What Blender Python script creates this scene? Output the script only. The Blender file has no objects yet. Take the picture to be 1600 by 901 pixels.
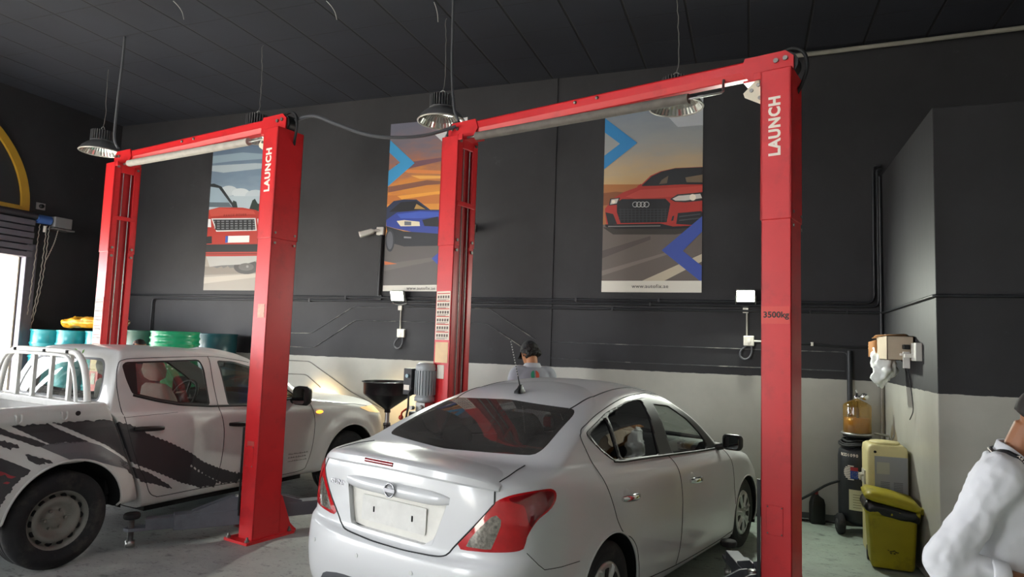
import bpy, math, random
import numpy as np
from mathutils import Matrix, Vector, Euler
from mathutils.bvhtree import BVHTree
PI = math.pi
rad = math.radians
random.seed(7)
rng = np.random.default_rng(7)
S = bpy.context.scene
COL = S.collection

# ---------------------------------------------------------------- camera, sky, exposure
cam_data = bpy.data.cameras.new('camera')
cam_data.sensor_width = 36.0
cam_data.lens = 23.09
cam_data.clip_end = 200
cam = bpy.data.objects.new('camera', cam_data)
COL.objects.link(cam)
_yaw, _pit, _rol = 0.34815336, 0.08321141, 0.03325184
_f = Vector((-math.sin(_yaw), math.cos(_yaw), 0)); _r = Vector((math.cos(_yaw), math.sin(_yaw), 0)); _u = Vector((0, 0, 1))
_f2 = _f*math.cos(_pit)+_u*math.sin(_pit); _u2 = _u*math.cos(_pit)-_f*math.sin(_pit)
_r3 = _r*math.cos(_rol)+_u2*math.sin(_rol); _u3 = _u2*math.cos(_rol)-_r*math.sin(_rol)
cam.matrix_world = Matrix(((_r3.x, _u3.x, -_f2.x, 0), (_r3.y, _u3.y, -_f2.y, 0), (_r3.z, _u3.z, -_f2.z, 1.75), (0, 0, 0, 1)))
S.camera = cam
S.view_settings.view_transform = 'Standard'
S.view_settings.look = 'None'
S.view_settings.gamma = 1
S.view_settings.use_curve_mapping = False
S.view_settings.exposure = 0.52
W = bpy.data.worlds.new('sky'); S.world = W
W.use_nodes = True
_bg = W.node_tree.nodes['Background']
_bg.inputs['Color'].default_value = (0.93, 0.96, 1.0, 1)
_bg.inputs['Strength'].default_value = 12.0

def portal(name, loc, rot, sx, sy):
    """daylight comes in through the door openings: sky portals in them (they give off nothing themselves)"""
    l = bpy.data.lights.new(name, 'AREA'); l.shape = 'RECTANGLE'; l.size = sx; l.size_y = sy
    l.cycles.is_portal = True
    o = bpy.data.objects.new(name, l); COL.objects.link(o); o.location = loc; o.rotation_euler = rot
    return o
DOOR_L = (2.85, 6.42, 2.80)                     # roller door in the left wall: y0, y1, top
OPENING_L2 = (-2.2, 1.7, 2.80)                     # unseen second opening, added along this wall for more daylight
FRONT = [(-9.4, -6.8, 4.4)]   # openings in the front wall behind the camera: x0, x1, top
FRONT_Y = -5.0
portal('daylight_left', (-9.95, (DOOR_L[0]+DOOR_L[1])/2, DOOR_L[2]/2), (PI/2, 0, -PI/2), DOOR_L[1]-DOOR_L[0], DOOR_L[2])
portal('daylight_left', (-9.95, (OPENING_L2[0]+OPENING_L2[1])/2, OPENING_L2[2]/2), (PI/2, 0, -PI/2), OPENING_L2[1]-OPENING_L2[0], OPENING_L2[2])
for _x0, _x1, _t in FRONT:
    portal('daylight_front', ((_x0+_x1)/2, FRONT_Y-0.08, _t/2), (PI/2, 0, 0), _x1-_x0, _t)

_sun = bpy.data.lights.new('sun', 'SUN'); _sun.energy = 14.0; _sun.angle = rad(1.5); _sun.color = (1.0, 0.95, 0.86)
_so = bpy.data.objects.new('sun', _sun); COL.objects.link(_so); _so.rotation_euler = Vector((-0.62, -0.20, 0.78)).to_track_quat('Z', 'Y').to_euler()

# ---------------------------------------------------------------- helpers
class MB:
    """collects faces into one mesh"""
    def __init__(s): s.v = []; s.f = []; s.m = []; s.s = []; s.g = []; s.k = 0; s.d = 0
    def _in(s):
        if s.d == 0: s.k += 1
        s.d += 1
    def add(s, V, F, mi=0, smooth=False, M=None):
        if s.d == 0: s.k += 1
        o = len(s.v)
        if M is not None: V = [tuple(M @ Vector(p)) for p in V]
        s.v += [tuple(float(c) for c in p) for p in V]
        for f in F: s.f.append(tuple(i+o for i in f)); s.m.append(mi); s.s.append(smooth); s.g.append(s.k)
        return s
    def box(s, x0, x1, y0, y1, z0, z1, mi=0, M=None):
        V = [(x0,y0,z0),(x1,y0,z0),(x1,y1,z0),(x0,y1,z0),(x0,y0,z1),(x1,y0,z1),(x1,y1,z1),(x0,y1,z1)]
        return s.add(V, [(3,2,1,0),(4,5,6,7),(0,1,5,4),(1,2,6,5),(2,3,7,6),(3,0,4,7)], mi, False, M)
    def prism(s, poly, z0, z1, mi=0, M=None, smooth=False):
        """polygon in xy extruded along z"""
        s._in(); n = len(poly)
        a = sum(poly[i][0]*poly[(i+1)%n][1]-poly[(i+1)%n][0]*poly[i][1] for i in range(n))
        if a < 0: poly = poly[::-1]
        V = [(p[0],p[1],z0) for p in poly]+[(p[0],p[1],z1) for p in poly]
        s.add(V, [tuple(range(n-1,-1,-1)), tuple(range(n,2*n))], mi, False, M)
        s.add(V, [(i,(i+1)%n,n+(i+1)%n,n+i) for i in range(n)], mi, smooth, M); s.d -= 1
        return s
    def loft(s, rings, mi=0, smooth=True, closed=True, cap=(True, True), M=None):
        """rings: list of equally long point lists"""
        s._in(); n = len(rings[0]); V = [p for r in rings for p in r]; F = []
        k = n if closed else n-1
        for i in range(len(rings)-1):
            for j in range(k): F.append((i*n+j, i*n+(j+1)%n, (i+1)*n+(j+1)%n, (i+1)*n+j))
        s.add(V, F, mi, smooth, M)
        if closed and cap[0]: s.add(rings[0], [tuple(range(n-1,-1,-1))], mi, False, M)
        if closed and cap[1]: s.add(rings[-1], [tuple(range(n))], mi, False, M)
        s.d -= 1
        return s
    def lathe(s, prof, n=24, mi=0, M=None, smooth=True, close=False):
        """profile of (r, z) turned about z"""
        rings = [[(r*math.cos(2*PI*j/n), r*math.sin(2*PI*j/n), z) for j in range(n)] for r, z in prof]
        return s.loft(rings, mi, smooth, True, (prof[0][0] > 1e-6 and close, prof[-1][0] > 1e-6 and close), M)
    def cyl(s, p0, p1, r, n=16, mi=0, r1=None, smooth=True, cap=True):
        return s.tube([p0, p1], [r, r if r1 is None else r1], n, mi, smooth, cap)
    def tube(s, pts, r, n=8, mi=0, smooth=True, cap=True, M=None, closed=False):
        P = [Vector(p) for p in pts]; k = len(P)
        R = list(r) if isinstance(r, (list, tuple)) else [r]*k
        rings = []; up = None
        for i in range(k):
            if closed: t = P[(i+1) % k]-P[(i-1) % k]
            else: t = (P[min(i+1, k-1)]-P[max(i-1, 0)])
            if t.length < 1e-9: t = Vector((0, 0, 1))
            t.normalize()
            if up is None: up = Vector((0, 0, 1)) if abs(t.z) < 0.9 else Vector((1, 0, 0))
            a = t.cross(up)
            if a.length < 1e-6: a = t.cross(Vector((0.3, 1, 0.2)))
            a.normalize(); b = a.cross(t).normalized(); up = b
            rings.append([tuple(P[i]+(a*math.cos(2*PI*j/n)+b*math.sin(2*PI*j/n))*R[i]) for j in range(n)])
        if closed: rings.append(rings[0])
        return s.loft([r_[::-1] for r_ in rings], mi, smooth, True, (cap and not closed, cap and not closed), M)
    def sphere(s, c, r, n=16, m=10, mi=0, sc=(1, 1, 1), M=None):
        prof = [(max(r*math.sin(PI*i/m), 1e-7), -r*math.cos(PI*i/m)) for i in range(m+1)]
        T = Matrix.Translation(c) @ Matrix.Diagonal((*sc, 1))
        return s.lathe(prof, n, mi, T if M is None else M @ T)
    def build_each(s, name, mats, parent=None, **kw):
        """one object for each solid that was added"""
        out = []
        for k in dict.fromkeys(s.g):
            idx = [i for i, g in enumerate(s.g) if g == k]; used = sorted({v for i in idx for v in s.f[i]}); at = {v: j for j, v in enumerate(used)}
            c = MB(); c.v = [s.v[v] for v in used]; c.f = [tuple(at[v] for v in s.f[i]) for i in idx]; c.m = [s.m[i] for i in idx]; c.s = [s.s[i] for i in idx]
            out.append(c.build(name, mats, parent, **kw))
        return out
    def build(s, name, mats, parent=None, bevel=0, seg=2, solid=0, **kw):
        me = bpy.data.meshes.new(name)
        me.from_pydata(s.v, [], s.f)
        for m in (mats if isinstance(mats, (list, tuple)) else [mats]): me.materials.append(m)
        if s.f:
            me.polygons.foreach_set('material_index', s.m)
            me.polygons.foreach_set('use_smooth', s.s)
        me.update()
        o = bpy.data.objects.new(name, me); COL.objects.link(o)
        if parent is not None: o.parent = parent
        if bevel:
            b = o.modifiers.new('edge', 'BEVEL'); b.width = bevel; b.segments = seg; b.limit_method = 'ANGLE'; b.angle_limit = rad(40)
        if solid:
            b = o.modifiers.new('thick', 'SOLIDIFY'); b.thickness = solid; b.offset = -1
        for k, v in kw.items(): o[k] = v
        return o

def thing(name, label, cat, loc=(0, 0, 0), rz=0, group=None):
    o = bpy.data.objects.new(name, None); COL.objects.link(o)
    o.empty_display_size = 0.1
    o.location = loc; o.rotation_euler = (0, 0, rz)
    return tag(o, label, cat, group)
def tag(o, label, cat, group=None):
    o['label'] = label; o['category'] = cat
    if group: o['group'] = group
    return o
def struct(o): o['kind'] = 'structure'; return o
def copy_tree(o, parent=None):
    c = o.copy(); COL.objects.link(c)
    if parent is not None: c.parent = parent
    for ch in list(o.children): copy_tree(ch, c)
    return c
def smooth_line(pts, n=8, closed=False):
    """Catmull-Rom through the points"""
    P = [np.array(p, float) for p in pts]; k = len(P); out = []
    for i in range(k if closed else k-1):
        if closed: a, b, c, d = P[(i-1) % k], P[i], P[(i+1) % k], P[(i+2) % k]
        else: a, b, c, d = P[max(i-1, 0)], P[i], P[i+1], P[min(i+2, k-1)]
        for j in range(n):
            t = j/n
            out.append(0.5*((2*b)+(c-a)*t+(2*a-5*b+4*c-d)*t*t+(3*b-a-3*c+d)*t**3))
    if not closed: out.append(P[-1])
    return [tuple(p) for p in out]
def rrect(x0, x1, y0, y1, r, n=4):
    out = []
    for cx, cy, a in ((x1-r, y1-r, 0), (x0+r, y1-r, 90), (x0+r, y0+r, 180), (x1-r, y0+r, 270)):
        for k in range(n+1):
            t = rad(a+90*k/n); out.append((cx+r*math.cos(t), cy+r*math.sin(t)))
    return out
def lettering(text, size, m, M, parent=None, bold=0.0, ext=0.0008, name='lettering', xscale=1.0, align='CENTER', space=1.0):
    c = bpy.data.curves.new(name, 'FONT'); c.body = text; c.size = size; c.align_x = align; c.align_y = 'CENTER'
    c.offset = bold; c.extrude = ext; c.resolution_u = 3; c.space_character = space
    t = bpy.data.objects.new(name, c); COL.objects.link(t)
    bpy.context.view_layer.update()
    me = bpy.data.meshes.new_from_object(t.evaluated_get(bpy.context.evaluated_depsgraph_get()))
    bpy.data.objects.remove(t); bpy.data.curves.remove(c)
    me.transform(M @ Matrix.Diagonal((xscale, 1, 1, 1)))
    me.materials.clear(); me.materials.append(m); me.name = name
    o = bpy.data.objects.new(name, me); COL.objects.link(o)
    if parent is not None: o.parent = parent
    return o
def frame_M(o, x, y):
    """matrix with origin o and axes x, y (z = x cross y)"""
    x = Vector(x).normalized(); y = Vector(y); y = (y-x*y.dot(x)).normalized(); z = x.cross(y)
    return Matrix(((x.x, y.x, z.x, o[0]), (x.y, y.y, z.y, o[1]), (x.z, y.z, z.z, o[2]), (0, 0, 0, 1)))

# ---------------------------------------------------------------- materials
def srgb(h):
    if isinstance(h, str): h = [int(h[i:i+2], 16) for i in (0, 2, 4)]
    return tuple(((c/255)/12.92 if c/255 <= 0.04045 else ((c/255+0.055)/1.055)**2.4) for c in h)+(1,)
MATS = {}
def mat(name, col, rough=0.5, metal=0.0, spec=0.5, coat=0.0, var=0.0, scale=6.0, bump=0.0, bscale=40.0, emit=0.0, dirt=None, dirt_amt=0.4, dirt_scale=3.0, sheen=0.0):
    """Principled material with procedural mottling, dirt patches and bump in object space"""
    if name in MATS: return MATS[name]
    m = bpy.data.materials.new(name); m.use_nodes = True; MATS[name] = m
    nt = m.node_tree; b = nt.nodes['Principled BSDF']
    c = srgb(col) if not (isinstance(col, tuple) and len(col) == 4) else col
    b.inputs['Base Color'].default_value = c; m.diffuse_color = c
    b.inputs['Roughness'].default_value = rough; b.inputs['Metallic'].default_value = metal
    b.inputs['Specular IOR Level'].default_value = spec
    if coat: b.inputs['Coat Weight'].default_value = coat; b.inputs['Coat Roughness'].default_value = 0.03
    if sheen: b.inputs['Sheen Weight'].default_value = sheen
    if emit: b.inputs['Emission Color'].default_value = c; b.inputs['Emission Strength'].default_value = emit
    tc = nt.nodes.new('ShaderNodeTexCoord') if (var or bump or dirt) else None
    out = None
    if var:
        n = nt.nodes.new('ShaderNodeTexNoise'); n.inputs['Scale'].default_value = scale; n.inputs['Detail'].default_value = 5
        nt.links.new(tc.outputs['Object'], n.inputs['Vector'])
        mr = nt.nodes.new('ShaderNodeMapRange'); mr.inputs['From Min'].default_value = 0.3; mr.inputs['From Max'].default_value = 0.7
        mr.inputs['To Min'].default_value = 1-var; mr.inputs['To Max'].default_value = 1+var
        nt.links.new(n.outputs['Fac'], mr.inputs['Value'])
        mx = nt.nodes.new('ShaderNodeVectorMath'); mx.operation = 'SCALE'; mx.inputs[0].default_value = c[:3]
        nt.links.new(mr.outputs['Result'], mx.inputs['Scale']); out = mx.outputs['Vector']
    if dirt:
        n = nt.nodes.new('ShaderNodeTexNoise'); n.inputs['Scale'].default_value = dirt_scale; n.inputs['Detail'].default_value = 8; n.inputs['Roughness'].default_value = 0.65
        nt.links.new(tc.outputs['Object'], n.inputs['Vector'])
        mr = nt.nodes.new('ShaderNodeMapRange'); mr.inputs['From Min'].default_value = 0.52; mr.inputs['From Max'].default_value = 0.7
        mr.inputs['To Max'].default_value = dirt_amt
        nt.links.new(n.outputs['Fac'], mr.inputs['Value'])
        mx = nt.nodes.new('ShaderNodeMix'); mx.data_type = 'RGBA'
        mx.inputs['A'].default_value = c; mx.inputs['B'].default_value = srgb(dirt)
        if out: nt.links.new(out, mx.inputs['A'])
        nt.links.new(mr.outputs['Result'], mx.inputs['Factor']); out = mx.outputs['Result']
    if out: nt.links.new(out, b.inputs['Base Color'])
    if bump:
        n = nt.nodes.new('ShaderNodeTexNoise'); n.inputs['Scale'].default_value = bscale; n.inputs['Detail'].default_value = 4
        nt.links.new(tc.outputs['Object'], n.inputs['Vector'])
        bp = nt.nodes.new('ShaderNodeBump'); bp.inputs['Strength'].default_value = bump; bp.inputs['Distance'].default_value = 0.01
        nt.links.new(n.outputs['Fac'], bp.inputs['Height']); nt.links.new(bp.outputs['Normal'], b.inputs['Normal'])
    return m
def glass(name, tint, amount=0.12, rough=0.02, dust=0.0, dust_col='8a8580'):
    """pane: tinted see-through with a mirror-like sheen that follows Fresnel"""
    if name in MATS: return MATS[name]
    m = bpy.data.materials.new(name); m.use_nodes = True; MATS[name] = m
    nt = m.node_tree; nt.nodes.clear()
    o = nt.nodes.new('ShaderNodeOutputMaterial'); mx = nt.nodes.new('ShaderNodeMixShader')
    t = nt.nodes.new('ShaderNodeBsdfTransparent'); g = nt.nodes.new('ShaderNodeBsdfGlossy'); fr = nt.nodes.new('ShaderNodeFresnel')
    t.inputs['Color'].default_value = (*tint, 1); g.inputs['Roughness'].default_value = rough
    ge = nt.nodes.new('ShaderNodeNewGeometry'); io = nt.nodes.new('ShaderNodeMapRange'); io.inputs['To Min'].default_value = 1.5; io.inputs['To Max'].default_value = 1/1.5
    nt.links.new(ge.outputs['Backfacing'], io.inputs['Value']); nt.links.new(io.outputs['Result'], fr.inputs['IOR'])
    mr = nt.nodes.new('ShaderNodeMapRange'); mr.inputs['To Min'].default_value = amount-0.04; mr.inputs['To Max'].default_value = 0.9
    nt.links.new(fr.outputs['Fac'], mr.inputs['Value'])
    nt.links.new(mr.outputs['Result'], mx.inputs['Fac']); nt.links.new(t.outputs[0], mx.inputs[1]); nt.links.new(g.outputs[0], mx.inputs[2])
    out = mx.outputs[0]
    if dust:
        df = nt.nodes.new('ShaderNodeBsdfDiffuse'); df.inputs['Color'].default_value = srgb(dust_col); m2 = nt.nodes.new('ShaderNodeMixShader')
        tc = nt.nodes.new('ShaderNodeTexCoord'); n = nt.nodes.new('ShaderNodeTexNoise'); n.inputs['Scale'].default_value = 5; n.inputs['Detail'].default_value = 6; nt.links.new(tc.outputs['Object'], n.inputs['Vector'])
        r = nt.nodes.new('ShaderNodeMapRange'); r.inputs['From Min'].default_value = 0.3; r.inputs['From Max'].default_value = 0.7; r.inputs['To Min'].default_value = dust*0.6; r.inputs['To Max'].default_value = dust*1.4
        nt.links.new(n.outputs['Fac'], r.inputs['Value']); nt.links.new(r.outputs[0], m2.inputs['Fac']); nt.links.new(out, m2.inputs[1]); nt.links.new(df.outputs[0], m2.inputs[2]); out = m2.outputs[0]
    nt.links.new(out, o.inputs['Surface'])
    return m

RED = mat('red_lift_paint', 'd02127', 0.38, 0, 0.5, var=0.06, scale=3, dirt='5a1416', dirt_amt=0.25, dirt_scale=5)
RED_SHADE = mat('red_shaded', 'a5161c', 0.5, 0, 0.4, var=0.12, scale=12)  # darker copy of the lift red, for shade inside the posts
WHITE_LET = mat('white_lettering', 'f0e6da', 0.5)
BLACK = mat('black_plastic', '161718', 0.45, var=0.1)
DARK = mat('dark_void', '0b0b0c', 0.9)
RUBBER = mat('black_rubber', '29292b', 0.8, 0, 0.3, var=0.2, scale=10, dirt='5a5650', dirt_amt=0.5, dirt_scale=6)  # some dirt; lighter black and extra grey also paint in haze
STEEL = mat('bare_steel', 'a9a9a6', 0.35, 0.9, var=0.1)
CHROME = mat('chrome', 'e6e6e6', 0.08, 1.0)
GREYM = mat('grey_enamel', '54565c', 0.5, 0, 0.4, var=0.08, dirt='2a2a2c', dirt_amt=0.5)
CABLE = mat('black_cable', '1c1d1f', 0.6)
CABLE_G = mat('grey_cable', '55565a', 0.6)
PVC_W = mat('white_pvc', 'e6e2d6', 0.45, var=0.04)
CONDUIT = mat('black_painted_conduit', '202226', 0.42, 0, 0.5, var=0.25, scale=8)
PAPER = mat('paper', 'efe6d8', 0.7, var=0.05)
# ---------------------------------------------------------------- the room
def paint_wall(name, split=1.48, top='2a2a2d', low='b4b3aa'):
    """two-tone painted render: black above, grey dado below, with scuffs and roller marks"""
    m = bpy.data.materials.new(name); m.use_nodes = True; nt = m.node_tree; b = nt.nodes['Principled BSDF']
    N = nt.nodes.new; L = nt.links.new
    g = N('ShaderNodeNewGeometry'); sx = N('ShaderNodeSeparateXYZ'); L(g.outputs['Position'], sx.inputs[0])
    n = N('ShaderNodeTexNoise'); n.inputs['Scale'].default_value = 1.7; n.inputs['Detail'].default_value = 9; n.inputs['Roughness'].default_value = 0.62
    L(g.outputs['Position'], n.inputs['Vector'])
    n2 = N('ShaderNodeTexNoise'); n2.inputs['Scale'].default_value = 9; n2.inputs['Detail'].default_value = 6
    mp = N('ShaderNodeMapping'); mp.inputs['Scale'].default_value = (1, 1, 0.25); L(g.outputs['Position'], mp.inputs['Vector']); L(mp.outputs[0], n2.inputs['Vector'])
    e = N('ShaderNodeMath'); e.operation = 'MULTIPLY_ADD'; e.inputs[1].default_value = 0.02; L(n2.outputs['Fac'], e.inputs[0]); L(sx.outputs['Z'], e.inputs[2])
    st = N('ShaderNodeMath'); st.operation = 'GREATER_THAN'; st.inputs[1].default_value = split+0.01; L(e.outputs[0], st.inputs[0])
    def tone(c, v):
        r = N('ShaderNodeMapRange'); r.inputs['From Min'].default_value = 0.3; r.inputs['From Max'].default_value = 0.72
        r.inputs['To Min'].default_value = 1-v; r.inputs['To Max'].default_value = 1+v; L(n.outputs['Fac'], r.inputs['Value'])
        s = N('ShaderNodeVectorMath'); s.operation = 'SCALE'; s.inputs[0].default_value = srgb(c)[:3]; L(r.outputs[0], s.inputs['Scale']); return s.outputs[0]
    mx = N('ShaderNodeMix'); mx.data_type = 'RGBA'; L(st.outputs[0], mx.inputs['Factor']); L(tone(low, 0.10), mx.inputs['A']); L(tone(top, 0.22), mx.inputs['B'])
    # pale scuffs in the paint
    n3 = N('ShaderNodeTexNoise'); n3.inputs['Scale'].default_value = 3.3; n3.inputs['Detail'].default_value = 12; n3.inputs['Roughness'].default_value = 0.8; L(g.outputs['Position'], n3.inputs['Vector'])
    r3 = N('ShaderNodeMapRange'); r3.inputs['From Min'].default_value = 0.62; r3.inputs['From Max'].default_value = 0.8; r3.inputs['To Max'].default_value = 0.35; L(n3.outputs['Fac'], r3.inputs['Value'])
    m2 = N('ShaderNodeMix'); m2.data_type = 'RGBA'; m2.inputs['B'].default_value = srgb('77787a'); L(r3.outputs[0], m2.inputs['Factor']); L(mx.outputs['Result'], m2.inputs['A'])
    L(m2.outputs['Result'], b.inputs['Base Color'])
    rr = N('ShaderNodeMix'); rr.inputs['A'].default_value = 0.32; rr.inputs['B'].default_value = 0.62; L(st.outputs[0], rr.inputs['Factor']); L(rr.outputs['Result'], b.inputs['Roughness'])
    bp = N('ShaderNodeBump'); bp.inputs['Strength'].default_value = 0.25; bp.inputs['Distance'].default_value = 0.01; L(n2.outputs['Fac'], bp.inputs['Height']); L(bp.outputs[0], b.inputs['Normal'])
    return m
M_WALL = paint_wall('painted_wall')
def ceil_mat():
    m = bpy.data.materials.new('black_ceiling_tiles'); m.use_nodes = True; nt = m.node_tree; b = nt.nodes['Principled BSDF']
    N = nt.nodes.new; L = nt.links.new
    g = N('ShaderNodeNewGeometry'); sx = N('ShaderNodeSeparateXYZ'); L(g.outputs['Position'], sx.inputs[0])
    def line(sock, off, step, half):
        a = N('ShaderNodeMath'); a.operation = 'SUBTRACT'; a.inputs[1].default_value = off-step/2; L(sock, a.inputs[0])
        w = N('ShaderNodeMath'); w.operation = 'PINGPONG'; w.inputs[1].default_value = step/2; 
        a.inputs[1].default_value = off; L(a.outputs[0], w.inputs[0])
        r = N('ShaderNodeMapRange'); r.inputs['From Min'].default_value = half*0.5; r.inputs['From Max'].default_value = half*1.3; r.inputs['To Min'].default_value = 1; r.inputs['To Max'].default_value = 0
        L(w.outputs[0], r.inputs['Value']); return r.outputs[0]
    lx = line(sx.outputs['X'], -7.11, 0.5915, 0.012); ly = line(sx.outputs['Y'], 5.345, 0.605, 0.007)
    h = N('ShaderNodeMath'); h.operation = 'MULTIPLY'; h.inputs[1].default_value = 0.55; L(ly, h.inputs[0])
    mxm = N('ShaderNodeMath'); mxm.operation = 'MAXIMUM'; L(lx, mxm.inputs[0]); L(h.outputs[0], mxm.inputs[1])
    n = N('ShaderNodeTexNoise'); n.inputs['Scale'].default_value = 1.2; n.inputs['Detail'].default_value = 7; L(g.outputs['Position'], n.inputs['Vector'])
    r = N('ShaderNodeMapRange'); r.inputs['From Min'].default_value = 0.3; r.inputs['From Max'].default_value = 0.7; r.inputs['To Min'].default_value = 0.85; r.inputs['To Max'].default_value = 1.15; L(n.outputs['Fac'], r.inputs['Value'])
    s = N('ShaderNodeVectorMath'); s.operation = 'SCALE'; s.inputs[0].default_value = srgb('1e212b')[:3]; L(r.outputs[0], s.inputs['Scale'])
    mx = N('ShaderNodeMix'); mx.data_type = 'RGBA'; mx.inputs['B'].default_value = srgb('050506'); L(s.outputs[0], mx.inputs['A']); L(mxm.outputs[0], mx.inputs['Factor'])
    L(mx.outputs['Result'], b.inputs['Base Color']); b.inputs['Roughness'].default_value = 0.85
    iv = N('ShaderNodeMath'); iv.operation = 'SUBTRACT'; iv.inputs[0].default_value = 1; L(mxm.outputs[0], iv.inputs[1])
    bp = N('ShaderNodeBump'); bp.inputs['Strength'].default_value = 0.6; bp.inputs['Distance'].default_value = 0.008; L(iv.outputs[0], bp.inputs['Height']); L(bp.outputs[0], b.inputs['Normal'])
    return m
def floor_mat():
    m = bpy.data.materials.new('oily_concrete_floor'); m.use_nodes = True; nt = m.node_tree; b = nt.nodes['Principled BSDF']
    N = nt.nodes.new; L = nt.links.new
    g = N('ShaderNodeNewGeometry')
    def noise(sc, det, ro, sca=(1, 1, 1)):
        mp = N('ShaderNodeMapping'); mp.inputs['Scale'].default_value = sca; L(g.outputs['Position'], mp.inputs['Vector'])
        n = N('ShaderNodeTexNoise'); n.inputs['Scale'].default_value = sc; n.inputs['Detail'].default_value = det; n.inputs['Roughness'].default_value = ro; L(mp.outputs[0], n.inputs['Vector']); return n.outputs['Fac']
    def rng_(sock, a, c, lo, hi):
        r = N('ShaderNodeMapRange'); r.inputs['From Min'].default_value = a; r.inputs['From Max'].default_value = c; r.inputs['To Min'].default_value = lo; r.inputs['To Max'].default_value = hi; L(sock, r.inputs['Value']); return r.outputs[0]
    def mix(fac, a, c):
        x = N('ShaderNodeMix'); x.data_type = 'RGBA'
        L(fac, x.inputs['Factor'])
        for k, v in (('A', a), ('B', c)):
            if isinstance(v, str): x.inputs[k].default_value = srgb(v)
            else: L(v, x.inputs[k])
        return x.outputs['Result']
    sx = N('ShaderNodeSeparateXYZ'); L(g.outputs['Position'], sx.inputs[0])
    # plain grey on the pickup's bay, green-grey on the right
    e = N('ShaderNodeMath'); e.operation = 'MULTIPLY_ADD'; e.inputs[1].default_value = 0.8; L(noise(1.1, 4, 0.5), e.inputs[0]); L(sx.outputs['X'], e.inputs[2])
    base = mix(rng_(e.outputs[0], -1.6, -0.9, 0, 1), 'a1a19d', 'a2b2a5')
    c = mix(rng_(noise(2.2, 8, 0.6), 0.35, 0.7, 0, 0.6), base, '868884')
    c = mix(rng_(noise(5.5, 10, 0.7, (1, 1.6, 1)), 0.56, 0.68, 0, 0.8), c, '3c3b3a')
    c = mix(rng_(noise(1.0, 5, 0.55), 0.55, 0.7, 0, 0.55), c, '4a4b4b')
    c = mix(rng_(noise(17, 8, 0.7, (1, 3, 1)), 0.585, 0.64, 0, 0.85), c, '333230')
    c = mix(rng_(noise(3.0, 10, 0.75, (2, 1, 1)), 0.66, 0.78, 0, 0.6), c, 'b4b4ae')
    L(c, b.inputs['Base Color'])
    L(rng_(noise(3, 6, 0.6), 0.3, 0.7, 0.35, 0.75), b.inputs['Roughness'])
    bp = N('ShaderNodeBump'); bp.inputs['Strength'].default_value = 0.3; bp.inputs['Distance'].default_value = 0.01; L(noise(12, 8, 0.7), bp.inputs['Height']); L(bp.outputs[0], b.inputs['Normal'])
    return m
M_PALE = mat('pale_wall_paint', 'cfcdc6', 0.7, var=0.05, scale=2)  # unseen walls kept pale so they bounce fill light
XL, XR, YB, CZ = -9.87, 4.6, 7.85, 5.15
YF = FRONT_Y
M_CEIL = ceil_mat(); M_FLOOR = floor_mat()
struct(MB().box(XL-0.3, XR+0.3, YF-0.3, YB+0.3, -0.2, 0).build('floor', M_FLOOR))
struct(MB().box(XL-0.3, XR+0.3, YF-0.3, YB+0.3, CZ, CZ+0.2).build('ceiling', M_CEIL))
struct(MB().box(XL-0.3, XR+0.3, YB, YB+0.3, 0, CZ).build('wall_back', M_WALL))
struct(MB().box(XR, XR+0.3, YF, YB, 0, CZ).build('wall_far_right', M_PALE))
# the boxed-out block in the right corner: its side faces the lift bay
struct(MB().box(1.33, XR, 5.76, YB, 0, 3.68).build('wall_right', M_WALL, bevel=0.006))
# left wall with the roller-door opening and the arched window
y0, y1, zt = DOOR_L
u0, u1, ut = OPENING_L2
b = MB(); b.box(XL-0.3, XL, YF, u0, 0, CZ); b.box(XL-0.3, XL, u1, y0, 0, CZ); b.box(XL-0.3, XL, u0, u1, ut, CZ); b.box(XL-0.3, XL, y1, YB, 0, CZ); b.box(XL-0.3, XL, y0, y1, zt, CZ)
struct(b.build('wall_left', M_WALL))
b = MB(); xs = [XL]+[v for x0, x1, t in FRONT for v in (x0, x1)]+[XR]
for i in range(0, len(xs), 2): b.box(xs[i], xs[i+1], YF-0.3, YF, 0, CZ)
for x0, x1, t in FRONT: b.box(x0, x1, YF-0.3, YF, t, CZ)
struct(b.build('wall_front', M_PALE))
struct(MB().box(-60, 60, -60, 60, -0.35, -0.22).build('ground', mat('pale_yard', 'cfc8bb', 0.9, var=0.08)))
# shallow pilaster on the back wall
struct(MB().box(-2.50, -2.31, YB-0.014, YB+0.01, 0, CZ-0.001).build('trim_1', M_WALL))
struct(MB().box(XL, 1.33, YB-0.02, YB, 0.0, 0.06).build('baseboard_back', mat('dark_skirting', '4b4d4c', 0.5, var=0.1)))
# arched window above the roller door: gold frame with bars over dark glass
M_GOLD = mat('gold_frame', 'b98f2c', 0.4, 0.1, var=0.06)
wc_y, wr = 4.63, 1.82; wz = 3.47
win = struct(MB().box(XL, XL+0.012, wc_y-wr, wc_y+wr, wz, wz+0.02).build('window_1', M_GOLD))
arc = [(wc_y+wr*math.cos(t), wz+wr*0.85*math.sin(t)) for t in np.linspace(0, PI, 49)]
b = MB(); arc_in = [(wc_y+(wr-0.11)*math.cos(t), wz+(wr-0.11)*0.85*math.sin(t)) for t in np.linspace(0, PI, 49)]
Mx = Matrix(((0, 0, 1, XL), (1, 0, 0, 0), (0, 1, 0, 0), (0, 0, 0, 1)))
for i in range(48): b.prism([arc[i], arc[i+1], arc_in[i+1], arc_in[i]], 0.0, 0.05, M=Mx)
b.prism([(wc_y-wr, wz-0.09), (wc_y+wr, wz-0.09), (wc_y+wr, wz+0.005), (wc_y-wr, wz+0.005)], 0, 0.05, M=Mx)
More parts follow.
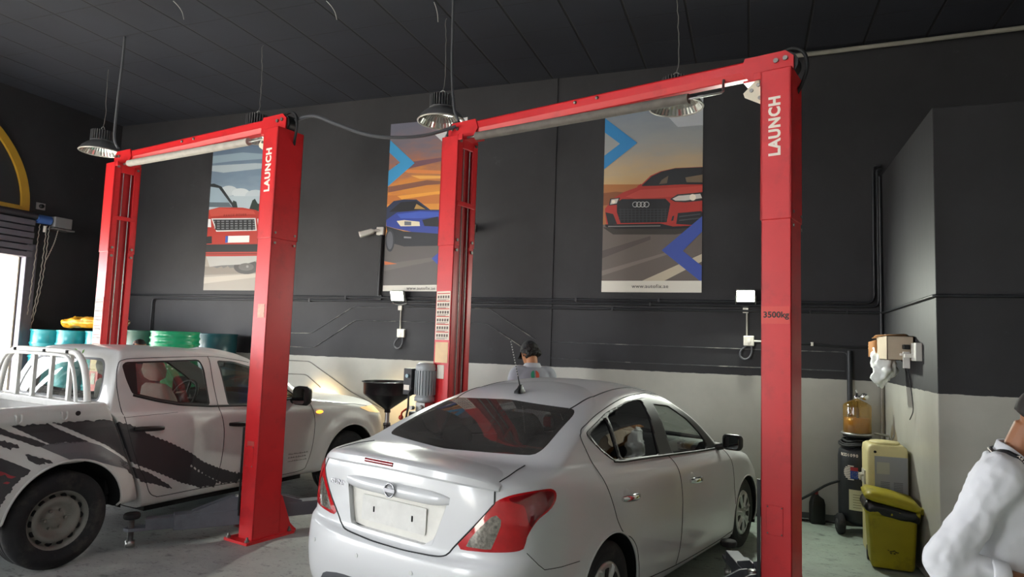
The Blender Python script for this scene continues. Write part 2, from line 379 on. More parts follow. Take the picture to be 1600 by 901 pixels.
for a in (45, 90, 135):
    d = Vector((math.cos(rad(a)), math.sin(rad(a))*0.85)); n_ = Vector((-d.y, d.x)).normalized()*0.035
    p = Vector((wc_y, wz)); q = p+d*(wr-0.05)
    b.prism([tuple(p-n_), tuple(q-n_), tuple(q+n_), tuple(p+n_)], 0, 0.045, M=Mx)
half = [(wc_y+wr*0.5*math.cos(t), wz+wr*0.5*0.85*math.sin(t)) for t in np.linspace(0, PI, 33)]
half_in = [(wc_y+(wr*0.5-0.07)*math.cos(t), wz+(wr*0.5-0.07)*0.85*math.sin(t)) for t in np.linspace(0, PI, 33)]
for i in range(32): b.prism([half[i], half[i+1], half_in[i+1], half_in[i]], 0, 0.045, M=Mx)
b.build('window_frame', M_GOLD, win)
MB().prism(arc_in, 0.004, 0.01, M=Mx).build('window_pane', mat('dark_window_pane', '26272b', 0.5), win)
# roller door: rolled-up curtain, bottom slats, guide rail and jamb
M_SHUT = mat('shutter_steel', '6a6670', 0.5, 0.4, var=0.08)
door = struct(MB().box(XL, XL+0.02, y0-0.2, y1+0.12, 3.30, 3.36).build('door_1', M_SHUT))
b = MB(); zc, prof = 3.30, []
for k in range(6):
    b.prism([(XL+0.02, zc), (XL+0.16-0.02*(k % 2), zc-0.012), (XL+0.16-0.02*(k % 2), zc-0.083), (XL+0.02, zc-0.09)], -(y1+0.06), -(y0-0.1), M=Matrix(((1, 0, 0, 0), (0, 0, -1, 0), (0, 1, 0, 0), (0, 0, 0, 1))))
    zc -= 0.092
b.build('shutter_slat', M_SHUT, door)
b = MB(); b.cyl((XL+0.10, y0-0.1, 3.36), (XL+0.10, y1+0.1, 3.36), 0.055, 14); b.build('roller_tube', mat('roller_dark', '3a383e', 0.5, 0.3), door)
b = MB(); b.box(XL, XL+0.10, y1+0.02, y1+0.17, 0, 2.95); b.box(XL+0.02, XL+0.12, y1+0.0, y1+0.03, 0, 2.95); b.build('guide_rail', M_SHUT, door, bevel=0.006)
struct(MB().box(XL-0.45, XL, y1-0.02, y1, -0.2, zt).build('trim_2', mat('pale_jamb', 'b9b0a0', 0.8, var=0.15, scale=3)))

# strip lamps on the ceiling over the near bays (behind the viewpoint; their reflections show on the cars)
TUBE_ON = mat('lit_tube', 'f4f8ff', 0.3, emit=30.0)
for i, (x, y) in enumerate([(-4.6, 1.6), (-2.2, 1.6), (-4.6, -0.6), (-2.2, -0.6), (-4.6, -2.8), (-2.2, -2.8)]):
    t = thing('strip_lamp', 'lit strip lamp on the ceiling over the near bays', 'lamp', (x, y, CZ-0.066), rad(17), 'strip lamps over the near bays')
    MB().box(-0.62, 0.62, -0.07, 0.07, 0.0, 0.06).build('lamp_housing', mat('strip_housing', 'd5d5d2', 0.5), t, bevel=0.006)
    b = MB(); b.cyl((-0.60, -0.035, -0.02), (0.60, -0.035, -0.02), 0.016, 10); b.cyl((-0.60, 0.035, -0.02), (0.60, 0.035, -0.02), 0.016, 10); b.build_each('tube', TUBE_ON, t)
# ---------------------------------------------------------------- two-post lifts
ARM_GREY = mat('arm_grey', '6a6c74', 0.5, 0, 0.4, var=0.08, dirt='37373a', dirt_amt=0.5)
M_FOAM_D = mat('grey_foam_sleeve', '6b6660', 0.85, var=0.15, scale=14)
M_FOAM_L = mat('pale_foam_sleeve', 'a9a49b', 0.8, var=0.12, scale=14)
M_STICKER = mat('instruction_sheet', 'eadfce', 0.6, var=0.06, scale=9)
M_INK = mat('sheet_ink', '6a5a54', 0.7); M_INKR = mat('sheet_red_bar', 'c8574e', 0.7)
M_MOTOR = mat('motor_grey', 'a9adaf', 0.45, 0.1, var=0.05)
M_BOLT = mat('dull_bolt', '8d8a84', 0.4, 0.8)
CW, CD = 0.185, 0.275          # column: width along the beam, depth along the bay
def lift(name, label, p_left, p_right, sheets_on, foam, arms, motor):
    """p_left / p_right: the two outer rear corners. Local x runs from the left post to the right one, y into the bay."""
    a = Vector((p_left[0], p_left[1], 0)); c = Vector((p_right[0], p_right[1], 0)); d = c-a; Lw = d.length
    mid = (a+c)/2; rz = math.atan2(d.y, d.x)
    root = thing(name, label, 'car lift', mid, rz, None)
    H = Lw/2
    for sgn in (-1, 1):
        def X(u): return sgn*(H-u)           # u: distance inwards from the post's outer face
        def bx(b, u0, u1, y0, y1, z0, z1, mi=0): b.box(min(X(u0), X(u1)), max(X(u0), X(u1)), y0, y1, z0, z1, mi)
        t = 0.014; lip = 0.065
        b = MB()
        bx(b, 0, t, 0, CD, 0.02, 2.62); bx(b, 0, CW, 0, t, 0.02, 2.62); bx(b, 0, CW, CD-t, CD, 0.02, 2.62)
        bx(b, CW-t, CW, 0, lip, 0.02, 2.62); bx(b, CW-t, CW, CD-lip, CD, 0.02, 2.62)
        post = b.build('post', RED, root, bevel=0.006)
        # extension sleeve, a little larger, with its head plate
        e = 0.006; b = MB()
        bx(b, -e, t, -e, CD+e, 2.60, 3.60); bx(b, -e, CW+e, -e, t, 2.60, 3.60); bx(b, -e, CW+e, CD-t, CD+e, 2.60, 3.60)
        bx(b, CW-t, CW+e, -e, lip, 2.60, 3.60); bx(b, CW-t, CW+e, CD-lip, CD+e, 2.60, 3.60); bx(b, CW-t, CW+e, lip, CD-lip, 3.49, 3.60)
        ext = b.build('post_extension', RED, root, bevel=0.006)
        b = MB()
        for z in (2.56, 2.65):
            for y in (0.032, CD-0.032):
                if sgn < 0: b.cyl((X(CW+0.014), y, z), (X(CW), y, z), 0.014, 10)
                else: b.cyl((X(-0.006), y, z), (X(-0.012), y, z), 0.011, 10)
        for y in (0.03, CD-0.03): b.cyl((X(CW+0.018), y, 3.55), (X(CW), y, 3.55), 0.014, 10)
        b.build_each('bolt', M_BOLT, ext)
        b = MB(); bx(b, CW, CW+0.012, 0.02, CD-0.02, 2.96, 3.005); b.build('cross_strap', RED, ext, bevel=0.003)
        b = MB(); bx(b, CW-0.03, CW-0.02, lip-0.03, CD-lip+0.03, 0.1, 3.5); b.build('channel_shade', RED_SHADE, post)  # sheet whose darker red paints the shade inside the open channel
        b = MB()
        for y in (0.098, 0.182): b.cyl((X(CW-0.008), y, 0.6), (X(CW-0.008), y, 3.58), 0.0055, 8)
        b.build_each('lifting_cable', STEEL, post)
        # base plate, gussets, anchor bolts
        pl = [(X(-0.03), -0.075), (X(CW+0.09), -0.075), (X(CW+0.09), CD+0.14), (X(CW), CD+0.21), (X(0.03), CD+0.21), (X(-0.03), CD+0.14)]
        b = MB(); b.prism(pl, 0.0, 0.022)
        bp = b.build('base_plate', RED, post, bevel=0.003)
        b = MB()
        for u in (0.004, CW-0.018):
            x = X(u+0.007)
            b.prism([(CD, 0.02), (CD+0.19, 0.02), (CD+0.12, 0.09), (CD+0.02, 0.34), (CD, 0.36)], x-0.006, x+0.006, M=Matrix(((0, 0, 1, 0), (1, 0, 0, 0), (0, 1, 0, 0), (0, 0, 0, 1))))
        b.build_each('gusset', RED, bp, bevel=0.002)
        for u, y in ((0.0, -0.05), (CW+0.06, -0.05), (CW+0.06, CD+0.11), (0.0, CD+0.11)):
            b = MB(); b.lathe([(0.0, 0.062), (0.009, 0.06), (0.011, 0.038), (0.02, 0.038), (0.02, 0.022), (0.0, 0.022)], 6, M=Matrix.Translation((X(u), y, 0)), smooth=False)
            b.build('anchor_bolt', M_BOLT, bp)
        # inspection cover low on the rear face
        b = MB(); bx(b, 0.05, 0.15, -0.004, 0.002, 0.62, 0.80); ic = b.build('inspection_cover', RED, post, bevel=0.002)
        b = MB()
        for u in (0.058, 0.142):
            for z in (0.63, 0.79): b.sphere((X(u), -0.005, z), 0.005, 8, 6)
        b.build_each('screw', M_BOLT, ic)
        if sgn > 0:
            Mx = frame_M((X(CW/2+0.004), -0.0065, 3.215), (0, 0, 1), (-1, 0, 0))
            lettering('LAUNCH', 0.098, WHITE_LET, Mx, ext, bold=0.0042, xscale=0.93, space=1.12)
            if name_has_capacity[0]:
                Mx = frame_M((X(CW/2), -0.0008, 1.985), (1, 0, 0), (0, 0, 1))
                b = MB(); bx(b, 0.008, CW-0.002, -0.0015, 0.001, 1.93, 2.04); b.build('capacity_sticker', mat('red_sticker', 'd8382f', 0.35), post)
                Mx = frame_M((X(CW/2), -0.0022, 1.985), (1, 0, 0), (0, 0, 1))
                lettering('3500kg', 0.054, mat('dark_lettering', '2b2320', 0.6), Mx, post, bold=0.0012)
            else:
                b = MB(); bx(b, 0.03, 0.12, -0.002, 0.001, 1.90, 2.02); b.build('warning_sticker', mat('worn_sticker', 'd9a08c', 0.6, var=0.2, scale=40), post)
                b = MB(); bx(b, 0.05, 0.14, -0.002, 0.001, 0.72, 0.84); b.build('faded_sticker', mat('faded_red_sticker', 'b9453f', 0.6), post)
        if sgn < 0 and sheets_on:
            z0, z1, small = sheets_on
            b = MB(); bx(b, 0.012, CW-0.012, -0.003, 0.001, z0, z1, 0)
            n = 6; hz = (z1-z0-0.02)/n
            for k in range(n):
                zz = z1-0.012-k*hz
                bx(b, 0.02, CW-0.02, -0.0036, 0, zz-0.012, zz-0.003, 2)
                for q in range(5):
                    u = 0.024+q*0.029
                    bx(b, u, u+0.02, -0.0036, 0, zz-0.05, zz-0.026, 1)
                for r in range(2): bx(b, 0.024, CW-0.03-0.03*r, -0.0034, 0, zz-0.062-0.008*r, zz-0.058-0.008*r, 1)
            b.build('instruction_sheets', [M_STICKER, M_INK, M_INKR], post)
            b = MB(); bx(b, 0.02, CW-0.02, -0.003, 0.001, z0-0.20, z0-0.02); b.build('notice_sheet', mat('cream_sheet', 'e8c79a', 0.6, var=0.1), post)
            b = MB(); bx(b, 0.05, CW-0.055, -0.003, 0.001, z0-0.34, z0-0.22); b.build('serial_plate', PAPER, post)
        # beam bracket, pulley cover
        b = MB()
        bx(b, -0.004, CW+0.05, -0.004, 0.012, 3.55, 3.60); 
        tri = [(X(-0.0), 3.58), (X(CW+0.10), 3.58), (X(CW+0.16), 3.66), (X(CW+0.13), 3.745), (X(0.05), 3.745), (X(-0.0), 3.70)]
        Mv = Matrix(((1, 0, 0, 0), (0, 0, -1, 0), (0, 1, 0, 0), (0, 0, 0, 1)))
        b.prism(tri, -0.085, -0.073, M=Mv); b.prism(tri, -0.205, -0.193, M=Mv)
        bx(b, 0.01, CW+0.14, 0.073, 0.205, 3.575, 3.59)
        br = b.build('beam_bracket', RED, root, bevel=0.003)
        b = MB()
        for u, z in ((0.05, 3.69), (0.11, 3.685)): b.cyl((X(u), 0.073, z), (X(u), 0.060, z), 0.016, 12)
        b.build_each('bracket_bolt', M_BOLT, br)
        b = MB(); b.cyl((X(0.06), 0.09, 3.66), (X(0.06), 0.19, 3.66), 0.085, 24); b.cyl((X(0.17), 0.10, 3.66), (X(0.17), 0.18, 3.66), 0.06, 20)
        b.build_each('pulley', BLACK, br)
        b = MB(); pts = [(X(0.10), 0.14, 3.76), (X(0.02), 0.14, 3.775), (X(-0.05), 0.14, 3.73), (X(-0.07), 0.14, 3.63), (X(-0.03), 0.16, 3.52), (X(0.03), 0.2, 3.45)]
        b.tube(smooth_line(pts, 6), 0.012, 8); b.build('hydraulic_hose', CABLE, br)
        if sgn > 0:
            b = MB(); b.prism([(X(CW+0.13), 3.49), (X(CW+0.03), 3.58), (X(CW-0.01), 3.58), (X(CW-0.01), 3.40), (X(CW+0.02), 3.40), (X(CW+0.12), 3.46)], -0.05, -0.042, M=Mv)
            lb = b.build('limit_bracket', mat('lit_bracket', 'd8d2bd', 0.45, 0.1, var=0.08), br, bevel=0.002)  # cream colour holds the light this plate reflects
            b = MB()
            for u, z in ((0.03, 3.53), (0.075, 3.50), (0.02, 3.44)): b.cyl((X(CW+u), 0.042, z), (X(CW+u), 0.034, z), 0.013, 10)
            b.build_each('bracket_bolt', M_BOLT, lb)
        # carriage and two telescopic arms
        b = MB(); zc = 0.14
        bx(b, 0.03, CW-0.02, 0.03, CD-0.03, zc, 0.95)
        bx(b, CW-0.02, CW+0.05, 0.07, CD-0.07, zc-0.06, 0.42); bx(b, CW+0.03, CW+0.10, 0.04, CD-0.04, zc-0.06, zc-0.04); bx(b, CW+0.03, CW+0.10, 0.04, CD-0.04, zc+0.13, zc+0.15)
        car = b.build('carriage', GREYM, root, bevel=0.004)
        b = MB(); b.box(*sorted((X(CW+0.055), X(CW+0.08))), -0.02, 0.01, 0.12, 0.34); b.build('carriage_pad', GREYM, car, bevel=0.004)
        b = MB(); bx(b, CW+0.0, CW+0.02, -0.008, 0.0, 0.2, 0.95); b.build('carriage_guard', BLACK, car)
        for (ang, ln, y0) in arms[0 if sgn < 0 else 1]:
            piv = Vector((X(CW+0.065), y0, zc+0.045)); dv = Vector((math.cos(rad(ang)), math.sin(rad(ang)), 0)); nv = Vector((-dv.y, dv.x, 0))
            Ma = Matrix(((dv.x, nv.x, 0, piv.x), (dv.y, nv.y, 0, piv.y), (0, 0, 1, piv.z), (0, 0, 0, 1)))
            b = MB(); w, hh = 0.062, 0.062
            b.box(-0.03, ln*0.62, -w, w, -hh, hh, 0, Ma)
            am = b.build('lift_arm', ARM_GREY, root, bevel=0.005)
            b = MB()
            for s2 in (-1, 1):
                b.prism([(0.0, hh), (0.0, hh+0.11), (0.06, hh+0.11), (0.36, hh+0.01), (0.36, hh)], s2*w*0.8-0.006, s2*w*0.8+0.006, M=Ma @ Matrix(((1, 0, 0, 0), (0, 0, -1, 0), (0, 1, 0, 0), (0, 0, 0, 1))))
            b.build_each('arm_rib', ARM_GREY, am, bevel=0.002)
            b = MB(); b.lathe([(0, -0.09), (0.032, -0.09), (0.032, 0.17), (0.026, 0.18), (0, 0.18)], 16, M=Matrix.Translation(piv)); b.build('arm_pin', STEEL, am)
            b = MB(); w2, h2 = 0.05, 0.046
            b.box(ln*0.55, ln-0.1, -w2, w2, -h2, h2, 0, Ma)
            b.prism([(ln-0.1, -w2), (ln-0.1, w2), (ln+0.02, w2*0.9), (ln+0.055, 0), (ln+0.02, -w2*0.9)], -h2, -h2+0.025, M=Ma)
            inn = b.build('arm_extension', ARM_GREY, am, bevel=0.004)
            b = MB(); T = Ma @ Matrix.Translation((ln, 0, 0))
            b.lathe([(0, -0.17), (0.035, -0.17), (0.035, -0.12), (0.022, -0.12), (0.022, 0.055), (0, 0.055)], 16, M=T)
            sc = b.build('pad_screw', STEEL, inn)
            b = MB(); b.lathe([(0, 0.05), (0.055, 0.05), (0.062, 0.06), (0.062, 0.082), (0.055, 0.092), (0, 0.092)], 24, M=T)
            b.build('lifting_pad', RUBBER, inn)
        if sgn < 0 and motor:
            # power unit bolted to the outer rear of the left post
            mb = MB(); mx, my = X(-0.035), -0.055
            mb.lathe([(0, 1.555), (0.06, 1.552), (0.085, 1.535), (0.09, 1.50), (0.087, 1.49)], 24, M=Matrix.Translation((mx, my, 0)))
            mb.lathe([(0.082, 1.49), (0.082, 1.26), (0.09, 1.255), (0.09, 1.22), (0.06, 1.21), (0.0, 1.21)], 24, M=Matrix.Translation((mx, my, 0)))
            for k in range(22):
                t = 2*PI*k/22; mb.box(0.08, 0.094, -0.003, 0.003, 1.275, 1.485, 0, Matrix.Translation((mx, my, 0)) @ Matrix.Rotation(t, 4, 'Z'))
            mot = mb.build('power_unit', M_MOTOR, root)
            mb = MB(); mb.box(mx-0.17, mx-0.075, my-0.10, my-0.01, 1.27, 1.50); cb = mb.build('control_box', mat('control_box_black', '232427', 0.5), mot, bevel=0.004)
            mb = MB(); mb.cyl((mx-0.115, my-0.10, 1.435), (mx-0.115, my-0.118, 1.435), 0.017, 16); mb.build('push_button', mat('pale_button', '9db8c0', 0.4), cb)
            mb = MB(); mb.box(mx-0.16, mx-0.095, my-0.1025, my-0.099, 1.31, 1.355); mb.build('box_label', PAPER, cb)
            mb = MB(); mb.box(mx-0.05, mx+0.06, my-0.06, my+0.06, 1.13, 1.21); mb.cyl((mx-0.06, my-0.07, 1.16), (mx-0.06, my-0.11, 1.16), 0.018, 12); mb.cyl((mx+0.03, my-0.05, 1.17), (mx+0.03, my-0.085, 1.17), 0.02, 12)
            mb.build('valve_block', STEEL, mot, bevel=0.004)
            mb = MB(); mb.box(mx-0.10, mx+0.08, my-0.1, my+0.08, 0.72, 1.13); mb.build('oil_tank', BLACK, mot, bevel=0.02)
            mb = MB(); mb.tube(smooth_line([(mx-0.05, my-0.10, 1.33), (mx-0.035, my-0.16, 1.28), (mx-0.03, my-0.17, 1.18), (mx-0.05, my-0.16, 1.05), (mx-0.03, my-0.08, 0.95)], 6), 0.009, 8); mb.build('motor_cable', CABLE, mot)
            mb = MB(); mb.tube(smooth_line([(mx-0.09, my-0.10, 1.16), (mx-0.12, my-0.15, 1.12), (mx-0.10, my-0.17, 1.08)], 6), 0.008, 8); mb.sphere((mx-0.13, my-0.15, 1.075), 0.022, 12, 8)
            mb.build('release_handle', mat('red_knob', 'b23a22', 0.45), mot)
    # cross beam: folded profile, end to end over the brackets
    y0, y1, zb, zt = 0.085, 0.193, 3.615, 3.735
    b = MB(); prof = [(y0+0.02, zb), (y0, zb+0.045), (y0, zt-0.012), (y0+0.012, zt), (y1-0.012, zt), (y1, zt-0.012), (y1, zb+0.045), (y1-0.02, zb)]
    b.loft([[(x, p[0], p[1]) for p in prof] for x in (-H+0.16, H-0.16)], 0, False)
    beam = b.build('cross_beam', RED, root, bevel=0.004)
    b = MB()
    for x in (-0.16, 0.04): b.lathe([(0, 0.0), (0.014, 0.0), (0.014, 0.012), (0, 0.014)], 8, M=frame_M((x, y0, zt-0.035), (1, 0, 0), (0, 0, 1)))
    b.build_each('beam_bolt', M_BOLT, beam)
    xl, xr = -H+CW+0.16, H-CW-(0.42 if motor else 0.20)
    zl, zr = 3.575, 3.535
    b = MB(); b.tube([(xl, 0.06, zl), (xr-0.1, 0.06, zr+0.004)], 0.036, 16)
    fm = b.build('safety_bar', foam, root)
    b = MB(); b.tube([(xl, 0.06, zl), (xl-0.10, 0.06, zl+0.003), (xl-0.105, 0.08, zl+0.01), (xl-0.10, 0.10, zb+0.01)], 0.012, 8)
    b.tube([(xr-0.1, 0.06, zr), (xr+0.135, 0.06, zr), (xr+0.145, 0.065, zr+0.01), (xr+0.14, 0.09, zb+0.02)], 0.009, 8)
    b.build_each('bar_rod', STEEL, fm)
    return root
name_has_capacity = [False]
lift('car_lift', 'red two-post car lift with pale foam bar, around the pickup truck', (-6.747, 5.212), (-3.93, 4.626), (1.50, 2.10, 0), M_FOAM_L,
     ([(-50, 0.9, 0.06), (40, 0.9, 0.2)], [(-120, 0.80, 0.03), (62, 1.05, 0.25)]), False)
name_has_capacity[0] = True
lift('car_lift', 'red two-post car lift marked 3500kg, around the white sedan', (-2.639, 5.287), (0.248, 4.467), (1.76, 2.19, 0), M_FOAM_D,
     ([(-60, 0.7, 0.06), (55, 0.75, 0.2)], [(-125, 0.7, 0.06), (122, 0.8, 0.25)]), True)
# ---------------------------------------------------------------- sheet-metal tools for the two cars
# car frame: x forwards from the rear axle, y to the car's left, z up
def catmull_rows(P, knots, sub):
    """P: list of (n,3) rows; non-uniform Catmull-Rom through them"""
    out, ts = [], []
    for i in range(len(P)-1):
        p1, p2 = P[i], P[i+1]; h = knots[i+1]-knots[i]
        m1 = (P[i+1]-P[i-1])/(knots[i+1]-knots[i-1]) if i > 0 else (p2-p1)/h
        m2 = (P[i+2]-P[i])/(knots[i+2]-knots[i]) if i+2 < len(P) else (p2-p1)/h
        d = (p2-p1)/h                                     # keep every row from overshooting
        lim = 3*np.abs(d)
        m1 = np.where(m1*d > 0, np.sign(m1)*np.minimum(np.abs(m1), lim), 0); m2 = np.where(m2*d > 0, np.sign(m2)*np.minimum(np.abs(m2), lim), 0)
        for k in range(sub[i]):
            t = k/sub[i]
            out.append((2*t**3-3*t*t+1)*p1+(t**3-2*t*t+t)*h*m1+(-2*t**3+3*t*t)*p2+(t**3-t*t)*h*m2); ts.append(i+t)
    out.append(P[-1]); ts.append(len(P)-1)
    return np.array(out), np.array(ts)
class Sheet:
    """a mesh as arrays, with attributes s (way round the car) and t (way up)"""
    def __init__(s, V, F, A): s.V, s.F, s.A = V, F, A
    def split(s, g):
        """cuts along g = 0 and returns the pieces with g > 0 and g < 0"""
        g = np.where(np.abs(g) < 1e-7, 1e-7, g)
        V = list(s.V); A = list(s.A); cache = {}; inn, out = [], []
        def cut(a, b):
            k = (a, b) if a < b else (b, a)
            if k not in cache:
                w = g[k[0]]/(g[k[0]]-g[k[1]]); cache[k] = len(V); V.append(s.V[k[0]]*(1-w)+s.V[k[1]]*w); A.append(s.A[k[0]]*(1-w)+s.A[k[1]]*w)
            return cache[k]
        for f in s.F:
            sg = [g[i] > 0 for i in f]
            if all(sg): inn.append(f); continue
            if not any(sg): out.append(f); continue
            a, b = [], []
            for i in range(len(f)):
                p, q = f[i], f[(i+1) % len(f)]
                (a if g[p] > 0 else b).append(p)
                if (g[p] > 0) != (g[q] > 0): c = cut(p, q); a.append(c); b.append(c)
            if len(a) > 2: inn.append(tuple(a))
            if len(b) > 2: out.append(tuple(b))
        V = np.array(V); A = np.array(A)
        return Sheet(V, inn, A).pack(), Sheet(V, out, A).pack()
    def pack(s):
        used = np.unique(np.array([i for f in s.F for i in f], int)) if s.F else np.array([], int)
        at = -np.ones(len(s.V), int); at[used] = np.arange(len(used))
        return Sheet(s.V[used], [tuple(int(at[i]) for i in f) for f in s.F], s.A[used])
    def weld(s):
        _, first, inv = np.unique(np.round(s.V, 5), axis=0, return_index=True, return_inverse=True); inv = np.ravel(inv); F = []
        for f in s.F:
            g = [int(inv[i]) for i in f]; g = [g[k] for k in range(len(g)) if g[k] != g[k-1]]
            if len(set(g)) > 2 and len(set(g)) == len(g): F.append(tuple(g))
        return Sheet(s.V[first], F, s.A[first])
    def normals(s):
        N = np.zeros_like(s.V)
        for f in s.F:
            n = np.cross(s.V[f[1]]-s.V[f[0]], s.V[f[2]]-s.V[f[0]])
            if len(f) > 3: n = n+np.cross(s.V[f[2]]-s.V[f[0]], s.V[f[3]]-s.V[f[0]])
            for i in f: N[i] += n
        return N/np.maximum(np.linalg.norm(N, axis=1, keepdims=True), 1e-12)
    def moved(s, d): return Sheet(s.V+s.normals()*(d if np.isscalar(d) else d[:, None]), s.F, s.A)
    def islands(s):
        par = list(range(len(s.V)))
        def find(i):
            while par[i] != i: par[i] = par[par[i]]; i = par[i]
            return i
        for f in s.F:
            for j in f[1:]: par[find(f[0])] = find(j)
        gr = {}
        for f in s.F: gr.setdefault(find(f[0]), []).append(f)
        return [Sheet(s.V, F, s.A).pack() for F in gr.values()]
    def object(s, name, m, parent, solid=0.0, smooth=True, auto=None):
        b = MB(); b.add(s.V, s.F, 0, smooth); o = b.build(name, m, parent, solid=solid)
        return o
def sd_poly(P, Q):
    """signed distance of the points P (n,2) to polygon Q, positive inside"""
    Q = np.asarray(Q, float); d = np.full(len(P), 1e9); ins = np.zeros(len(P), bool)
    for i in range(len(Q)):
        a, b = Q[i], Q[(i+1) % len(Q)]; e = b-a; w = P-a
        t = np.clip((w@e)/max(e@e, 1e-12), 0, 1); d = np.minimum(d, np.linalg.norm(w-t[:, None]*e, axis=1))
        c = ((a[1] > P[:, 1]) != (b[1] > P[:, 1])) & (P[:, 0] < (b[0]-a[0])*(P[:, 1]-a[1])/((b[1]-a[1]) if abs(b[1]-a[1]) > 1e-12 else 1e-12)+a[0])
        ins ^= c
    return np.where(ins, d, -d)
def round_poly(Q, r=0.03, n=4):
    """polygon with its corners rounded"""
    Q = [np.array(q[:2], float) for q in Q]; R = [(q[2] if len(q) > 2 else r) for q in (list(x) for x in Q)] if False else [r]*len(Q); out = []
    for i in range(len(Q)):
        a, b, c = Q[i-1], Q[i], Q[(i+1) % len(Q)]
        u = a-b; v = c-b; lu, lv = np.linalg.norm(u), np.linalg.norm(v); k = min(R[i], lu*0.45, lv*0.45)
        p, q = b+u/lu*k, b+v/lv*k
        for j in range(n+1):
            t = j/n; out.append((1-t)**2*p+2*t*(1-t)*b+t*t*q)
    return np.array(out)
def car_loft(rows, n=(26, 80, 26), step=0.03, shape=None, pitch=0.0):
    """each row: xr ar nr zr (rear middle), z0 z1 zb hw (side: height at both ends, bulge, half width), xf af nf zf (front middle)"""
    half = []
    for r in rows:
        a = np.linspace(0, PI/2, n[0]+1); k = 2/r.get('nr', 3.0)
        w = np.sin(a)**k; yr = r['hw']*w; xr = r['xr']+r['ar']*(1-np.cos(a)**k)
        zr = r['zr']+(r['z0']-r['zr'])*w**2
        u = np.linspace(0, 1, n[1]+1)[1:]; x0, x1 = r['xr']+r['ar'], r['xf']-r['af']
        xs = x0+(x1-x0)*u; ys = np.full(len(u), r['hw']); zs = r['z0']+(r['z1']-r['z0'])*u+r.get('zb', 0)*4*u*(1-u)
        a = np.linspace(PI/2, 0, n[2]+1)[1:]; k = 2/r.get('nf', 3.0); w = np.sin(a)**k
        yf = r['hw']*w; xf = r['xf']-r['af']*(1-np.cos(a)**k); zf = r['zf']+(r['z1']-r['zf'])*w**2
        half.append(np.stack([np.r_[xr, xs, xf], -np.r_[yr, ys, yf], np.r_[zr, zs, zf]], 1))
    kn = [0.0]; sub = []
    for i in range(len(half)-1):
        d = np.linalg.norm(half[i+1]-half[i], axis=1); kn.append(kn[-1]+max(np.mean(d), 1e-3)); sub.append(max(1, int(math.ceil(np.max(d)/step*0.8)) if np.max(d) > 0.02 else 1))
        sub[-1] = min(sub[-1], 26)
    G, T = catmull_rows(half, kn, sub)
    m = G.shape[1]; s = np.arange(m)
    L = G[:, 1:-1][:, ::-1]*np.array([1, -1, 1])
    G = np.concatenate([G, L], 1); sA = np.r_[s, -s[1:-1][::-1]]
    if shape is not None: G = shape(G)
    nt, ns = G.shape[:2]
    F = [(i*ns+j, i*ns+(j+1) % ns, (i+1)*ns+(j+1) % ns, (i+1)*ns+j) for i in range(nt-1) for j in range(ns)]
    A = np.stack([np.tile(sA, nt), np.repeat(T, ns)], 1)
    V = G.reshape(-1, 3)
    if pitch: V = pitched(V, pitch)
    return Sheet(V, F, A)
def pitched(V, p):
    V = np.asarray(V, float); c, s = math.cos(p), math.sin(p)
    return np.stack([V[..., 0]*c+V[..., 2]*s, V[..., 1], -V[..., 0]*s+V[..., 2]*c], -1)
class Skin:
    """finds the car's skin along a direction"""
    def __init__(s, sheet): s.t = BVHTree.FromPolygons([tuple(v) for v in sheet.V], sheet.F)
    def side(s, x, z, sg=-1):
        h = s.t.ray_cast(Vector((x, sg*3, z)), Vector((0, -sg, 0))); return (h[0], h[1]) if h[0] is not None else (None, None)
    def rear(s, y, z):
        h = s.t.ray_cast(Vector((-4, y, z)), Vector((1, 0, 0))); return (h[0], h[1]) if h[0] is not None else (None, None)
    def front(s, y, z):
        h = s.t.ray_cast(Vector((8, y, z)), Vector((-1, 0, 0))); return (h[0], h[1]) if h[0] is not None else (None, None)
    def top(s, x, y):
        h = s.t.ray_cast(Vector((x, y, 4)), Vector((0, 0, -1))); return (h[0], h[1]) if h[0] is not None else (None, None)
def seam(skin, pts, how, name, parent, r=0.003, m=None, lift=0.0, sg=-1, sub=6, curve=True):
    """a shut line drawn on the skin"""
    P = []
    q = smooth_line([(a, b, 0) for a, b in pts], sub) if curve else [tuple(np.array(pts[i])*(1-t)+np.array(pts[i+1])*t) for i in range(len(pts)-1) for t in np.linspace(0, 1, 8)]
    for p in q:
        h = skin.side(p[0], p[1], sg) if how == 'side' else getattr(skin, how)(p[0], p[1])
        if h[0] is not None: P.append(tuple(h[0]+h[1]*lift))
    if len(P) < 2: return None
    b = MB(); b.tube(P, r, 6); return b.build(name, m or SEAM, parent)
SEAM = mat('shut_line', '2a2b2c', 0.8)
def patch(skin, poly, how, name, m, parent, th=0.004, sg=-1, n=1):
    """flat badge, plate or sticker wrapped on the skin, poly in the two coordinates of that view"""
    V = []; poly = [tuple(p) for p in poly]
    for p in poly:
        h = skin.side(p[0], p[1], sg) if how == 'side' else getattr(skin, how)(p[0], p[1])
        if h[0] is None: return None
        V.append(h)
    k = len(V); b = MB()
    top = [tuple(a+nn*th) for a, nn in V]; bot = [tuple(a-nn*0.003) for a, nn in V]
    b.add(top+bot, [tuple(range(k))]+[(i, k+i, k+(i+1) % k, (i+1) % k) for i in range(k)])
    o = b.build(name, m, parent); me = o.data
    return o
def sweep_ring(pts, r, name, m, parent, n=8):
    b = MB(); b.tube(pts, r, n); return b.build(name, m, parent)
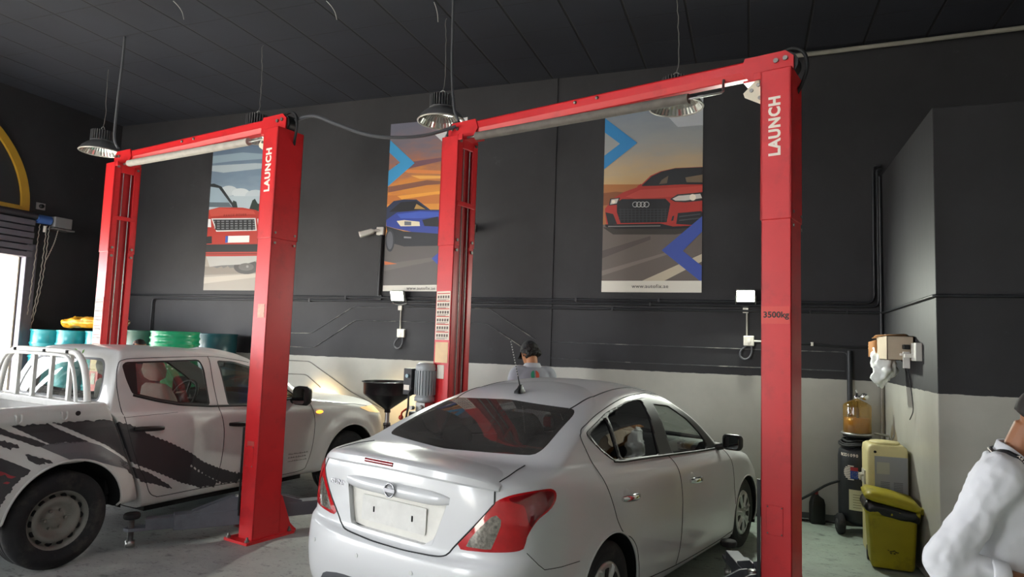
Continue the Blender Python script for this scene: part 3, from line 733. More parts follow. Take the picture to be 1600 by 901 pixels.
def tyre(name, parent, c, R, w, rim_r, side, m_tyre=None):
    """tyre with tread grooves, axis along y; side = +1 left, -1 right outwards"""
    T = Matrix.Translation(c) @ Matrix.Rotation(-PI/2*side, 4, 'X')
    h = w/2
    prof = [(rim_r, -h*0.82), (rim_r+0.012, -h*0.95), (rim_r+(R-rim_r)*0.5, -h*1.04), (R-0.03, -h*0.97), (R-0.008, -h*0.83), (R, -h*0.7),
            (R, -h*0.36), (R-0.008, -h*0.34), (R-0.008, -h*0.27), (R, -h*0.25), (R, -0.006), (R-0.008, -0.004), (R-0.008, 0.004), (R, 0.006), (R, h*0.25), (R-0.008, h*0.27), (R-0.008, h*0.34), (R, h*0.36),
            (R, h*0.7), (R-0.008, h*0.83), (R-0.03, h*0.97), (R-0.045, h*0.985), (R-0.048, h*1.0), (rim_r+(R-rim_r)*0.5, h*1.05), (rim_r+0.02, h*0.98), (rim_r+0.012, h*0.93), (rim_r, h*0.82)]
    b = MB(); b.lathe(prof, 64, 0, T)
    return b.build(name, m_tyre or RUBBER, parent)
def seat(name, parent, x, y, z, m, m2=None):
    b = MB(); S2 = []
    for t, w, d in ((0, 0.22, 0.02), (0.1, 0.24, 0.07), (0.5, 0.25, 0.075), (0.9, 0.25, 0.07), (1, 0.23, 0.02)):
        S2.append([(x-0.22+0.46*t, y+p[0], z+0.3+p[1]) for p in rrect(-w, w, -d, d, min(0.05, d*0.9))])
    b.loft(S2)
    o = b.build(name, m, parent)
    b = MB(); R = []
    for t, w, d in ((0, 0.2, 0.05), (0.1, 0.235, 0.075), (0.45, 0.245, 0.08), (0.8, 0.2, 0.07), (0.95, 0.165, 0.055), (1, 0.13, 0.02)):
        zz = z+0.32+0.60*t; xx = x-0.25-0.17*t
        R.append([(xx+p[1], y+p[0], zz) for p in rrect(-w, w, -d, d, min(0.05, d*0.9))])
    b.loft(R); b.build('seat_back', m2 or m, o)
    b = MB(); R = []
    for t, w, d in ((0, 0.06, 0.02), (0.15, 0.12, 0.045), (0.5, 0.135, 0.055), (0.85, 0.115, 0.045), (1, 0.06, 0.015)):
        zz = z+0.945+0.19*t; xx = x-0.425-0.03*t
        R.append([(xx+p[1], y+p[0], zz) for p in rrect(-w, w, -d, d, min(0.04, d*0.9))])
    b.loft(R); b.build('headrest', m2 or m, o)
    return o
def dashboard(name, parent, x, z, hw, m, wheel_y=0.36):
    b = MB(); R = []
    for y in np.linspace(-hw, hw, 13):
        k = 0.04*math.cos(y/hw*PI/2)
        R.append([(x+0.35, y, z+0.02), (x+0.1+k, y, z+0.045), (x-0.05, y, z+0.04+k*0.3), (x-0.14, y, z-0.01), (x-0.16, y, z-0.12), (x-0.10, y, z-0.3), (x+0.35, y, z-0.3)])
    b.loft(R); o = b.build(name, m, parent)
    Mw = Matrix.Translation((x-0.33, wheel_y, z+0.0)) @ Matrix.Rotation(rad(-65), 4, 'Y')
    b = MB(); b.tube([tuple(Mw @ Vector((0.19*math.cos(t), 0.19*math.sin(t), 0))) for t in np.linspace(0, 2*PI, 33)[:-1]], 0.014, 8, closed=True)
    for a in (0, 180, 270): b.tube([tuple(Mw @ Vector((0.05*math.cos(rad(a)), 0.05*math.sin(rad(a)), -0.02))), tuple(Mw @ Vector((0.185*math.cos(rad(a)), 0.185*math.sin(rad(a)), 0)))], 0.014, 6)
    b.lathe([(0, 0.0), (0.06, -0.005), (0.065, -0.04), (0.03, -0.06), (0.025, -0.25), (0, -0.25)], 16, M=Mw)
    b.build('steering_wheel', BLACK, o)
    return o
# ---------------------------------------------------------------- white sedan
PAINT_W = mat('white_car_paint', 'd0d1d2', 0.30, 0, 0.5, coat=0.45)
GLASS_DK = glass('tinted_glass', (0.10, 0.10, 0.11), 0.10)
GLASS_CL = glass('clear_car_glass', (0.84, 0.89, 0.86), 0.06)
LAMP_RED = mat('red_lamp_lens', 'b01018', 0.08, 0, 0.6, coat=0.8, var=0.10, scale=24)
LAMP_RED_DK = mat('dark_red_lamp_lens', '7d1016', 0.08, 0, 0.6, coat=0.8)
LAMP_CLR = mat('clear_lamp_lens', '8f8a80', 0.15, 0.6, 0.6, coat=0.6, var=0.55, scale=60)
TRIM_BK = mat('black_gloss_trim', '18191b', 0.5)
BADGE = mat('badge_chrome', 'a2a2a6', 0.22, 1.0)
CAR_IN = mat('car_interior', '2c2d2f', 0.8)
SEAT_GR = mat('grey_seat_cloth', '5c5b59', 0.9, var=0.1, scale=30)
ALLOY = mat('silver_hubcap', 'b7b8b6', 0.3, 0.6, var=0.06)
RIM_DK = mat('wheel_hollow', '141415', 0.7)
def R_(xr, ar, nr, zr, z0, z1, zb, hw, xf, af, nf, zf): return dict(xr=xr, ar=ar, nr=nr, zr=zr, z0=z0, z1=z1, zb=zb, hw=hw, xf=xf, af=af, nf=nf, zf=zf)
SEDAN_ROWS = [
    R_(-0.70, 0.40, 4.0, 0.22, 0.17, 0.17, 0.0, 0.70, 3.10, 0.40, 3.5, 0.18),
    R_(-0.90, 0.46, 4.4, 0.27, 0.19, 0.18, 0.0, 0.80, 3.33, 0.60, 3.0, 0.19),
    R_(-0.965, 0.50, 4.4, 0.37, 0.27, 0.26, 0.0, 0.835, 3.42, 0.66, 2.8, 0.30),
    R_(-0.995, 0.52, 4.4, 0.50, 0.45, 0.44, 0.0, 0.850, 3.46, 0.70, 2.7, 0.46),
    R_(-0.990, 0.52, 4.4, 0.585, 0.58, 0.56, 0.0, 0.852, 3.45, 0.72, 2.7, 0.58),
    R_(-0.978, 0.52, 4.4, 0.618, 0.655, 0.62, 0.0, 0.852, 3.43, 0.74, 2.7, 0.63),
    R_(-0.945, 0.50, 4.4, 0.640, 0.69, 0.65, 0.0, 0.852, 3.42, 0.76, 2.7, 0.66),
    R_(-0.940, 0.49, 4.4, 0.78, 0.79, 0.74, 0.0, 0.848, 3.37, 0.80, 2.6, 0.73),
    R_(-0.935, 0.48, 4.3, 0.93, 0.91, 0.825, 0.0, 0.838, 3.26, 0.84, 2.6, 0.79),
    R_(-0.930, 0.48, 4.0, 1.000, 0.985, 0.875, 0.0, 0.820, 3.10, 0.86, 2.5, 0.845),
    R_(-0.910, 0.46, 3.6, 1.050, 1.035, 0.915, 0.0, 0.795, 2.88, 0.78, 2.5, 0.905),
    R_(-0.780, 0.40, 2.8, 1.085, 1.065, 0.94, 0.0, 0.775, 2.66, 0.62, 2.4, 0.955),
    R_(-0.585, 0.20, 2.4, 1.088, 1.085, 0.955, 0.01, 0.760, 2.50, 0.46, 2.3, 0.985),
    R_(-0.40, 0.17, 2.4, 1.165, 1.16, 1.06, 0.015, 0.724, 2.30, 0.40, 2.3, 1.10),
    R_(-0.16, 0.15, 2.4, 1.266, 1.255, 1.20, 0.03, 0.672, 2.02, 0.33, 2.3, 1.25),
    R_(0.085, 0.14, 2.4, 1.362, 1.345, 1.335, 0.045, 0.590, 1.71, 0.26, 2.3, 1.375),
    R_(0.20, 0.14, 2.4, 1.402, 1.392, 1.39, 0.045, 0.535, 1.57, 0.24, 2.3, 1.418),
    R_(0.36, 0.12, 2.4, 1.445, 1.436, 1.44, 0.036, 0.42, 1.43, 0.20, 2.3, 1.456),
    R_(0.52, 0.10, 2.4, 1.474, 1.466, 1.47, 0.028, 0.25, 1.32, 0.14, 2.3, 1.482),
    R_(0.62, 0.02, 2.4, 1.486, 1.486, 1.488, 0.016, 0.0, 1.20, 0.02, 2.3, 1.490),
]
WB, WR, TRK = 2.60, 0.305, 0.742
SED_PITCH = rad(0.7)
def arch_shape(ax, az, R0, R1, d):
    def f(G):
        for cx in ax:
            r = np.hypot(G[..., 0]-cx, G[..., 2]-az); k = np.clip((R1-r)/(R1-R0), 0, 1); k = k*k*(3-2*k)*d
            k = np.where((np.abs(G[..., 1]) > 0.5) & (G[..., 2] < az+R1+0.02), k, 0)
            G[..., 1] += np.sign(G[..., 1])*k
        return G
    return f
SEDAN = car_loft(SEDAN_ROWS, shape=arch_shape((0, WB), 0.31, 0.36, 0.44, 0.012))
sk = Skin(SEDAN)
sedan = thing('sedan', 'white four-door sedan with boot spoiler and no number plate, on the lift marked 3500kg', 'car', (-1.575, 4.152, 0), 1.2864)
sedan.rotation_euler = (0, SED_PITCH, 1.2864)
def XZ(s): return np.stack([s.V[:, 0], s.V[:, 2]], 1)
def YZ(s): return np.stack([s.V[:, 1], s.V[:, 2]], 1)
body = SEDAN
# wheel arches
for cx in (0, WB):
    g = 0.352-np.hypot(body.V[:, 0]-cx, body.V[:, 2]-0.315); g = np.minimum(g, np.abs(body.V[:, 1])-0.45); g = np.minimum(g, 0.9-body.V[:, 2])
    _, body = body.split(g)
# side glass area
DLO = round_poly([(-0.07, 1.225), (0.319, 1.325), (0.676, 1.38), (0.958, 1.396), (1.151, 1.394), (1.42, 1.356), (1.66, 1.255), (1.88, 1.125), (2.12, 0.945), (1.576, 0.970), (1.09, 0.996), (0.597, 1.022), (0.273, 1.035), (0.165, 1.048), (0.04, 1.125)], 0.05)
g = np.minimum(sd_poly(XZ(body), DLO), np.abs(body.V[:, 1])-0.40)
dlo, body = body.split(g)
# rear window and windscreen
RW = round_poly([(-0.61, 1.122), (-0.535, 1.345), (0, 1.370), (0.535, 1.345), (0.61, 1.122), (0, 1.100)], 0.06)
g = np.minimum(sd_poly(YZ(body), RW), 0.45-body.V[:, 0])
rw, body = body.split(g)
WS = round_poly([(-0.70, 1.005), (-0.53, 1.375), (0, 1.395), (0.53, 1.375), (0.70, 1.005), (0, 1.0)], 0.06)
g = np.minimum(sd_poly(YZ(body), WS), body.V[:, 0]-1.0)
ws, body = body.split(g)
# tail lamps: outlines in (way round, height)
def SZ(s): return np.stack([np.abs(s.A[:, 0])*0.03, s.V[:, 2]], 1)
def sz(P): return smooth_line([(a*0.03, b, 0) for a, b in P], 4, True)
LAMP = [p[:2] for p in sz([(4.3, .700), (7.0, .820), (10.2, .934), (13.6, .979), (18.4, .999), (23.9, 1.0), (24.9, .968), (24.4, .925), (23.2, .898), (20.7, .868), (18.7, .822), (17.6, .78), (16.8, .733), (11.3, .714), (6.7, .702)])]
g = np.minimum(sd_poly(SZ(body), LAMP), 0.2-body.V[:, 0])
lamp, body = body.split(g)
# bumper insert, head lamps, plate recess
g = np.minimum(sd_poly(YZ(body), round_poly([(-0.60, 0.28), (-0.52, 0.375), (-0.36, 0.405), (0.36, 0.405), (0.52, 0.375), (0.60, 0.28)], 0.04)), -0.5-body.V[:, 0])
insert, body = body.split(g)
g = np.minimum(sd_poly(np.stack([np.abs(body.V[:, 1]), body.V[:, 2]], 1), round_poly([(0.40, 0.615), (0.62, 0.61), (0.805, 0.66), (0.815, 0.80), (0.74, 0.83), (0.52, 0.71)], 0.03)), body.V[:, 0]-2.85)
hlamp, body = body.split(g)
g = np.minimum(sd_poly(YZ(body), round_poly([(-0.36, 0.60), (-0.30, 0.70), (0.30, 0.70), (0.36, 0.60), (0.30, 0.53), (-0.30, 0.53)], 0.03)), body.V[:, 0]-2.9)
grille, body = body.split(g)
REC = round_poly([(0.385, 0.90), (0.37, 0.945), (-0.37, 0.945), (-0.385, 0.90), (-0.30, 0.672), (0.33, 0.672)], 0.03)
g = np.minimum(sd_poly(YZ(body), REC), -0.7-body.V[:, 0])
recess, body = body.split(g)
shell = body.object('body_shell', PAINT_W, sedan)
# recess: pushed-in panel and its walls
rp = Sheet(recess.V+np.array([0.03, 0, 0]), recess.F, recess.A).object('plate_recess', mat('white_recess_paint', 'dcdad2', 0.4, var=0.04, scale=18), shell)
b = MB(); ring0, ring1 = [], []
for y, z in REC:
    h = sk.rear(y, z)[0]
    if h is not None: ring0.append((h.x-0.001, y, z)); ring1.append((h.x+0.031, y, z))
b.loft([ring0, ring1], 0, False, True, (False, False)); b.build('recess_wall', PAINT_W, rp)
# plate backing left bare, with its two screw holes
b = MB(); b.prism(rrect(-0.25, 0.25, -0.075, 0.065, 0.01), 0, 0.004, M=frame_M((-0.914, 0.02, 0.785), (0, -1, 0), (0, 0, 1))); b.build('plate_backing', mat('pale_backing', 'd9d8d3', 0.5, var=0.05, scale=14, dirt='b5b0a6', dirt_amt=0.3, dirt_scale=9), rp)
b = MB()
for y in (0.17, -0.13): b.box(-0.922, -0.915, y-0.004, y+0.004, 0.765, 0.795)
b.build_each('screw_hole', DARK, rp)
# garnish bar over the recess
b = MB(); rings = []
for y in np.linspace(0.40, -0.40, 21):
    k = 1-abs(y/0.40)**6; x = sk.rear(y, 0.92)[0].x; zc = 0.918; hz = 0.036*(0.5+0.5*k)
    rings.append([(x+0.01, y, zc+hz), (x-0.012*k, y, zc+hz*0.95), (x-0.03*k, y, zc+hz*0.3), (x-0.028*k, y, zc-hz*0.6), (x-0.016*k, y, zc-hz), (x+0.03, y, zc-hz)])
b.loft(rings); b.build('boot_garnish', PAINT_W, shell)
Me = frame_M((-0.972, 0.0, 0.917), (0, -1, 0), (0, 0, 1))
b = MB(); b.tube([tuple(Me @ Vector((0.036*math.cos(t), 0.036*math.sin(t), 0))) for t in np.linspace(0, 2*PI, 41)[:-1]], 0.0045, 8, closed=True); em = b.build('round_badge', BADGE, shell)
b = MB(); b.prism(rrect(-0.042, 0.042, -0.0095, 0.0095, 0.003), -0.004, 0.006, M=Me); b.build('badge_bar', BADGE, em)
b = MB(); b.lathe([(0, 0), (0.033, -0.002), (0.033, -0.008)], 24, M=Me); b.build('badge_disc', mat('badge_ground', 'a9aaac', 0.3, 0.3), em)
h = sk.rear(0.45, 0.888)
lettering('SUNNY', 0.040, BADGE, frame_M(tuple(h[0]+h[1]*0.003), (0.06, -1, 0), (0, 0, 1)), shell, bold=0.0012, ext=0.002, xscale=1.25)
# boot spoiler with the third brake lamp
b = MB(); rings = []
for y in np.linspace(0.668, -0.668, 65):
    q = abs(y)/0.668; dx = 0.125*q**3.2; k = 1-q**9*0.8; dz = -0.030*q**2
    rings.append([(x+dx, y, z0+dz+zz*k) for x, z0, zz in ((-0.64, 1.084, 0.003), (-0.76, 1.080, 0.018), (-0.87, 1.064, 0.036), (-0.94, 1.054, 0.042), (-0.982, 1.046, 0.040), (-0.993, 1.040, 0.036), (-0.999, 1.030, 0.012), (-0.992, 1.026, 0.004), (-0.94, 1.022, 0.0), (-0.88, 1.03, 0.0), (-0.66, 1.06, 0.0))])
b.loft(rings, 0, True); sp = b.build('boot_spoiler', PAINT_W, sedan)
sp.modifiers.new('crisp', 'EDGE_SPLIT').split_angle = rad(34)
b = MB(); rings = []
for y in np.linspace(0.185, -0.04, 9):
    q = abs(y)/0.665; dx = 0.125*q**3.2
    rings.append([(-0.97+dx, y, 1.075), (-0.9985+dx, y, 1.072), (-1.0005+dx, y, 1.052), (-0.975+dx, y, 1.046)])
b.loft(rings); b.build('high_brake_lamp', LAMP_RED_DK, sp)
# glass
rwf, rwp = rw.split(0.03-sd_poly(YZ(rw), RW))
rwf.object('rear_window_border', TRIM_BK, shell)
rw.moved(0.001).object('rear_window', glass('dusty_rear_glass', (0.30, 0.29, 0.28), 0.10, 0.03, 0.16), sedan)
ws.object('windscreen', GLASS_CL, sedan)
P_R = round_poly([(0.30, 1.303), (0.67, 1.371), (0.925, 1.384), (0.865, 1.016), (0.285, 1.047)], 0.03)
P_Q = round_poly([(-0.02, 1.217), (0.265, 1.296), (0.255, 1.049), (0.19, 1.054), (0.056, 1.135)], 0.02)
P_F = round_poly([(1.085, 1.345), (1.38, 1.318), (1.612, 1.212), (1.806, 1.078), (1.86, 1.0), (1.80, 0.958), (1.11, 1.0)], 0.03)
rest = dlo
for nm, P, gm in (('rear_door_glass', P_R, GLASS_DK), ('quarter_glass', P_Q, GLASS_DK), ('front_door_glass', P_F, GLASS_CL)):
    p, rest = rest.split(sd_poly(XZ(rest), P))
    for k in p.islands(): k.moved(-0.007).object(nm, gm, sedan)
for k in rest.islands():
    if len(k.F) > 40: k.moved(0.001).object('window_trim', TRIM_BK, sedan, solid=0.012)
# lamps
CLR = round_poly([(a*0.03, b) for a, b in [(5.4, .717), (7.5, .808), (9.9, .878), (11.0, .890), (12.0, .886), (11.9, .842), (11.0, .786), (10.0, .722)]], 0.008)
DKR = [p[:2] for p in sz([(13.9, .972), (18.4, .992), (23.7, .992), (24.4, .965), (23.9, .928), (22.8, .905), (20.5, .880), (18.6, .83), (17.6, .912), (17.0, .94), (14.5, .955)])]
for L in lamp.islands():
    d = np.clip(sd_poly(SZ(L), LAMP)/0.02, 0, 1)*0.003+0.002
    L = L.moved(d); c, L2 = L.split(sd_poly(SZ(L), CLR)); dk, L2 = L2.split(sd_poly(SZ(L2), DKR))
    o = L2.object('tail_lamp', LAMP_RED, sedan); c.object('clear_lens', LAMP_CLR, o); dk.object('dark_lens', LAMP_RED_DK, o)
for L in hlamp.islands(): L.moved(0.002).object('headlamp', LAMP_CLR, sedan)
grille.object('grille', BLACK, shell); insert.object('bumper_insert', mat('grey_insert', '55565a', 0.5), shell)
for y in (0.21, -0.213, 0.62, -0.62):
    h = sk.rear(y, 0.534); n = h[1]; b = MB(); b.cyl(tuple(h[0]-n*0.004), tuple(h[0]+n*0.003), 0.012, 16); b.build('parking_sensor', mat('white_sensor', 'c9cac8', 0.4), shell)
# shut lines
half = [(0.645, 1.035), (0.642, 1.015), (0.655, 0.95), (0.645, 0.925), (0.56, 0.822), (0.45, 0.704), (0.415, 0.664), (0.36, 0.640), (0.17, 0.627), (0, 0.624)]
seam(sk, [(-y, z) for y, z in half]+[(y, z) for y, z in half[::-1][1:]], 'rear', 'boot_seam', shell, 0.0045)
for sg in (-1, 1):
    seam(sk, [(-0.86, sg*0.645), (-0.78, sg*0.647), (-0.70, sg*0.635), (-0.60, sg*0.612), (-0.55, sg*0.60)], 'top', 'boot_seam', shell, 0.0035)
    seam(sk, [(1.42, 1.395), (1.20, 1.420), (1.05, 1.422), (0.683, 1.405), (0.251, 1.328), (-0.02, 1.263), (-0.10, 1.229), (-0.128, 1.203), (-0.115, 1.13), (-0.08, 1.03), (-0.03, 0.93), (0.04, 0.80), (0.10, 0.68), (0.16, 0.63), (0.25, 0.59), (0.33, 0.52), (0.37, 0.42), (0.40, 0.30)], 'side', 'door_seam', shell, 0.0032, sg=sg)
    seam(sk, [(1.0, 1.0), (1.05, 0.94), (1.086, 0.80), (1.10, 0.63), (1.085, 0.40), (1.04, 0.245)], 'side', 'door_seam', shell, 0.0032, sg=sg)
    seam(sk, [(2.13, 0.96), (2.20, 0.90), (2.255, 0.76), (2.278, 0.51), (2.255, 0.29), (2.20, 0.235), (1.9, 0.222), (1.1, 0.235), (0.43, 0.28)], 'side', 'door_seam', shell, 0.0032, sg=sg)
    seam(sk, [(0.10, sg*0.475), (0.20, sg*0.487), (0.33, sg*0.487), (0.59, sg*0.482), (0.93, sg*0.470), (1.3, sg*0.45), (1.55, sg*0.455)], 'top', 'roof_seam', shell, 0.006, lift=-0.002, sg=sg)
    seam(sk, [(-0.80, 0.715), (-0.745, 0.655), (-0.70, 0.622), (-0.55, 0.602), (-0.36, 0.588)], 'side', 'bumper_seam', shell, 0.002, sg=sg, curve=False)
    seam(sk, [(2.45, 0.925), (2.7, 0.86), (2.95, 0.80), (3.05, 0.74)], 'side', 'bonnet_seam', shell, 0.003, sg=sg)
    # belt moulding, handles, mirror
    P = []
    for x in np.linspace(0.17, 2.08, 30):
        z = float(np.interp(x, [0.165, 0.273, 0.597, 1.09, 1.576, 2.12], [1.046, 1.033, 1.020, 0.994, 0.968, 0.943])); h = sk.side(x, z, sg); P.append(tuple(h[0]+h[1]*0.002))
    b = MB(); b.tube(P, 0.009, 6); b.build('belt_moulding', TRIM_BK, shell)
    for x0, z0 in ((0.105, 0.845), (1.20, 0.806)):
        R = []
        for t in np.linspace(0, 1, 9):
            x = x0+0.235*t; h = sk.side(x, z0-0.012*t, sg)[0]; k = math.sin(PI*min(max(t, 0.02), 0.98))**0.35
            out = 0.014+0.030*k; hz = 0.010+0.014*k
            R.append([(x, h.y+sg*(out+hz*0.6*math.cos(a)), z0-0.012*t+hz*math.sin(a)) for a in np.linspace(0, 2*PI, 11)[:-1]])
        b = MB(); b.loft(R if sg > 0 else [r[::-1] for r in R]); hd = b.build('door_handle', CHROME, sedan)
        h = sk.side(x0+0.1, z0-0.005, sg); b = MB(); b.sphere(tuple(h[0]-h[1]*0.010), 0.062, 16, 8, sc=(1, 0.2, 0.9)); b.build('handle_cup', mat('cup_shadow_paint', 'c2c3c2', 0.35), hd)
    R = []
    for t, w, hh in ((0, 0.04, 0.05), (0.08, 0.085, 0.066), (0.3, 0.10, 0.076), (0.6, 0.092, 0.07), (0.85, 0.07, 0.05), (1, 0.03, 0.02)):
        R.append([(2.02+0.12*t, sg*0.900+p[0]*0.85, 1.012+p[1]*0.88) for p in rrect(-w, w, -hh, hh, min(w, hh)*0.6)])
    b = MB(); b.loft(R); mr = b.build('door_mirror', BLACK, sedan)
    b = MB(); b.prism(rrect(-0.075, 0.075, -0.056, 0.056, 0.03), 0, 0.006, M=frame_M((2.024, sg*0.900, 1.012), (0.12*sg, -1, 0), (0, 0, 1)) @ Matrix.Diagonal((0.85, 0.88, 1, 1))); b.build('mirror_glass', mat('mirror_glass', '7d8184', 0.06, 1.0), mr)
    b = MB(); b.tube([(2.06, sg*0.76, 0.955), (2.07, sg*0.80, 0.965), (2.08, sg*0.85, 0.985)], [0.03, 0.028, 0.026], 10); b.build('mirror_arm', BLACK, mr)
    for x, h_ in ((0, 0), (WB, WB*math.sin(SED_PITCH))):
        cz = WR+h_; yc = sg*(TRK)
        ty = tyre('wheel', sedan, (x, yc, cz), WR, 0.185, 0.19, sg)
        T = Matrix.Translation((x, yc, cz)) @ Matrix.Rotation(-PI/2*sg, 4, 'X')
        b = MB(); b.lathe([(0.0, 0.092), (0.03, 0.094), (0.055, 0.088), (0.12, 0.083), (0.165, 0.090), (0.188, 0.086), (0.196, 0.072), (0.19, 0.05)], 48, M=T)
        hc = b.build('hubcap', ALLOY, ty)
        for k in range(7):
            a = 2*PI*(k+0.25)/7; Tk = T @ Matrix.Rotation(a, 4, 'Z')
            b = MB(); b.loft([[(0.05, -0.014, 0.086), (0.05, 0, 0.099), (0.05, 0.014, 0.086)], [(0.11, -0.012, 0.083), (0.11, 0, 0.102), (0.11, 0.012, 0.083)], [(0.168, -0.017, 0.087), (0.168, 0, 0.102), (0.168, 0.017, 0.087)], [(0.184, -0.02, 0.083), (0.184, 0, 0.09), (0.184, 0.02, 0.083)]], 0, False, M=Tk); b.build('spoke', ALLOY, hc)
            b = MB(); b.prism([(0.085, -0.010), (0.155, -0.024), (0.158, 0.0), (0.155, 0.024), (0.085, 0.010)], 0.078, 0.0905, M=Tk @ Matrix.Rotation(PI/7, 4, 'Z')); b.build('wheel_opening', RIM_DK, hc)
        b = MB(); arc_ = [(x+0.356*math.cos(t), 0.312+0.356*math.sin(t)) for t in np.linspace(-0.35, PI+0.35, 29)]
        b.loft([[(p[0], sg*0.50, p[1]) for p in arc_], [(p[0], sg*0.838, p[1]) for p in arc_]], 0, True, False)
        b.add([(p[0], sg*0.50, p[1]) for p in arc_], [tuple(range(len(arc_)))]); b.build('wheel_well', DARK, shell)
        rim = []
        for t in np.linspace(-0.28, PI+0.28, 36):
            h = sk.side(x+0.354*math.cos(t), 0.315+0.354*math.sin(t), sg)
            if h[0] is not None: rim.append(tuple(h[0]))
        sweep_ring(rim, 0.006, 'arch_lip', PAINT_W, shell)
# cabin
lin = body.split(np.minimum(np.minimum(body.V[:, 0]+0.75, 2.5-body.V[:, 0]), body.V[:, 2]-0.30))[0]
lin.moved(-0.022).object('cabin_lining', CAR_IN, sedan)
b = MB(); b.box(-0.55, 2.5, -0.60, 0.60, 0.24, 0.34); b.box(-0.62, 0.02, -0.66, 0.66, 0.985, 1.0); b.box(0.3, 2.9, -0.5, 0.5, 0.13, 0.25)
b.build('cabin_floor', CAR_IN, sedan)
for y in (-0.36, 0.36): seat('front_seat', sedan, 1.15, y, 0.30, mat('black_seat', '222224', 0.85))
b = MB(); R = []
for t, d in ((0, 0.06), (0.5, 0.08), (0.9, 0.07), (1, 0.03)): R.append([(0.22-0.22*t+p[0], p[1], 0.55+0.48*t) for p in rrect(-d, d, -0.60, 0.60, 0.03)])
b.loft(R); b.box(0.15, 0.70, -0.60, 0.60, 0.42, 0.57); bs = b.build('rear_bench', mat('black_seat', '222224', 0.85), sedan)
for y in (-0.36, 0.36):
    b = MB(); b.sphere((0.0, y, 1.09), 0.12, 14, 10, sc=(0.45, 1.1, 0.75)); b.build('headrest', mat('black_seat', '222224', 0.85), bs)
dashboard('dashboard', sedan, 1.98, 0.955, 0.66, mat('grey_dashboard', '4d4f4e', 0.6), 0.36)
# roof aerial: rubber foot and banded mast leaning back
h = sk.top(0.235, 0)[0]
b = MB(); b.loft([[(h.x+x_*s_, y_*s_, h.z+z_) for x_, y_ in rrect(-0.06, 0.035, -0.026, 0.026, 0.02)] for s_, z_ in ((1, -0.006), (0.95, 0.01), (0.55, 0.03), (0.3, 0.055))]); ae = b.build('aerial', BLACK, sedan)
b = MB(); p0 = Vector((h.x-0.015, 0, h.z+0.05)); dv = Vector((-0.36, 0.02, 0.93)).normalized(); b.tube([tuple(p0+dv*t) for t in (0, 0.06, 0.34)], [0.006, 0.0035, 0.0025], 8); b.build('mast', BLACK, ae)
b = MB()
for k in range(14): b.tube([tuple(p0+dv*(0.07+0.019*k)), tuple(p0+dv*(0.079+0.019*k))], 0.0038, 8)
b.build('mast_winding', mat('pale_winding', 'a8a6a2', 0.5), ae)
# ---------------------------------------------------------------- white pickup truck
PAINT_P = mat('white_truck_paint', 'd6d5d2', 0.32, 0, 0.5, coat=0.4, dirt='a9a59c', dirt_amt=0.3, dirt_scale=1.6)
def gapx(z): return float(np.interp(z, [0.30, 0.34, 0.53, 0.76, 1.02, 1.18, 1.3], [0.64, 0.62, 0.56, 0.46, 0.36, 0.29, 0.29]))
CAB_ROWS = [
    R_(gapx(.34)+.004, 0.03, 7, 0.30, 0.30, 0.30, 0, 0.78, 3.55, 0.50, 3.0, 0.32),
    R_(gapx(.34)+.004, 0.03, 7, 0.335, 0.325, 0.325, 0, 0.842, 3.74, 0.62, 3.2, 0.36),
    R_(gapx(.38)+.004, 0.03, 7, 0.38, 0.38, 0.38, 0, 0.862, 3.82, 0.66, 3.2, 0.42),
    R_(gapx(.55)+.004, 0.03, 7, 0.55, 0.55, 0.55, 0, 0.882, 3.86, 0.66, 3.2, 0.58),
    R_(gapx(.75)+.004, 0.03, 7, 0.75, 0.75, 0.73, 0, 0.890, 3.86, 0.66, 3.2, 0.75),
    R_(gapx(.90)+.004, 0.03, 7, 0.90, 0.90, 0.84, 0, 0.888, 3.84, 0.66, 3.0, 0.86),
    R_(gapx(1.0)+.004, 0.03, 7, 1.00, 1.00, 0.90, 0, 0.878, 3.80, 0.68, 2.8, 0.93),
    R_(gapx(1.06)+.004, 0.03, 7, 1.06, 1.06, 0.95, 0, 0.862, 3.72, 0.66, 2.6, 1.005),
    R_(gapx(1.10)+.004, 0.03, 7, 1.10, 1.085, 1.00, 0, 0.842, 3.44, 0.62, 2.5, 1.052),
    R_(gapx(1.13)+.004, 0.03, 7, 1.13, 1.105, 1.05, 0, 0.826, 3.08, 0.55, 2.4, 1.090),
    R_(0.325, 0.04, 6, 1.15, 1.14, 1.095, 0, 0.812, 2.74, 0.42, 2.4, 1.118),
    R_(0.345, 0.05, 5, 1.25, 1.24, 1.20, 0, 0.780, 2.50, 0.36, 2.4, 1.22),
    R_(0.375, 0.06, 5, 1.36, 1.36, 1.33, 0.01, 0.738, 2.31, 0.30, 2.4, 1.35),
    R_(0.415, 0.07, 4, 1.48, 1.485, 1.43, 0.02, 0.690, 2.07, 0.25, 2.4, 1.475),
    R_(0.44, 0.08, 3.5, 1.545, 1.545, 1.485, 0.02, 0.650, 1.93, 0.24, 2.4, 1.535),
    R_(0.47, 0.08, 3, 1.58, 1.585, 1.525, 0.02, 0.58, 1.83, 0.22, 2.4, 1.575),
    R_(0.54, 0.08, 3, 1.605, 1.608, 1.555, 0.018, 0.40, 1.73, 0.18, 2.4, 1.598),
    R_(0.64, 0.02, 3, 1.618, 1.618, 1.585, 0.012, 0.0, 1.63, 0.02, 2.4, 1.606),
]
def bed_row(xr, z, hw, xf, zr=None): return R_(xr, 0.10, 5, z if zr is None else zr, z, z, 0, hw, xf, 0.03, 7, z)
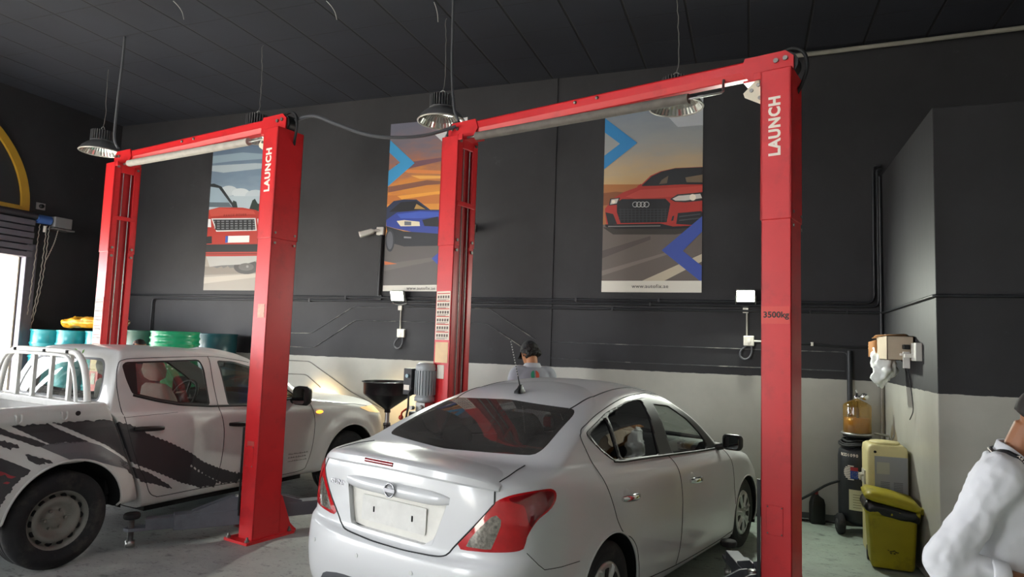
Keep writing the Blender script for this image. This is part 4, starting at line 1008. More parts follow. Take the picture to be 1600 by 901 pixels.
BED_ROWS = [bed_row(-1.22, 0.36, 0.78, gapx(.34)-.004), bed_row(-1.27, 0.385, 0.842, gapx(.38)-.004), bed_row(-1.29, 0.42, 0.862, gapx(.42)-.004), bed_row(-1.30, 0.55, 0.882, gapx(.55)-.004),
    bed_row(-1.305, 0.75, 0.890, gapx(.75)-.004), bed_row(-1.305, 0.90, 0.888, gapx(.90)-.004), bed_row(-1.305, 1.0, 0.878, gapx(1.0)-.004), bed_row(-1.30, 1.05, 0.868, gapx(1.05)-.004), bed_row(-1.30, 1.062, 0.876, gapx(1.06)-.004),
    bed_row(-1.30, 1.15, 0.874, gapx(1.15)-.004), bed_row(-1.295, 1.178, 0.862, gapx(1.18)-.004), bed_row(-1.285, 1.183, 0.85, gapx(1.18)-.008), bed_row(-1.235, 1.183, 0.80, 0.245), bed_row(-1.225, 1.17, 0.785, 0.235),
    bed_row(-1.22, 1.10, 0.775, 0.23), bed_row(-1.215, 0.75, 0.765, 0.22), bed_row(-1.20, 0.735, 0.75, 0.20)]
BED_ROWS.append(R_(-0.75, 0.01, 5, 0.735, 0.735, 0.735, 0, 0.0, -0.3, 0.01, 5, 0.735))
PWB = 3.0; PR = 0.348; PTR = 0.765
PSH = arch_shape((0.03, PWB), 0.375, 0.44, 0.56, 0.034)
CAB = car_loft(CAB_ROWS, n=(20, 80, 26), shape=PSH)
BED = car_loft(BED_ROWS, n=(20, 60, 20), shape=PSH)
PICK_SHEETS = [CAB, BED]
pickup = thing('pickup_truck', 'white double-cab pickup with torn black side graphics, ladder rack and steel wheels', 'pickup truck', (-5.617, 3.68, 0), 1.4097)
#PROBE_END

psk = Skin(Sheet(np.concatenate([CAB.V, BED.V]), list(CAB.F)+[tuple(i+len(CAB.V) for i in f) for f in BED.F], None))
cab, bed = CAB, BED
for c_ in (0.03, PWB):
    out = []
    for s_ in (cab, bed):
        g = np.minimum(np.minimum(0.405-np.hypot(s_.V[:, 0]-c_, s_.V[:, 2]-0.375), np.abs(s_.V[:, 1])-0.55), 1.0-s_.V[:, 2])
        g = np.where((s_ is bed) & (np.abs(s_.V[:, 1]) < 0.82), -1.0, g) if s_ is bed else g
        out.append(s_.split(g)[1])
    cab, bed = out
whole_cab, whole_bed = cab, bed
# windows
PW_R = round_poly([(0.468, 1.465), (0.505, 1.492), (1.19, 1.508), (1.218, 1.43), (1.232, 1.098), (0.937, 1.128), (0.739, 1.170), (0.525, 1.230), (0.486, 1.353)], 0.03)
PW_F = round_poly([(1.372, 1.498), (1.56, 1.487), (1.80, 1.42), (2.04, 1.28), (2.28, 1.115), (1.677, 1.075), (1.418, 1.088)], 0.03)
panes = []
for nm, P in (('rear_door_glass', PW_R), ('front_door_glass', PW_F)):
    g = np.minimum(sd_poly(XZ(cab), P), np.abs(cab.V[:, 1])-0.5)
    w_, cab = cab.split(g)
    fr, gl = w_.split(0.016-sd_poly(XZ(w_), P))
    if nm == 'rear_door_glass':
        q, gl = gl.split(0.578-gl.V[:, 0]-(1.35-gl.V[:, 2])*0.06)
        for k in q.islands(): panes.append(('quarter_panel', k.moved(-0.002), TRIM_BK))
    for k in fr.islands():
        if len(k.F) > 30: panes.append(('window_frame', k.moved(-0.001), TRIM_BK))
    for k in gl.islands(): panes.append((nm, k.moved(-0.008), None))
PW_B = round_poly([(-0.66, 1.165), (-0.63, 1.33), (-0.53, 1.515), (0.53, 1.515), (0.63, 1.33), (0.66, 1.165)], 0.09)
g = np.minimum(sd_poly(YZ(cab), PW_B), 0.56-cab.V[:, 0]); bw, cab = cab.split(g)
PW_W = round_poly([(-0.74, 1.125), (-0.58, 1.50), (0, 1.53), (0.58, 1.50), (0.74, 1.125), (0, 1.125)], 0.05)
g = np.minimum(sd_poly(YZ(cab), PW_W), cab.V[:, 0]-1.6); pws, cab = cab.split(g)
HL = [(101.2*0.03, 0.952), (106*0.03, 0.955), (113*0.03, 0.945), (114*0.03, 0.87), (107*0.03, 0.86), (103*0.03, 0.888)]
g = np.minimum(sd_poly(SZ(cab), round_poly(HL, 0.012)), cab.V[:, 0]-2.6); phl, cab = cab.split(g)
g = np.minimum(sd_poly(YZ(cab), round_poly([(-0.44, 0.90), (-0.36, 0.62), (0.36, 0.62), (0.44, 0.90)], 0.04)), cab.V[:, 0]-3.2); pgr, cab = cab.split(g)
g = np.minimum(sd_poly(YZ(cab), round_poly([(-0.60, 0.55), (-0.52, 0.42), (0.52, 0.42), (0.60, 0.55)], 0.03)), cab.V[:, 0]-3.2); plow, cab = cab.split(g)
cabo = cab.object('cab', PAINT_P, pickup)
bedo = bed.object('cargo_bed', PAINT_P, pickup)
GLASS_P = glass('truck_glass', (0.66, 0.71, 0.68), 0.10, 0.02, 0.10)
for nm, k, m_ in panes: k.object(nm, m_ or GLASS_P, pickup)
bwf, bwp = bw.split(0.02-sd_poly(YZ(bw), PW_B)); bwf.object('rear_window_seal', TRIM_BK, cabo); bwp.moved(-0.004).object('rear_window', GLASS_P, pickup)
pws.object('windscreen', GLASS_P, pickup)
HEAD_ON = mat('headlamp_lit', 'ffd9a0', 0.1, 0, 0.6, emit=1.2)
for sg in (-1, 1):
    l = bpy.data.lights.new('headlamp_beam', 'SPOT'); l.energy = 15; l.color = (1.0, 0.72, 0.38); l.spot_size = rad(125); l.spot_blend = 0.9; l.shadow_soft_size = 0.05
    lo = bpy.data.objects.new('headlamp_beam', l); COL.objects.link(lo); lo.parent = pickup; lo.location = (3.82, sg*0.66, 0.91); lo.rotation_euler = (0, rad(-85), 0)
for k in phl.islands(): k.moved(0.002).object('headlamp', mat('headlamp_lens', 'e8c489', 0.08, 0.2, 0.6, coat=0.8, emit=0.5), pickup)
pgr.object('grille', BLACK, cabo); plow.object('bumper_grille', BLACK, cabo)
for z in (0.68, 0.75, 0.82):
    P = [tuple(psk.front(y, z)[0]) for y in np.linspace(-0.40, 0.40, 15)]; sweep_ring(P, 0.012, 'grille_bar', CHROME, cabo)
# torn graphics along both sides
G_DK = mat('charcoal_graphic', '3b393c', 0.42, 0, 0.5, var=0.05); G_GR = mat('grey_graphic', '6c6b6e', 0.4, var=0.05); G_RED = mat('red_graphic', 'a03038', 0.4)
def ragged(s, P, amp=0.010):
    amp = amp*2.2
    x, z = s.V[:, 0], s.V[:, 2]; u = x*0.88-z*0.47; v = x*0.47+z*0.88
    n = np.sin(v*260+2.5*np.sin(u*9))*0.45+np.sin(v*520+u*14)*0.25+np.sin(v*95+u*11)*0.5+0.25*np.sin(u*70+v*40)
    Q = XZ(s)+(amp*4.0*n)[:, None]*np.array([0.88, -0.47])
    return sd_poly(Q, P)+amp*0.35*np.sin(u*140+v*60)
GR = {
 'bed': [(G_DK, 0.002, [(-0.11, 1.063), (0.268, 1.053), (0.40, 1.04), (0.44, 0.87), (0.52, 0.70), (0.47, 0.715), (0.311, 0.844), (0.127, 0.945), (-0.023, 1.026)]),
         (G_DK, 0.002, [(-0.371, 1.064), (-0.131, 1.060), (-0.053, 1.009), (0.087, 0.933), (0.168, 0.893), (0.026, 0.908), (-0.117, 0.912), (-0.239, 0.985), (-0.346, 1.05)]),
         (G_DK, 0.002, [(-0.9, 1.06), (-0.433, 1.06), (-0.37, 1.02), (-0.229, 0.962), (-0.126, 0.906), (-0.208, 0.905), (-0.3, 0.953), (-0.429, 1.012), (-0.9, 1.03)]),
         (G_GR, 0.0, [(-0.189, 0.906), (-0.079, 0.918), (0.129, 0.906), (0.241, 0.862), (0.395, 0.757), (0.50, 0.66), (0.48, 0.645), (0.353, 0.69), (0.169, 0.764), (0.016, 0.785), (-0.097, 0.850)]),
         (G_DK, 0.004, [(-0.75, 1.0), (-0.429, 0.974), (-0.351, 0.947), (-0.304, 0.912), (-0.375, 0.907), (-0.428, 0.938), (-0.75, 0.94)]),
         (G_DK, 0.003, [(-0.268, 0.864), (-0.197, 0.834), (-0.106, 0.794), (-0.187, 0.768), (-0.219, 0.793), (-0.254, 0.833)]),
         (G_DK, 0.001, [(-0.9, 0.93), (-0.422, 0.855), (-0.316, 0.797), (-0.235, 0.746), (-0.294, 0.702), (-0.341, 0.652), (-0.384, 0.573), (-0.44, 0.42), (-0.9, 0.42)]),
         (G_DK, 0.003, [(0.40, 0.735), (0.47, 0.70), (0.56, 0.60), (0.60, 0.52), (0.52, 0.57), (0.455, 0.65), (0.42, 0.67)])],
 'cab': [(G_DK, 0.005, [(0.20, 1.07), (0.376, 1.022), (0.484, 0.992), (0.592, 0.924), (0.842, 0.806), (1.023, 0.706), (1.12, 0.629), (1.344, 0.52), (1.62, 0.43), (1.75, 0.38), (1.466, 0.372), (1.366, 0.385), (1.194, 0.488), (1.015, 0.612), (1.116, 0.530), (1.386, 0.385), (1.177, 0.378), (0.966, 0.455), (0.785, 0.553), (0.566, 0.661), (0.43, 0.735), (0.25, 0.86), (0.15, 1.0)]),
         (G_DK, 0.004, [(0.50, 0.667), (0.668, 0.586), (0.866, 0.446), (0.888, 0.419), (0.747, 0.475), (0.582, 0.532), (0.52, 0.60)])]}
for key, sh, par in (('bed', whole_bed, bedo), ('cab', whole_cab, cabo)):
    src = sh.split(np.abs(sh.V[:, 1])-0.80)[0]
    for m_, amp, P in GR[key]:
        for sg in (-1, 1):
            one = src.split(src.V[:, 1]*sg)[0]
            near = one.split(sd_poly(XZ(one), P)+0.06)[0]
            # refine so that the torn edge can follow its noise
            for ax in (0, 2):
                lo, hi = near.V[:, ax].min(), near.V[:, ax].max()
                for c_ in np.arange(lo+0.004, hi, 0.0085 if ax == 2 else 0.012):
                    a_, b_ = near.split(near.V[:, ax]-c_+1e-9); near = Sheet(np.concatenate([a_.V, b_.V]), a_.F+[tuple(i+len(a_.V) for i in f) for f in b_.F], np.concatenate([a_.A, b_.A])) if a_.F and b_.F else near
            g_, _ = near.split(ragged(near, P, amp))
            if not g_.F: continue
            isl = sorted(g_.weld().islands(), key=lambda q: -len(q.F)); big = isl[0]
            b = MB(); b.add(big.V+np.array([0, sg*0.0018, 0.0006]), big.F, 0, True); go = b.build('side_graphic', m_, par)
            b = MB()
            for q in isl[1:]:
                if len(q.F) > 3: b.add(q.V+np.array([0, sg*0.0018, 0.0006]), q.F, 0, True)
            if b.f: b.build_each('side_graphic', m_, par)
for P in ([(-0.9, 0.86), (-0.415, 0.768), (-0.312, 0.709), (-0.324, 0.696), (-0.412, 0.735), (-0.9, 0.82)], [(-0.9, 0.79), (-0.41, 0.71), (-0.335, 0.672), (-0.347, 0.66), (-0.41, 0.689), (-0.9, 0.76)]):
    for sg in (-1, 1):
        one = whole_bed.split(np.minimum(whole_bed.V[:, 1]*sg-0.8, sd_poly(XZ(whole_bed), P)))[0]
        b = MB(); b.add(one.V+np.array([0, sg*0.0032, 0]), one.F, 0, True); b.build('side_graphic', G_RED, bedo)
for sg in (-1, 1):
    seam(psk, [(1.75, 1.475), (1.576, 1.505), (1.307, 1.532), (0.705, 1.522), (0.50, 1.51), (0.44, 1.46), (0.405, 1.30), (0.43, 1.056), (0.491, 0.832), (0.56, 0.66), (0.626, 0.548), (0.68, 0.43), (0.74, 0.385), (0.82, 0.376), (1.308, 0.376), (2.05, 0.350)], 'side', 'door_seam', cabo, 0.0032, sg=sg)
    seam(psk, [(1.30, 1.53), (1.29, 1.346), (1.315, 1.064), (1.345, 0.849), (1.338, 0.60), (1.30, 0.38)], 'side', 'door_seam', cabo, 0.0032, sg=sg)
    seam(psk, [(2.41, 1.085), (2.446, 0.996), (2.462, 0.804), (2.446, 0.597), (2.40, 0.42), (2.34, 0.36), (2.05, 0.350)], 'side', 'door_seam', cabo, 0.0032, sg=sg)
    seam(psk, [(2.66, 1.043), (2.92, 1.008), (3.13, 0.990), (3.34, 0.955)], 'side', 'bonnet_seam', cabo, 0.004, sg=sg)
    seam(psk, [(0.42, 1.056), (0.70, 1.060), (0.9, 1.062)], 'side', 'panel_crease', cabo, 0.0015, sg=sg)
    P = []
    for x in np.linspace(0.53, 2.28, 36):
        z = float(np.interp(x, [0.525, 0.739, 0.937, 1.232, 1.418, 1.677, 2.28], [1.224, 1.164, 1.122, 1.090, 1.082, 1.070, 1.108])); h = psk.side(x, z, sg); P.append(tuple(h[0]+h[1]*0.002))
    sweep_ring(P, 0.010, 'belt_moulding', TRIM_BK, cabo)
    for x0, x1, z0, z1 in ((0.49, 0.745, 0.963, 0.948), (1.385, 1.625, 0.921, 0.903)):
        R = []
        for t in np.linspace(0, 1, 9):
            x = x0+(x1-x0)*t; z = z0+(z1-z0)*t; h = psk.side(x, z, sg)[0]; k = math.sin(PI*min(max(t, 0.02), 0.98))**0.3; out = 0.012+0.022*k; hz = 0.010+0.012*k
            R.append([(x, h.y+sg*(out+hz*0.6*math.cos(a)), z+hz*math.sin(a)) for a in np.linspace(0, 2*PI, 11)[:-1]])
        b = MB(); b.loft(R if sg > 0 else [r[::-1] for r in R]); b.build('door_handle', BLACK, pickup)
    R = []
    for t, w, hh in ((0, 0.05, 0.06), (0.08, 0.10, 0.092), (0.4, 0.112, 0.098), (0.75, 0.09, 0.08), (1, 0.04, 0.03)): R.append([(2.12+0.14*t, sg*0.985+p[0]*0.9, 1.145+p[1]) for p in rrect(-w, w, -hh, hh, min(w, hh)*0.5)])
    b = MB(); b.loft(R); mr = b.build('door_mirror', BLACK, pickup)
    b = MB(); b.prism(rrect(-0.080, 0.080, -0.080, 0.080, 0.03), 0, 0.006, M=frame_M((2.122, sg*0.985, 1.145), (0, -1, 0), (0, 0, 1))); b.build('mirror_glass', mat('mirror_glass', '7d8184', 0.06, 1.0), mr)
    b = MB(); b.tube([(2.20, sg*0.80, 1.08), (2.20, sg*0.86, 1.09), (2.19, sg*0.92, 1.11)], [0.035, 0.03, 0.03], 10); b.build('mirror_arm', BLACK, mr)
    # side repeater, lit amber
    R = []
    for t in np.linspace(0, 1, 7):
        x = 2.49+0.095*t; h = psk.side(x, 0.947, sg)[0]; k = max(math.sin(PI*t), 0.15)**0.5
        R.append([(x, h.y+sg*0.012*k*math.cos(a), 0.947+0.017*k*math.sin(a)) for a in np.linspace(0, 2*PI, 11)[:-1]])
    b = MB(); b.loft(R); b.build('side_repeater', mat('amber_lit', 'ff8a1c', 0.2, emit=5.0), pickup)
    for x in (-0.331, -0.034, -0.75):
        h = psk.side(x, 1.10, sg)[0]; b = MB(); b.tube(smooth_line([(x-0.018, h.y, 1.135), (x-0.018, h.y+sg*0.014, 1.12), (x-0.015, h.y+sg*0.018, 1.09), (x, h.y+sg*0.018, 1.078), (x+0.015, h.y+sg*0.018, 1.09), (x+0.018, h.y+sg*0.014, 1.12), (x+0.018, h.y, 1.135)], 4), 0.007, 8); b.build('rope_hook', PAINT_P, bedo)
    h = psk.side(0.065, 1.119, sg)[0]; b = MB(); b.cyl((0.065, h.y-sg*0.003, 1.119), (0.065, h.y+sg*0.004, 1.119), 0.018, 16); b.build('rail_plug', BLACK, bedo)
    b = MB(); b.box(-1.312, -1.22, sg*0.80-0.075, sg*0.80+0.075, 0.62, 0.98); b.build('rear_lamp', LAMP_RED, pickup, bevel=0.012)
    for x in (0.0, PWB):
        T = Matrix.Translation((x, sg*PTR, PR)) @ Matrix.Rotation(-PI/2*sg, 4, 'X')
        ty = tyre('wheel', pickup, (x, sg*PTR, PR), PR, 0.235, 0.208, sg)
        b = MB(); prof = [(0.198, -0.09), (0.205, 0.096), (0.215, 0.102), (0.221, 0.096), (0.215, 0.085), (0.196, 0.078), (0.190, 0.045), (0.178, 0.050), (0.168, 0.070), (0.145, 0.085), (0.118, 0.070), (0.095, 0.040), (0.075, 0.038), (0.062, 0.045), (0.05, 0.06), (0.0, 0.062)]
        b.lathe(prof, 48, M=T); rim = b.build('steel_rim', mat('steel_wheel_silver', '85837d', 0.5, 0.2, var=0.08, dirt='6f6a62', dirt_amt=0.4, dirt_scale=9), ty)
        for k in range(14):
            a = 2*PI*k/14; Mh = T @ Matrix.Rotation(a, 4, 'Z') @ Matrix.Translation((0.168, 0, 0.066)) @ Matrix.Rotation(rad(-38), 4, 'Y')
            b = MB(); b.lathe([(0, 0.006), (0.0185, 0.006), (0.0195, -0.01), (0, -0.01)], 14, M=Mh @ Matrix.Diagonal((0.9, 1.15, 1, 1))); b.build('rim_hole', DARK, rim)
        for k in range(6):
            a = 2*PI*k/6; b = MB(); b.lathe([(0, 0.062), (0.011, 0.06), (0.012, 0.038), (0, 0.036)], 6, M=T @ Matrix.Rotation(a, 4, 'Z') @ Matrix.Translation((0.07, 0, 0)), smooth=False); b.build('wheel_nut', M_BOLT, rim)
        xc = 0.03 if x == 0 else x
        b = MB(); arc_ = [(xc+0.41*math.cos(t), 0.375+0.41*math.sin(t)) for t in np.linspace(-0.05, PI+0.05, 29)]
        b.loft([[(p[0], sg*0.56, p[1]) for p in arc_], [(p[0], sg*0.885, p[1]) for p in arc_]], 0, True, False)
        b.add([(p[0], sg*0.56, p[1]) for p in arc_], [tuple(range(len(arc_)))]); b.build('wheel_well', DARK, cabo)
        lipp = []
        for t in np.linspace(-0.10, PI+0.10, 40):
            h = psk.side(xc+0.407*math.cos(t), 0.375+0.407*math.sin(t), sg)
            if h[0] is not None: lipp.append(tuple(h[0]))
        sweep_ring(lipp, 0.009, 'arch_lip', PAINT_P, cabo if x else bedo)
    # three short lines of small script low on the front door
    b = MB(); rg = random.Random(4)
    for r_ in range(3):
        x = 2.13
        while x < 2.37:
            w_ = rg.uniform(0.008, 0.03); z = 0.548-0.036*r_-0.06*(x-2.13)*0.3; h = psk.side(x, z, sg)[0]; y_ = h.y+sg*0.001
            b.box(x, x+w_, min(y_-0.001, y_+0.001), max(y_-0.001, y_+0.001), z-0.003, z+0.002)
            if rg.random() < 0.6: b.box(x+w_*0.4, x+w_*0.4+0.004, min(y_-0.001, y_+0.001), max(y_-0.001, y_+0.001), z, z+0.012)
            x += w_+rg.uniform(0.003, 0.009)
    b.build('door_inscription', mat('grey_ink', '55534f', 0.6), cabo)
# tailgate line, chassis, bumper
b = MB(); b.box(-1.2, 3.5, -0.50, 0.50, 0.30, 0.40); b.box(-1.25, 0.2, -0.52, 0.52, 0.55, 0.70); b.box(0.7, 2.4, -0.78, 0.78, 0.26, 0.33)
b.build('chassis', DARK, pickup)
for x in (0.0, PWB):
    b = MB(); b.cyl((x, -0.66, PR-0.02), (x, 0.66, PR-0.02), 0.045, 12); b.build('axle', DARK, pickup)
b = MB(); b.tube([(-1.30, -0.80, 0.48), (-1.40, -0.74, 0.48), (-1.41, 0.74, 0.48), (-1.30, 0.80, 0.48)], 0.06, 12); b.build('rear_bumper', STEEL, pickup)
# headboard rack behind the cab
M_RACK = mat('white_rack_paint', 'd9d8d3', 0.35, 0, 0.5, dirt='8a857c', dirt_amt=0.4, dirt_scale=7)
def bar(name, pts, w, d, parent, m_=M_RACK):
    b = MB(); b.tube(pts, w, 8); return b.build(name, m_, parent)
hoop = smooth_line([(0.22, -0.70, 1.183), (0.22, -0.665, 1.33), (0.22, -0.615, 1.45), (0.22, -0.54, 1.53), (0.22, -0.43, 1.56), (0.22, 0, 1.565), (0.22, 0.43, 1.56), (0.22, 0.54, 1.53), (0.22, 0.615, 1.45), (0.22, 0.665, 1.33), (0.22, 0.70, 1.183)], 6)
rack = bar('headboard_rack', hoop, 0.026, 0, pickup)
bar('inner_hoop', [(0.16, y*0.93, 1.183+(z-1.183)*0.93) for x, y, z in hoop], 0.014, 0, rack)
for y in (0.40, 0.14, -0.14, -0.42):
    b = MB(); b.box(0.205, 0.235, y-0.018, y+0.018, 1.14, 1.56); b.build('rack_bar', M_RACK, rack, bevel=0.003)
b = MB(); b.box(0.17, 0.25, -0.72, 0.72, 1.12, 1.175); b.build('rack_rail', M_RACK, rack, bevel=0.006)
for y in (-0.40, -0.05, 0.43):
    b = MB(); b.cyl((0.19, y, 1.55), (0.19, y, 1.575), 0.012, 8); b.build('rack_bolt', BLACK, rack)
# cabin
lin = whole_cab.split(np.minimum(np.minimum(whole_cab.V[:, 0]-0.3, 2.5-whole_cab.V[:, 0]), np.minimum(whole_cab.V[:, 2]-0.40, 1.075-whole_cab.V[:, 2])))[0]
lin.moved(-0.03).object('cabin_lining', CAR_IN, pickup)
b = MB(); b.box(0.42, 2.5, -0.70, 0.70, 0.36, 0.44); b.box(0.40, 0.50, -0.72, 0.72, 0.44, 1.08); b.build('cabin_floor', CAR_IN, pickup)
SEAT_LT = mat('pale_seat_cover', 'a39c95', 0.85, var=0.1, scale=12)
for y in (-0.37, 0.37): seat('front_seat', pickup, 1.40, y, 0.36, SEAT_GR, SEAT_LT)
b = MB(); R = []
for t, d in ((0, 0.06), (0.5, 0.09), (0.9, 0.075), (1, 0.03)): R.append([(0.66-0.12*t+p[0], p[1], 0.72+0.44*t) for p in rrect(-d, d, -0.66, 0.66, 0.03)])
b.loft(R); b.box(0.60, 1.08, -0.66, 0.66, 0.58, 0.74); b.build('rear_bench', SEAT_GR, pickup)
dashboard('dashboard', pickup, 2.12, 1.06, 0.74, mat('dark_dashboard', '252628', 0.6), 0.38)
b = MB(); b.box(1.90, 1.92, -0.10, 0.10, 1.40, 1.47); b.build('inner_mirror', BLACK, pickup, bevel=0.01)
# ---------------------------------------------------------------- posters on the back wall (printed sheets, each print shape laid 0.4 mm over the last)
POSTER_SUV = [
  ('8fa3b0', 1, [(0,2.102),(0.581,2.119),(1.146,2.048),(1.15,1.992),(0.428,1.996),(0,1.982)]),
  ('a9b6bd', 1, [(0,1.948),(0.838,1.936),(1.157,1.9),(1.161,1.851),(0.236,1.823),(0,1.862)]),
  ('b9c2c6', 1, [(0.529,1.524),(0.519,1.494),(0.486,1.47),(0.434,1.455),(0.372,1.452),(0.308,1.461),(0.252,1.481),(0.214,1.509),(0.198,1.54),(0.208,1.571),(0.242,1.595),(0.295,1.61),(0.358,1.613),(0.421,1.603),(0.476,1.583),(0.514,1.556)]),
  ('c3cbce', 1, [(0.763,1.48),(0.753,1.453),(0.718,1.431),(0.664,1.418),(0.599,1.415),(0.533,1.424),(0.476,1.442),(0.437,1.468),(0.421,1.496),(0.432,1.524),(0.467,1.546),(0.522,1.559),(0.587,1.561),(0.653,1.552),(0.709,1.534),(0.748,1.509)]),
  ('b5c0c6', 1, [(1.078,1.417),(1.066,1.38),(1.025,1.35),(0.963,1.332),(0.887,1.328),(0.81,1.338),(0.743,1.362),(0.697,1.396),(0.679,1.435),(0.691,1.472),(0.732,1.502),(0.795,1.52),(0.872,1.524),(0.948,1.513),(1.014,1.489),(1.06,1.455)]),
  ('aab8c0', 1, [(0,1.471),(1.17,1.408),(1.17,1.198),(0,1.251)]),
  ('2b3833', 2, [(0.77,1.208),(0.825,1.363),(0.871,1.387),(0.929,1.31),(1.029,1.289),(1.17,1.314),(1.17,1.179)]),
  ('2f3a36', 2, [(0.429,1.264),(0.46,1.379),(0.523,1.356),(0.556,1.259)]),
  ('9d958a', 1, [(0,0.599),(1.17,0.575),(1.17,0),(0,0)]),
  ('b5ac9f', 2, [(0,0.201),(1.17,0.259),(1.17,0.212),(0,0.102)]),
  ('847c72', 2, [(0,0.366),(1.084,0.357),(1.091,0.261),(0.003,0.234)]),
  ('a8352c', 3, [(0,1.249),(0.2,1.283),(0.653,1.259),(0.897,1.213),(1.012,1.16),(1.05,1.03),(1.091,0.51),(0,0.525)]),
  ('bb4c40', 4, [(0,1.248),(0.222,1.269),(0.858,1.205),(0.902,1.148),(0.045,1.146)]),
  ('2e3236', 4, [(0,1.658),(0.062,1.661),(0.213,1.607),(0.518,1.271),(0.474,1.266),(0.165,1.586),(0,1.611)]),
  ('93a6b2', 4, [(0,1.614),(0.165,1.586),(0.457,1.273),(0,1.295)]),
  ('5b6870', 5, [(0,1.369),(0.38,1.349),(0.449,1.273),(0,1.295)]),
  ('d2d2d0', 5, [(0.061,1.112),(0.907,1.09),(0.946,0.898),(0.176,0.902)]),
  ('35383c', 6, [(0.092,1.094),(0.888,1.074),(0.921,0.914),(0.191,0.922)]),
  ('8d9093', 7, [(0.111,1.07),(0.902,1.051),(0.903,1.041),(0.12,1.06)]),
  ('8d9093', 7, [(0.114,1.033),(0.905,1.015),(0.906,1.005),(0.123,1.023)]),
  ('8d9093', 7, [(0.117,0.997),(0.908,0.98),(0.909,0.97),(0.127,0.986)]),
  ('8d9093', 7, [(0.121,0.96),(0.911,0.944),(0.911,0.934),(0.13,0.95)]),
  ('1e2023', 7, [(0.142,1.089),(0.172,1.088),(0.186,0.928),(0.157,0.929)]),
  ('1e2023', 7, [(0.23,1.086),(0.259,1.085),(0.273,0.926),(0.244,0.927)]),
  ('1e2023', 7, [(0.317,1.083),(0.346,1.082),(0.36,0.923),(0.331,0.924)]),
  ('1e2023', 7, [(0.404,1.08),(0.433,1.079),(0.446,0.921),(0.418,0.922)]),
  ('1e2023', 7, [(0.49,1.077),(0.518,1.077),(0.532,0.919),(0.503,0.92)]),
  ('1e2023', 7, [(0.575,1.075),(0.604,1.074),(0.617,0.916),(0.589,0.917)]),
  ('1e2023', 7, [(0.661,1.072),(0.689,1.071),(0.702,0.914),(0.674,0.915)]),
  ('1e2023', 7, [(0.745,1.069),(0.773,1.068),(0.786,0.912),(0.758,0.912)]),
  ('1e2023', 7, [(0.829,1.066),(0.857,1.065),(0.87,0.909),(0.842,0.91)]),
  ('d9dcdd', 5, [(0.939,1.079),(1.046,1.079),(1.055,0.959),(0.965,0.958)]),
  ('6a7076', 6, [(0.965,1.055),(1.047,1.056),(1.053,0.991),(0.978,0.987)]),
  ('d9dcdd', 5, [(0,1.106),(0.049,1.102),(0.069,0.975),(0,0.979)]),
  ('dfe2df', 6, [(0.364,0.831),(0.817,0.827),(0.817,0.726),(0.365,0.726)]),
  ('3156a8', 7, [(0.364,0.831),(0.413,0.83),(0.414,0.728),(0.365,0.726)]),
  ('25272a', 5, [(0,0.831),(0.094,0.834),(0.105,0.722),(0,0.718)]),
  ('27292c', 5, [(0,0.708),(1.076,0.692),(1.085,0.58),(0,0.591)]),
  ('7d2a25', 5, [(0,0.591),(1.085,0.58),(1.088,0.542),(0,0.552)]),
  ('b9433a', 6, [(0,0.585),(1.066,0.574),(1.067,0.561),(0,0.572)]),
  ('aeada9', 5, [(0.019,0.518),(1.055,0.516),(0.96,0.438),(0.766,0.392),(0.322,0.38),(0.096,0.359)]),
  ('6c6b69', 4, [(0.096,0.359),(0.322,0.38),(0.766,0.392),(0.716,0.263),(0.634,0.296),(0.549,0.345),(0.489,0.336),(0.445,0.369),(0.366,0.337),(0.323,0.366),(0.243,0.338),(0.158,0.365)]),
  ('4a4846', 4, [(1.037,0.351),(1.03,0.32),(1.005,0.292),(0.963,0.269),(0.907,0.253),(0.843,0.244),(0.776,0.245),(0.71,0.254),(0.651,0.271),(0.604,0.295),(0.572,0.324),(0.56,0.355),(0.567,0.386),(0.593,0.414),(0.636,0.437),(0.693,0.453),(0.758,0.461),(0.826,0.461),(0.891,0.451),(0.949,0.434),(0.995,0.41),(1.025,0.381)]),
  ('63605d', 5, [(0.935,0.352),(0.93,0.334),(0.911,0.318),(0.88,0.305),(0.841,0.297),(0.797,0.295),(0.753,0.298),(0.712,0.306),(0.679,0.32),(0.657,0.336),(0.649,0.354),(0.654,0.372),(0.673,0.388),(0.704,0.4),(0.744,0.408),(0.788,0.411),(0.832,0.407),(0.873,0.399),(0.905,0.386),(0.927,0.369)]),
  ('8b8986', 6, [(0.84,0.359),(0.839,0.351),(0.834,0.345),(0.827,0.341),(0.818,0.34),(0.808,0.341),(0.8,0.345),(0.795,0.352),(0.792,0.359),(0.793,0.367),(0.798,0.373),(0.805,0.377),(0.814,0.378),(0.824,0.377),(0.832,0.372),(0.837,0.366)]),
]
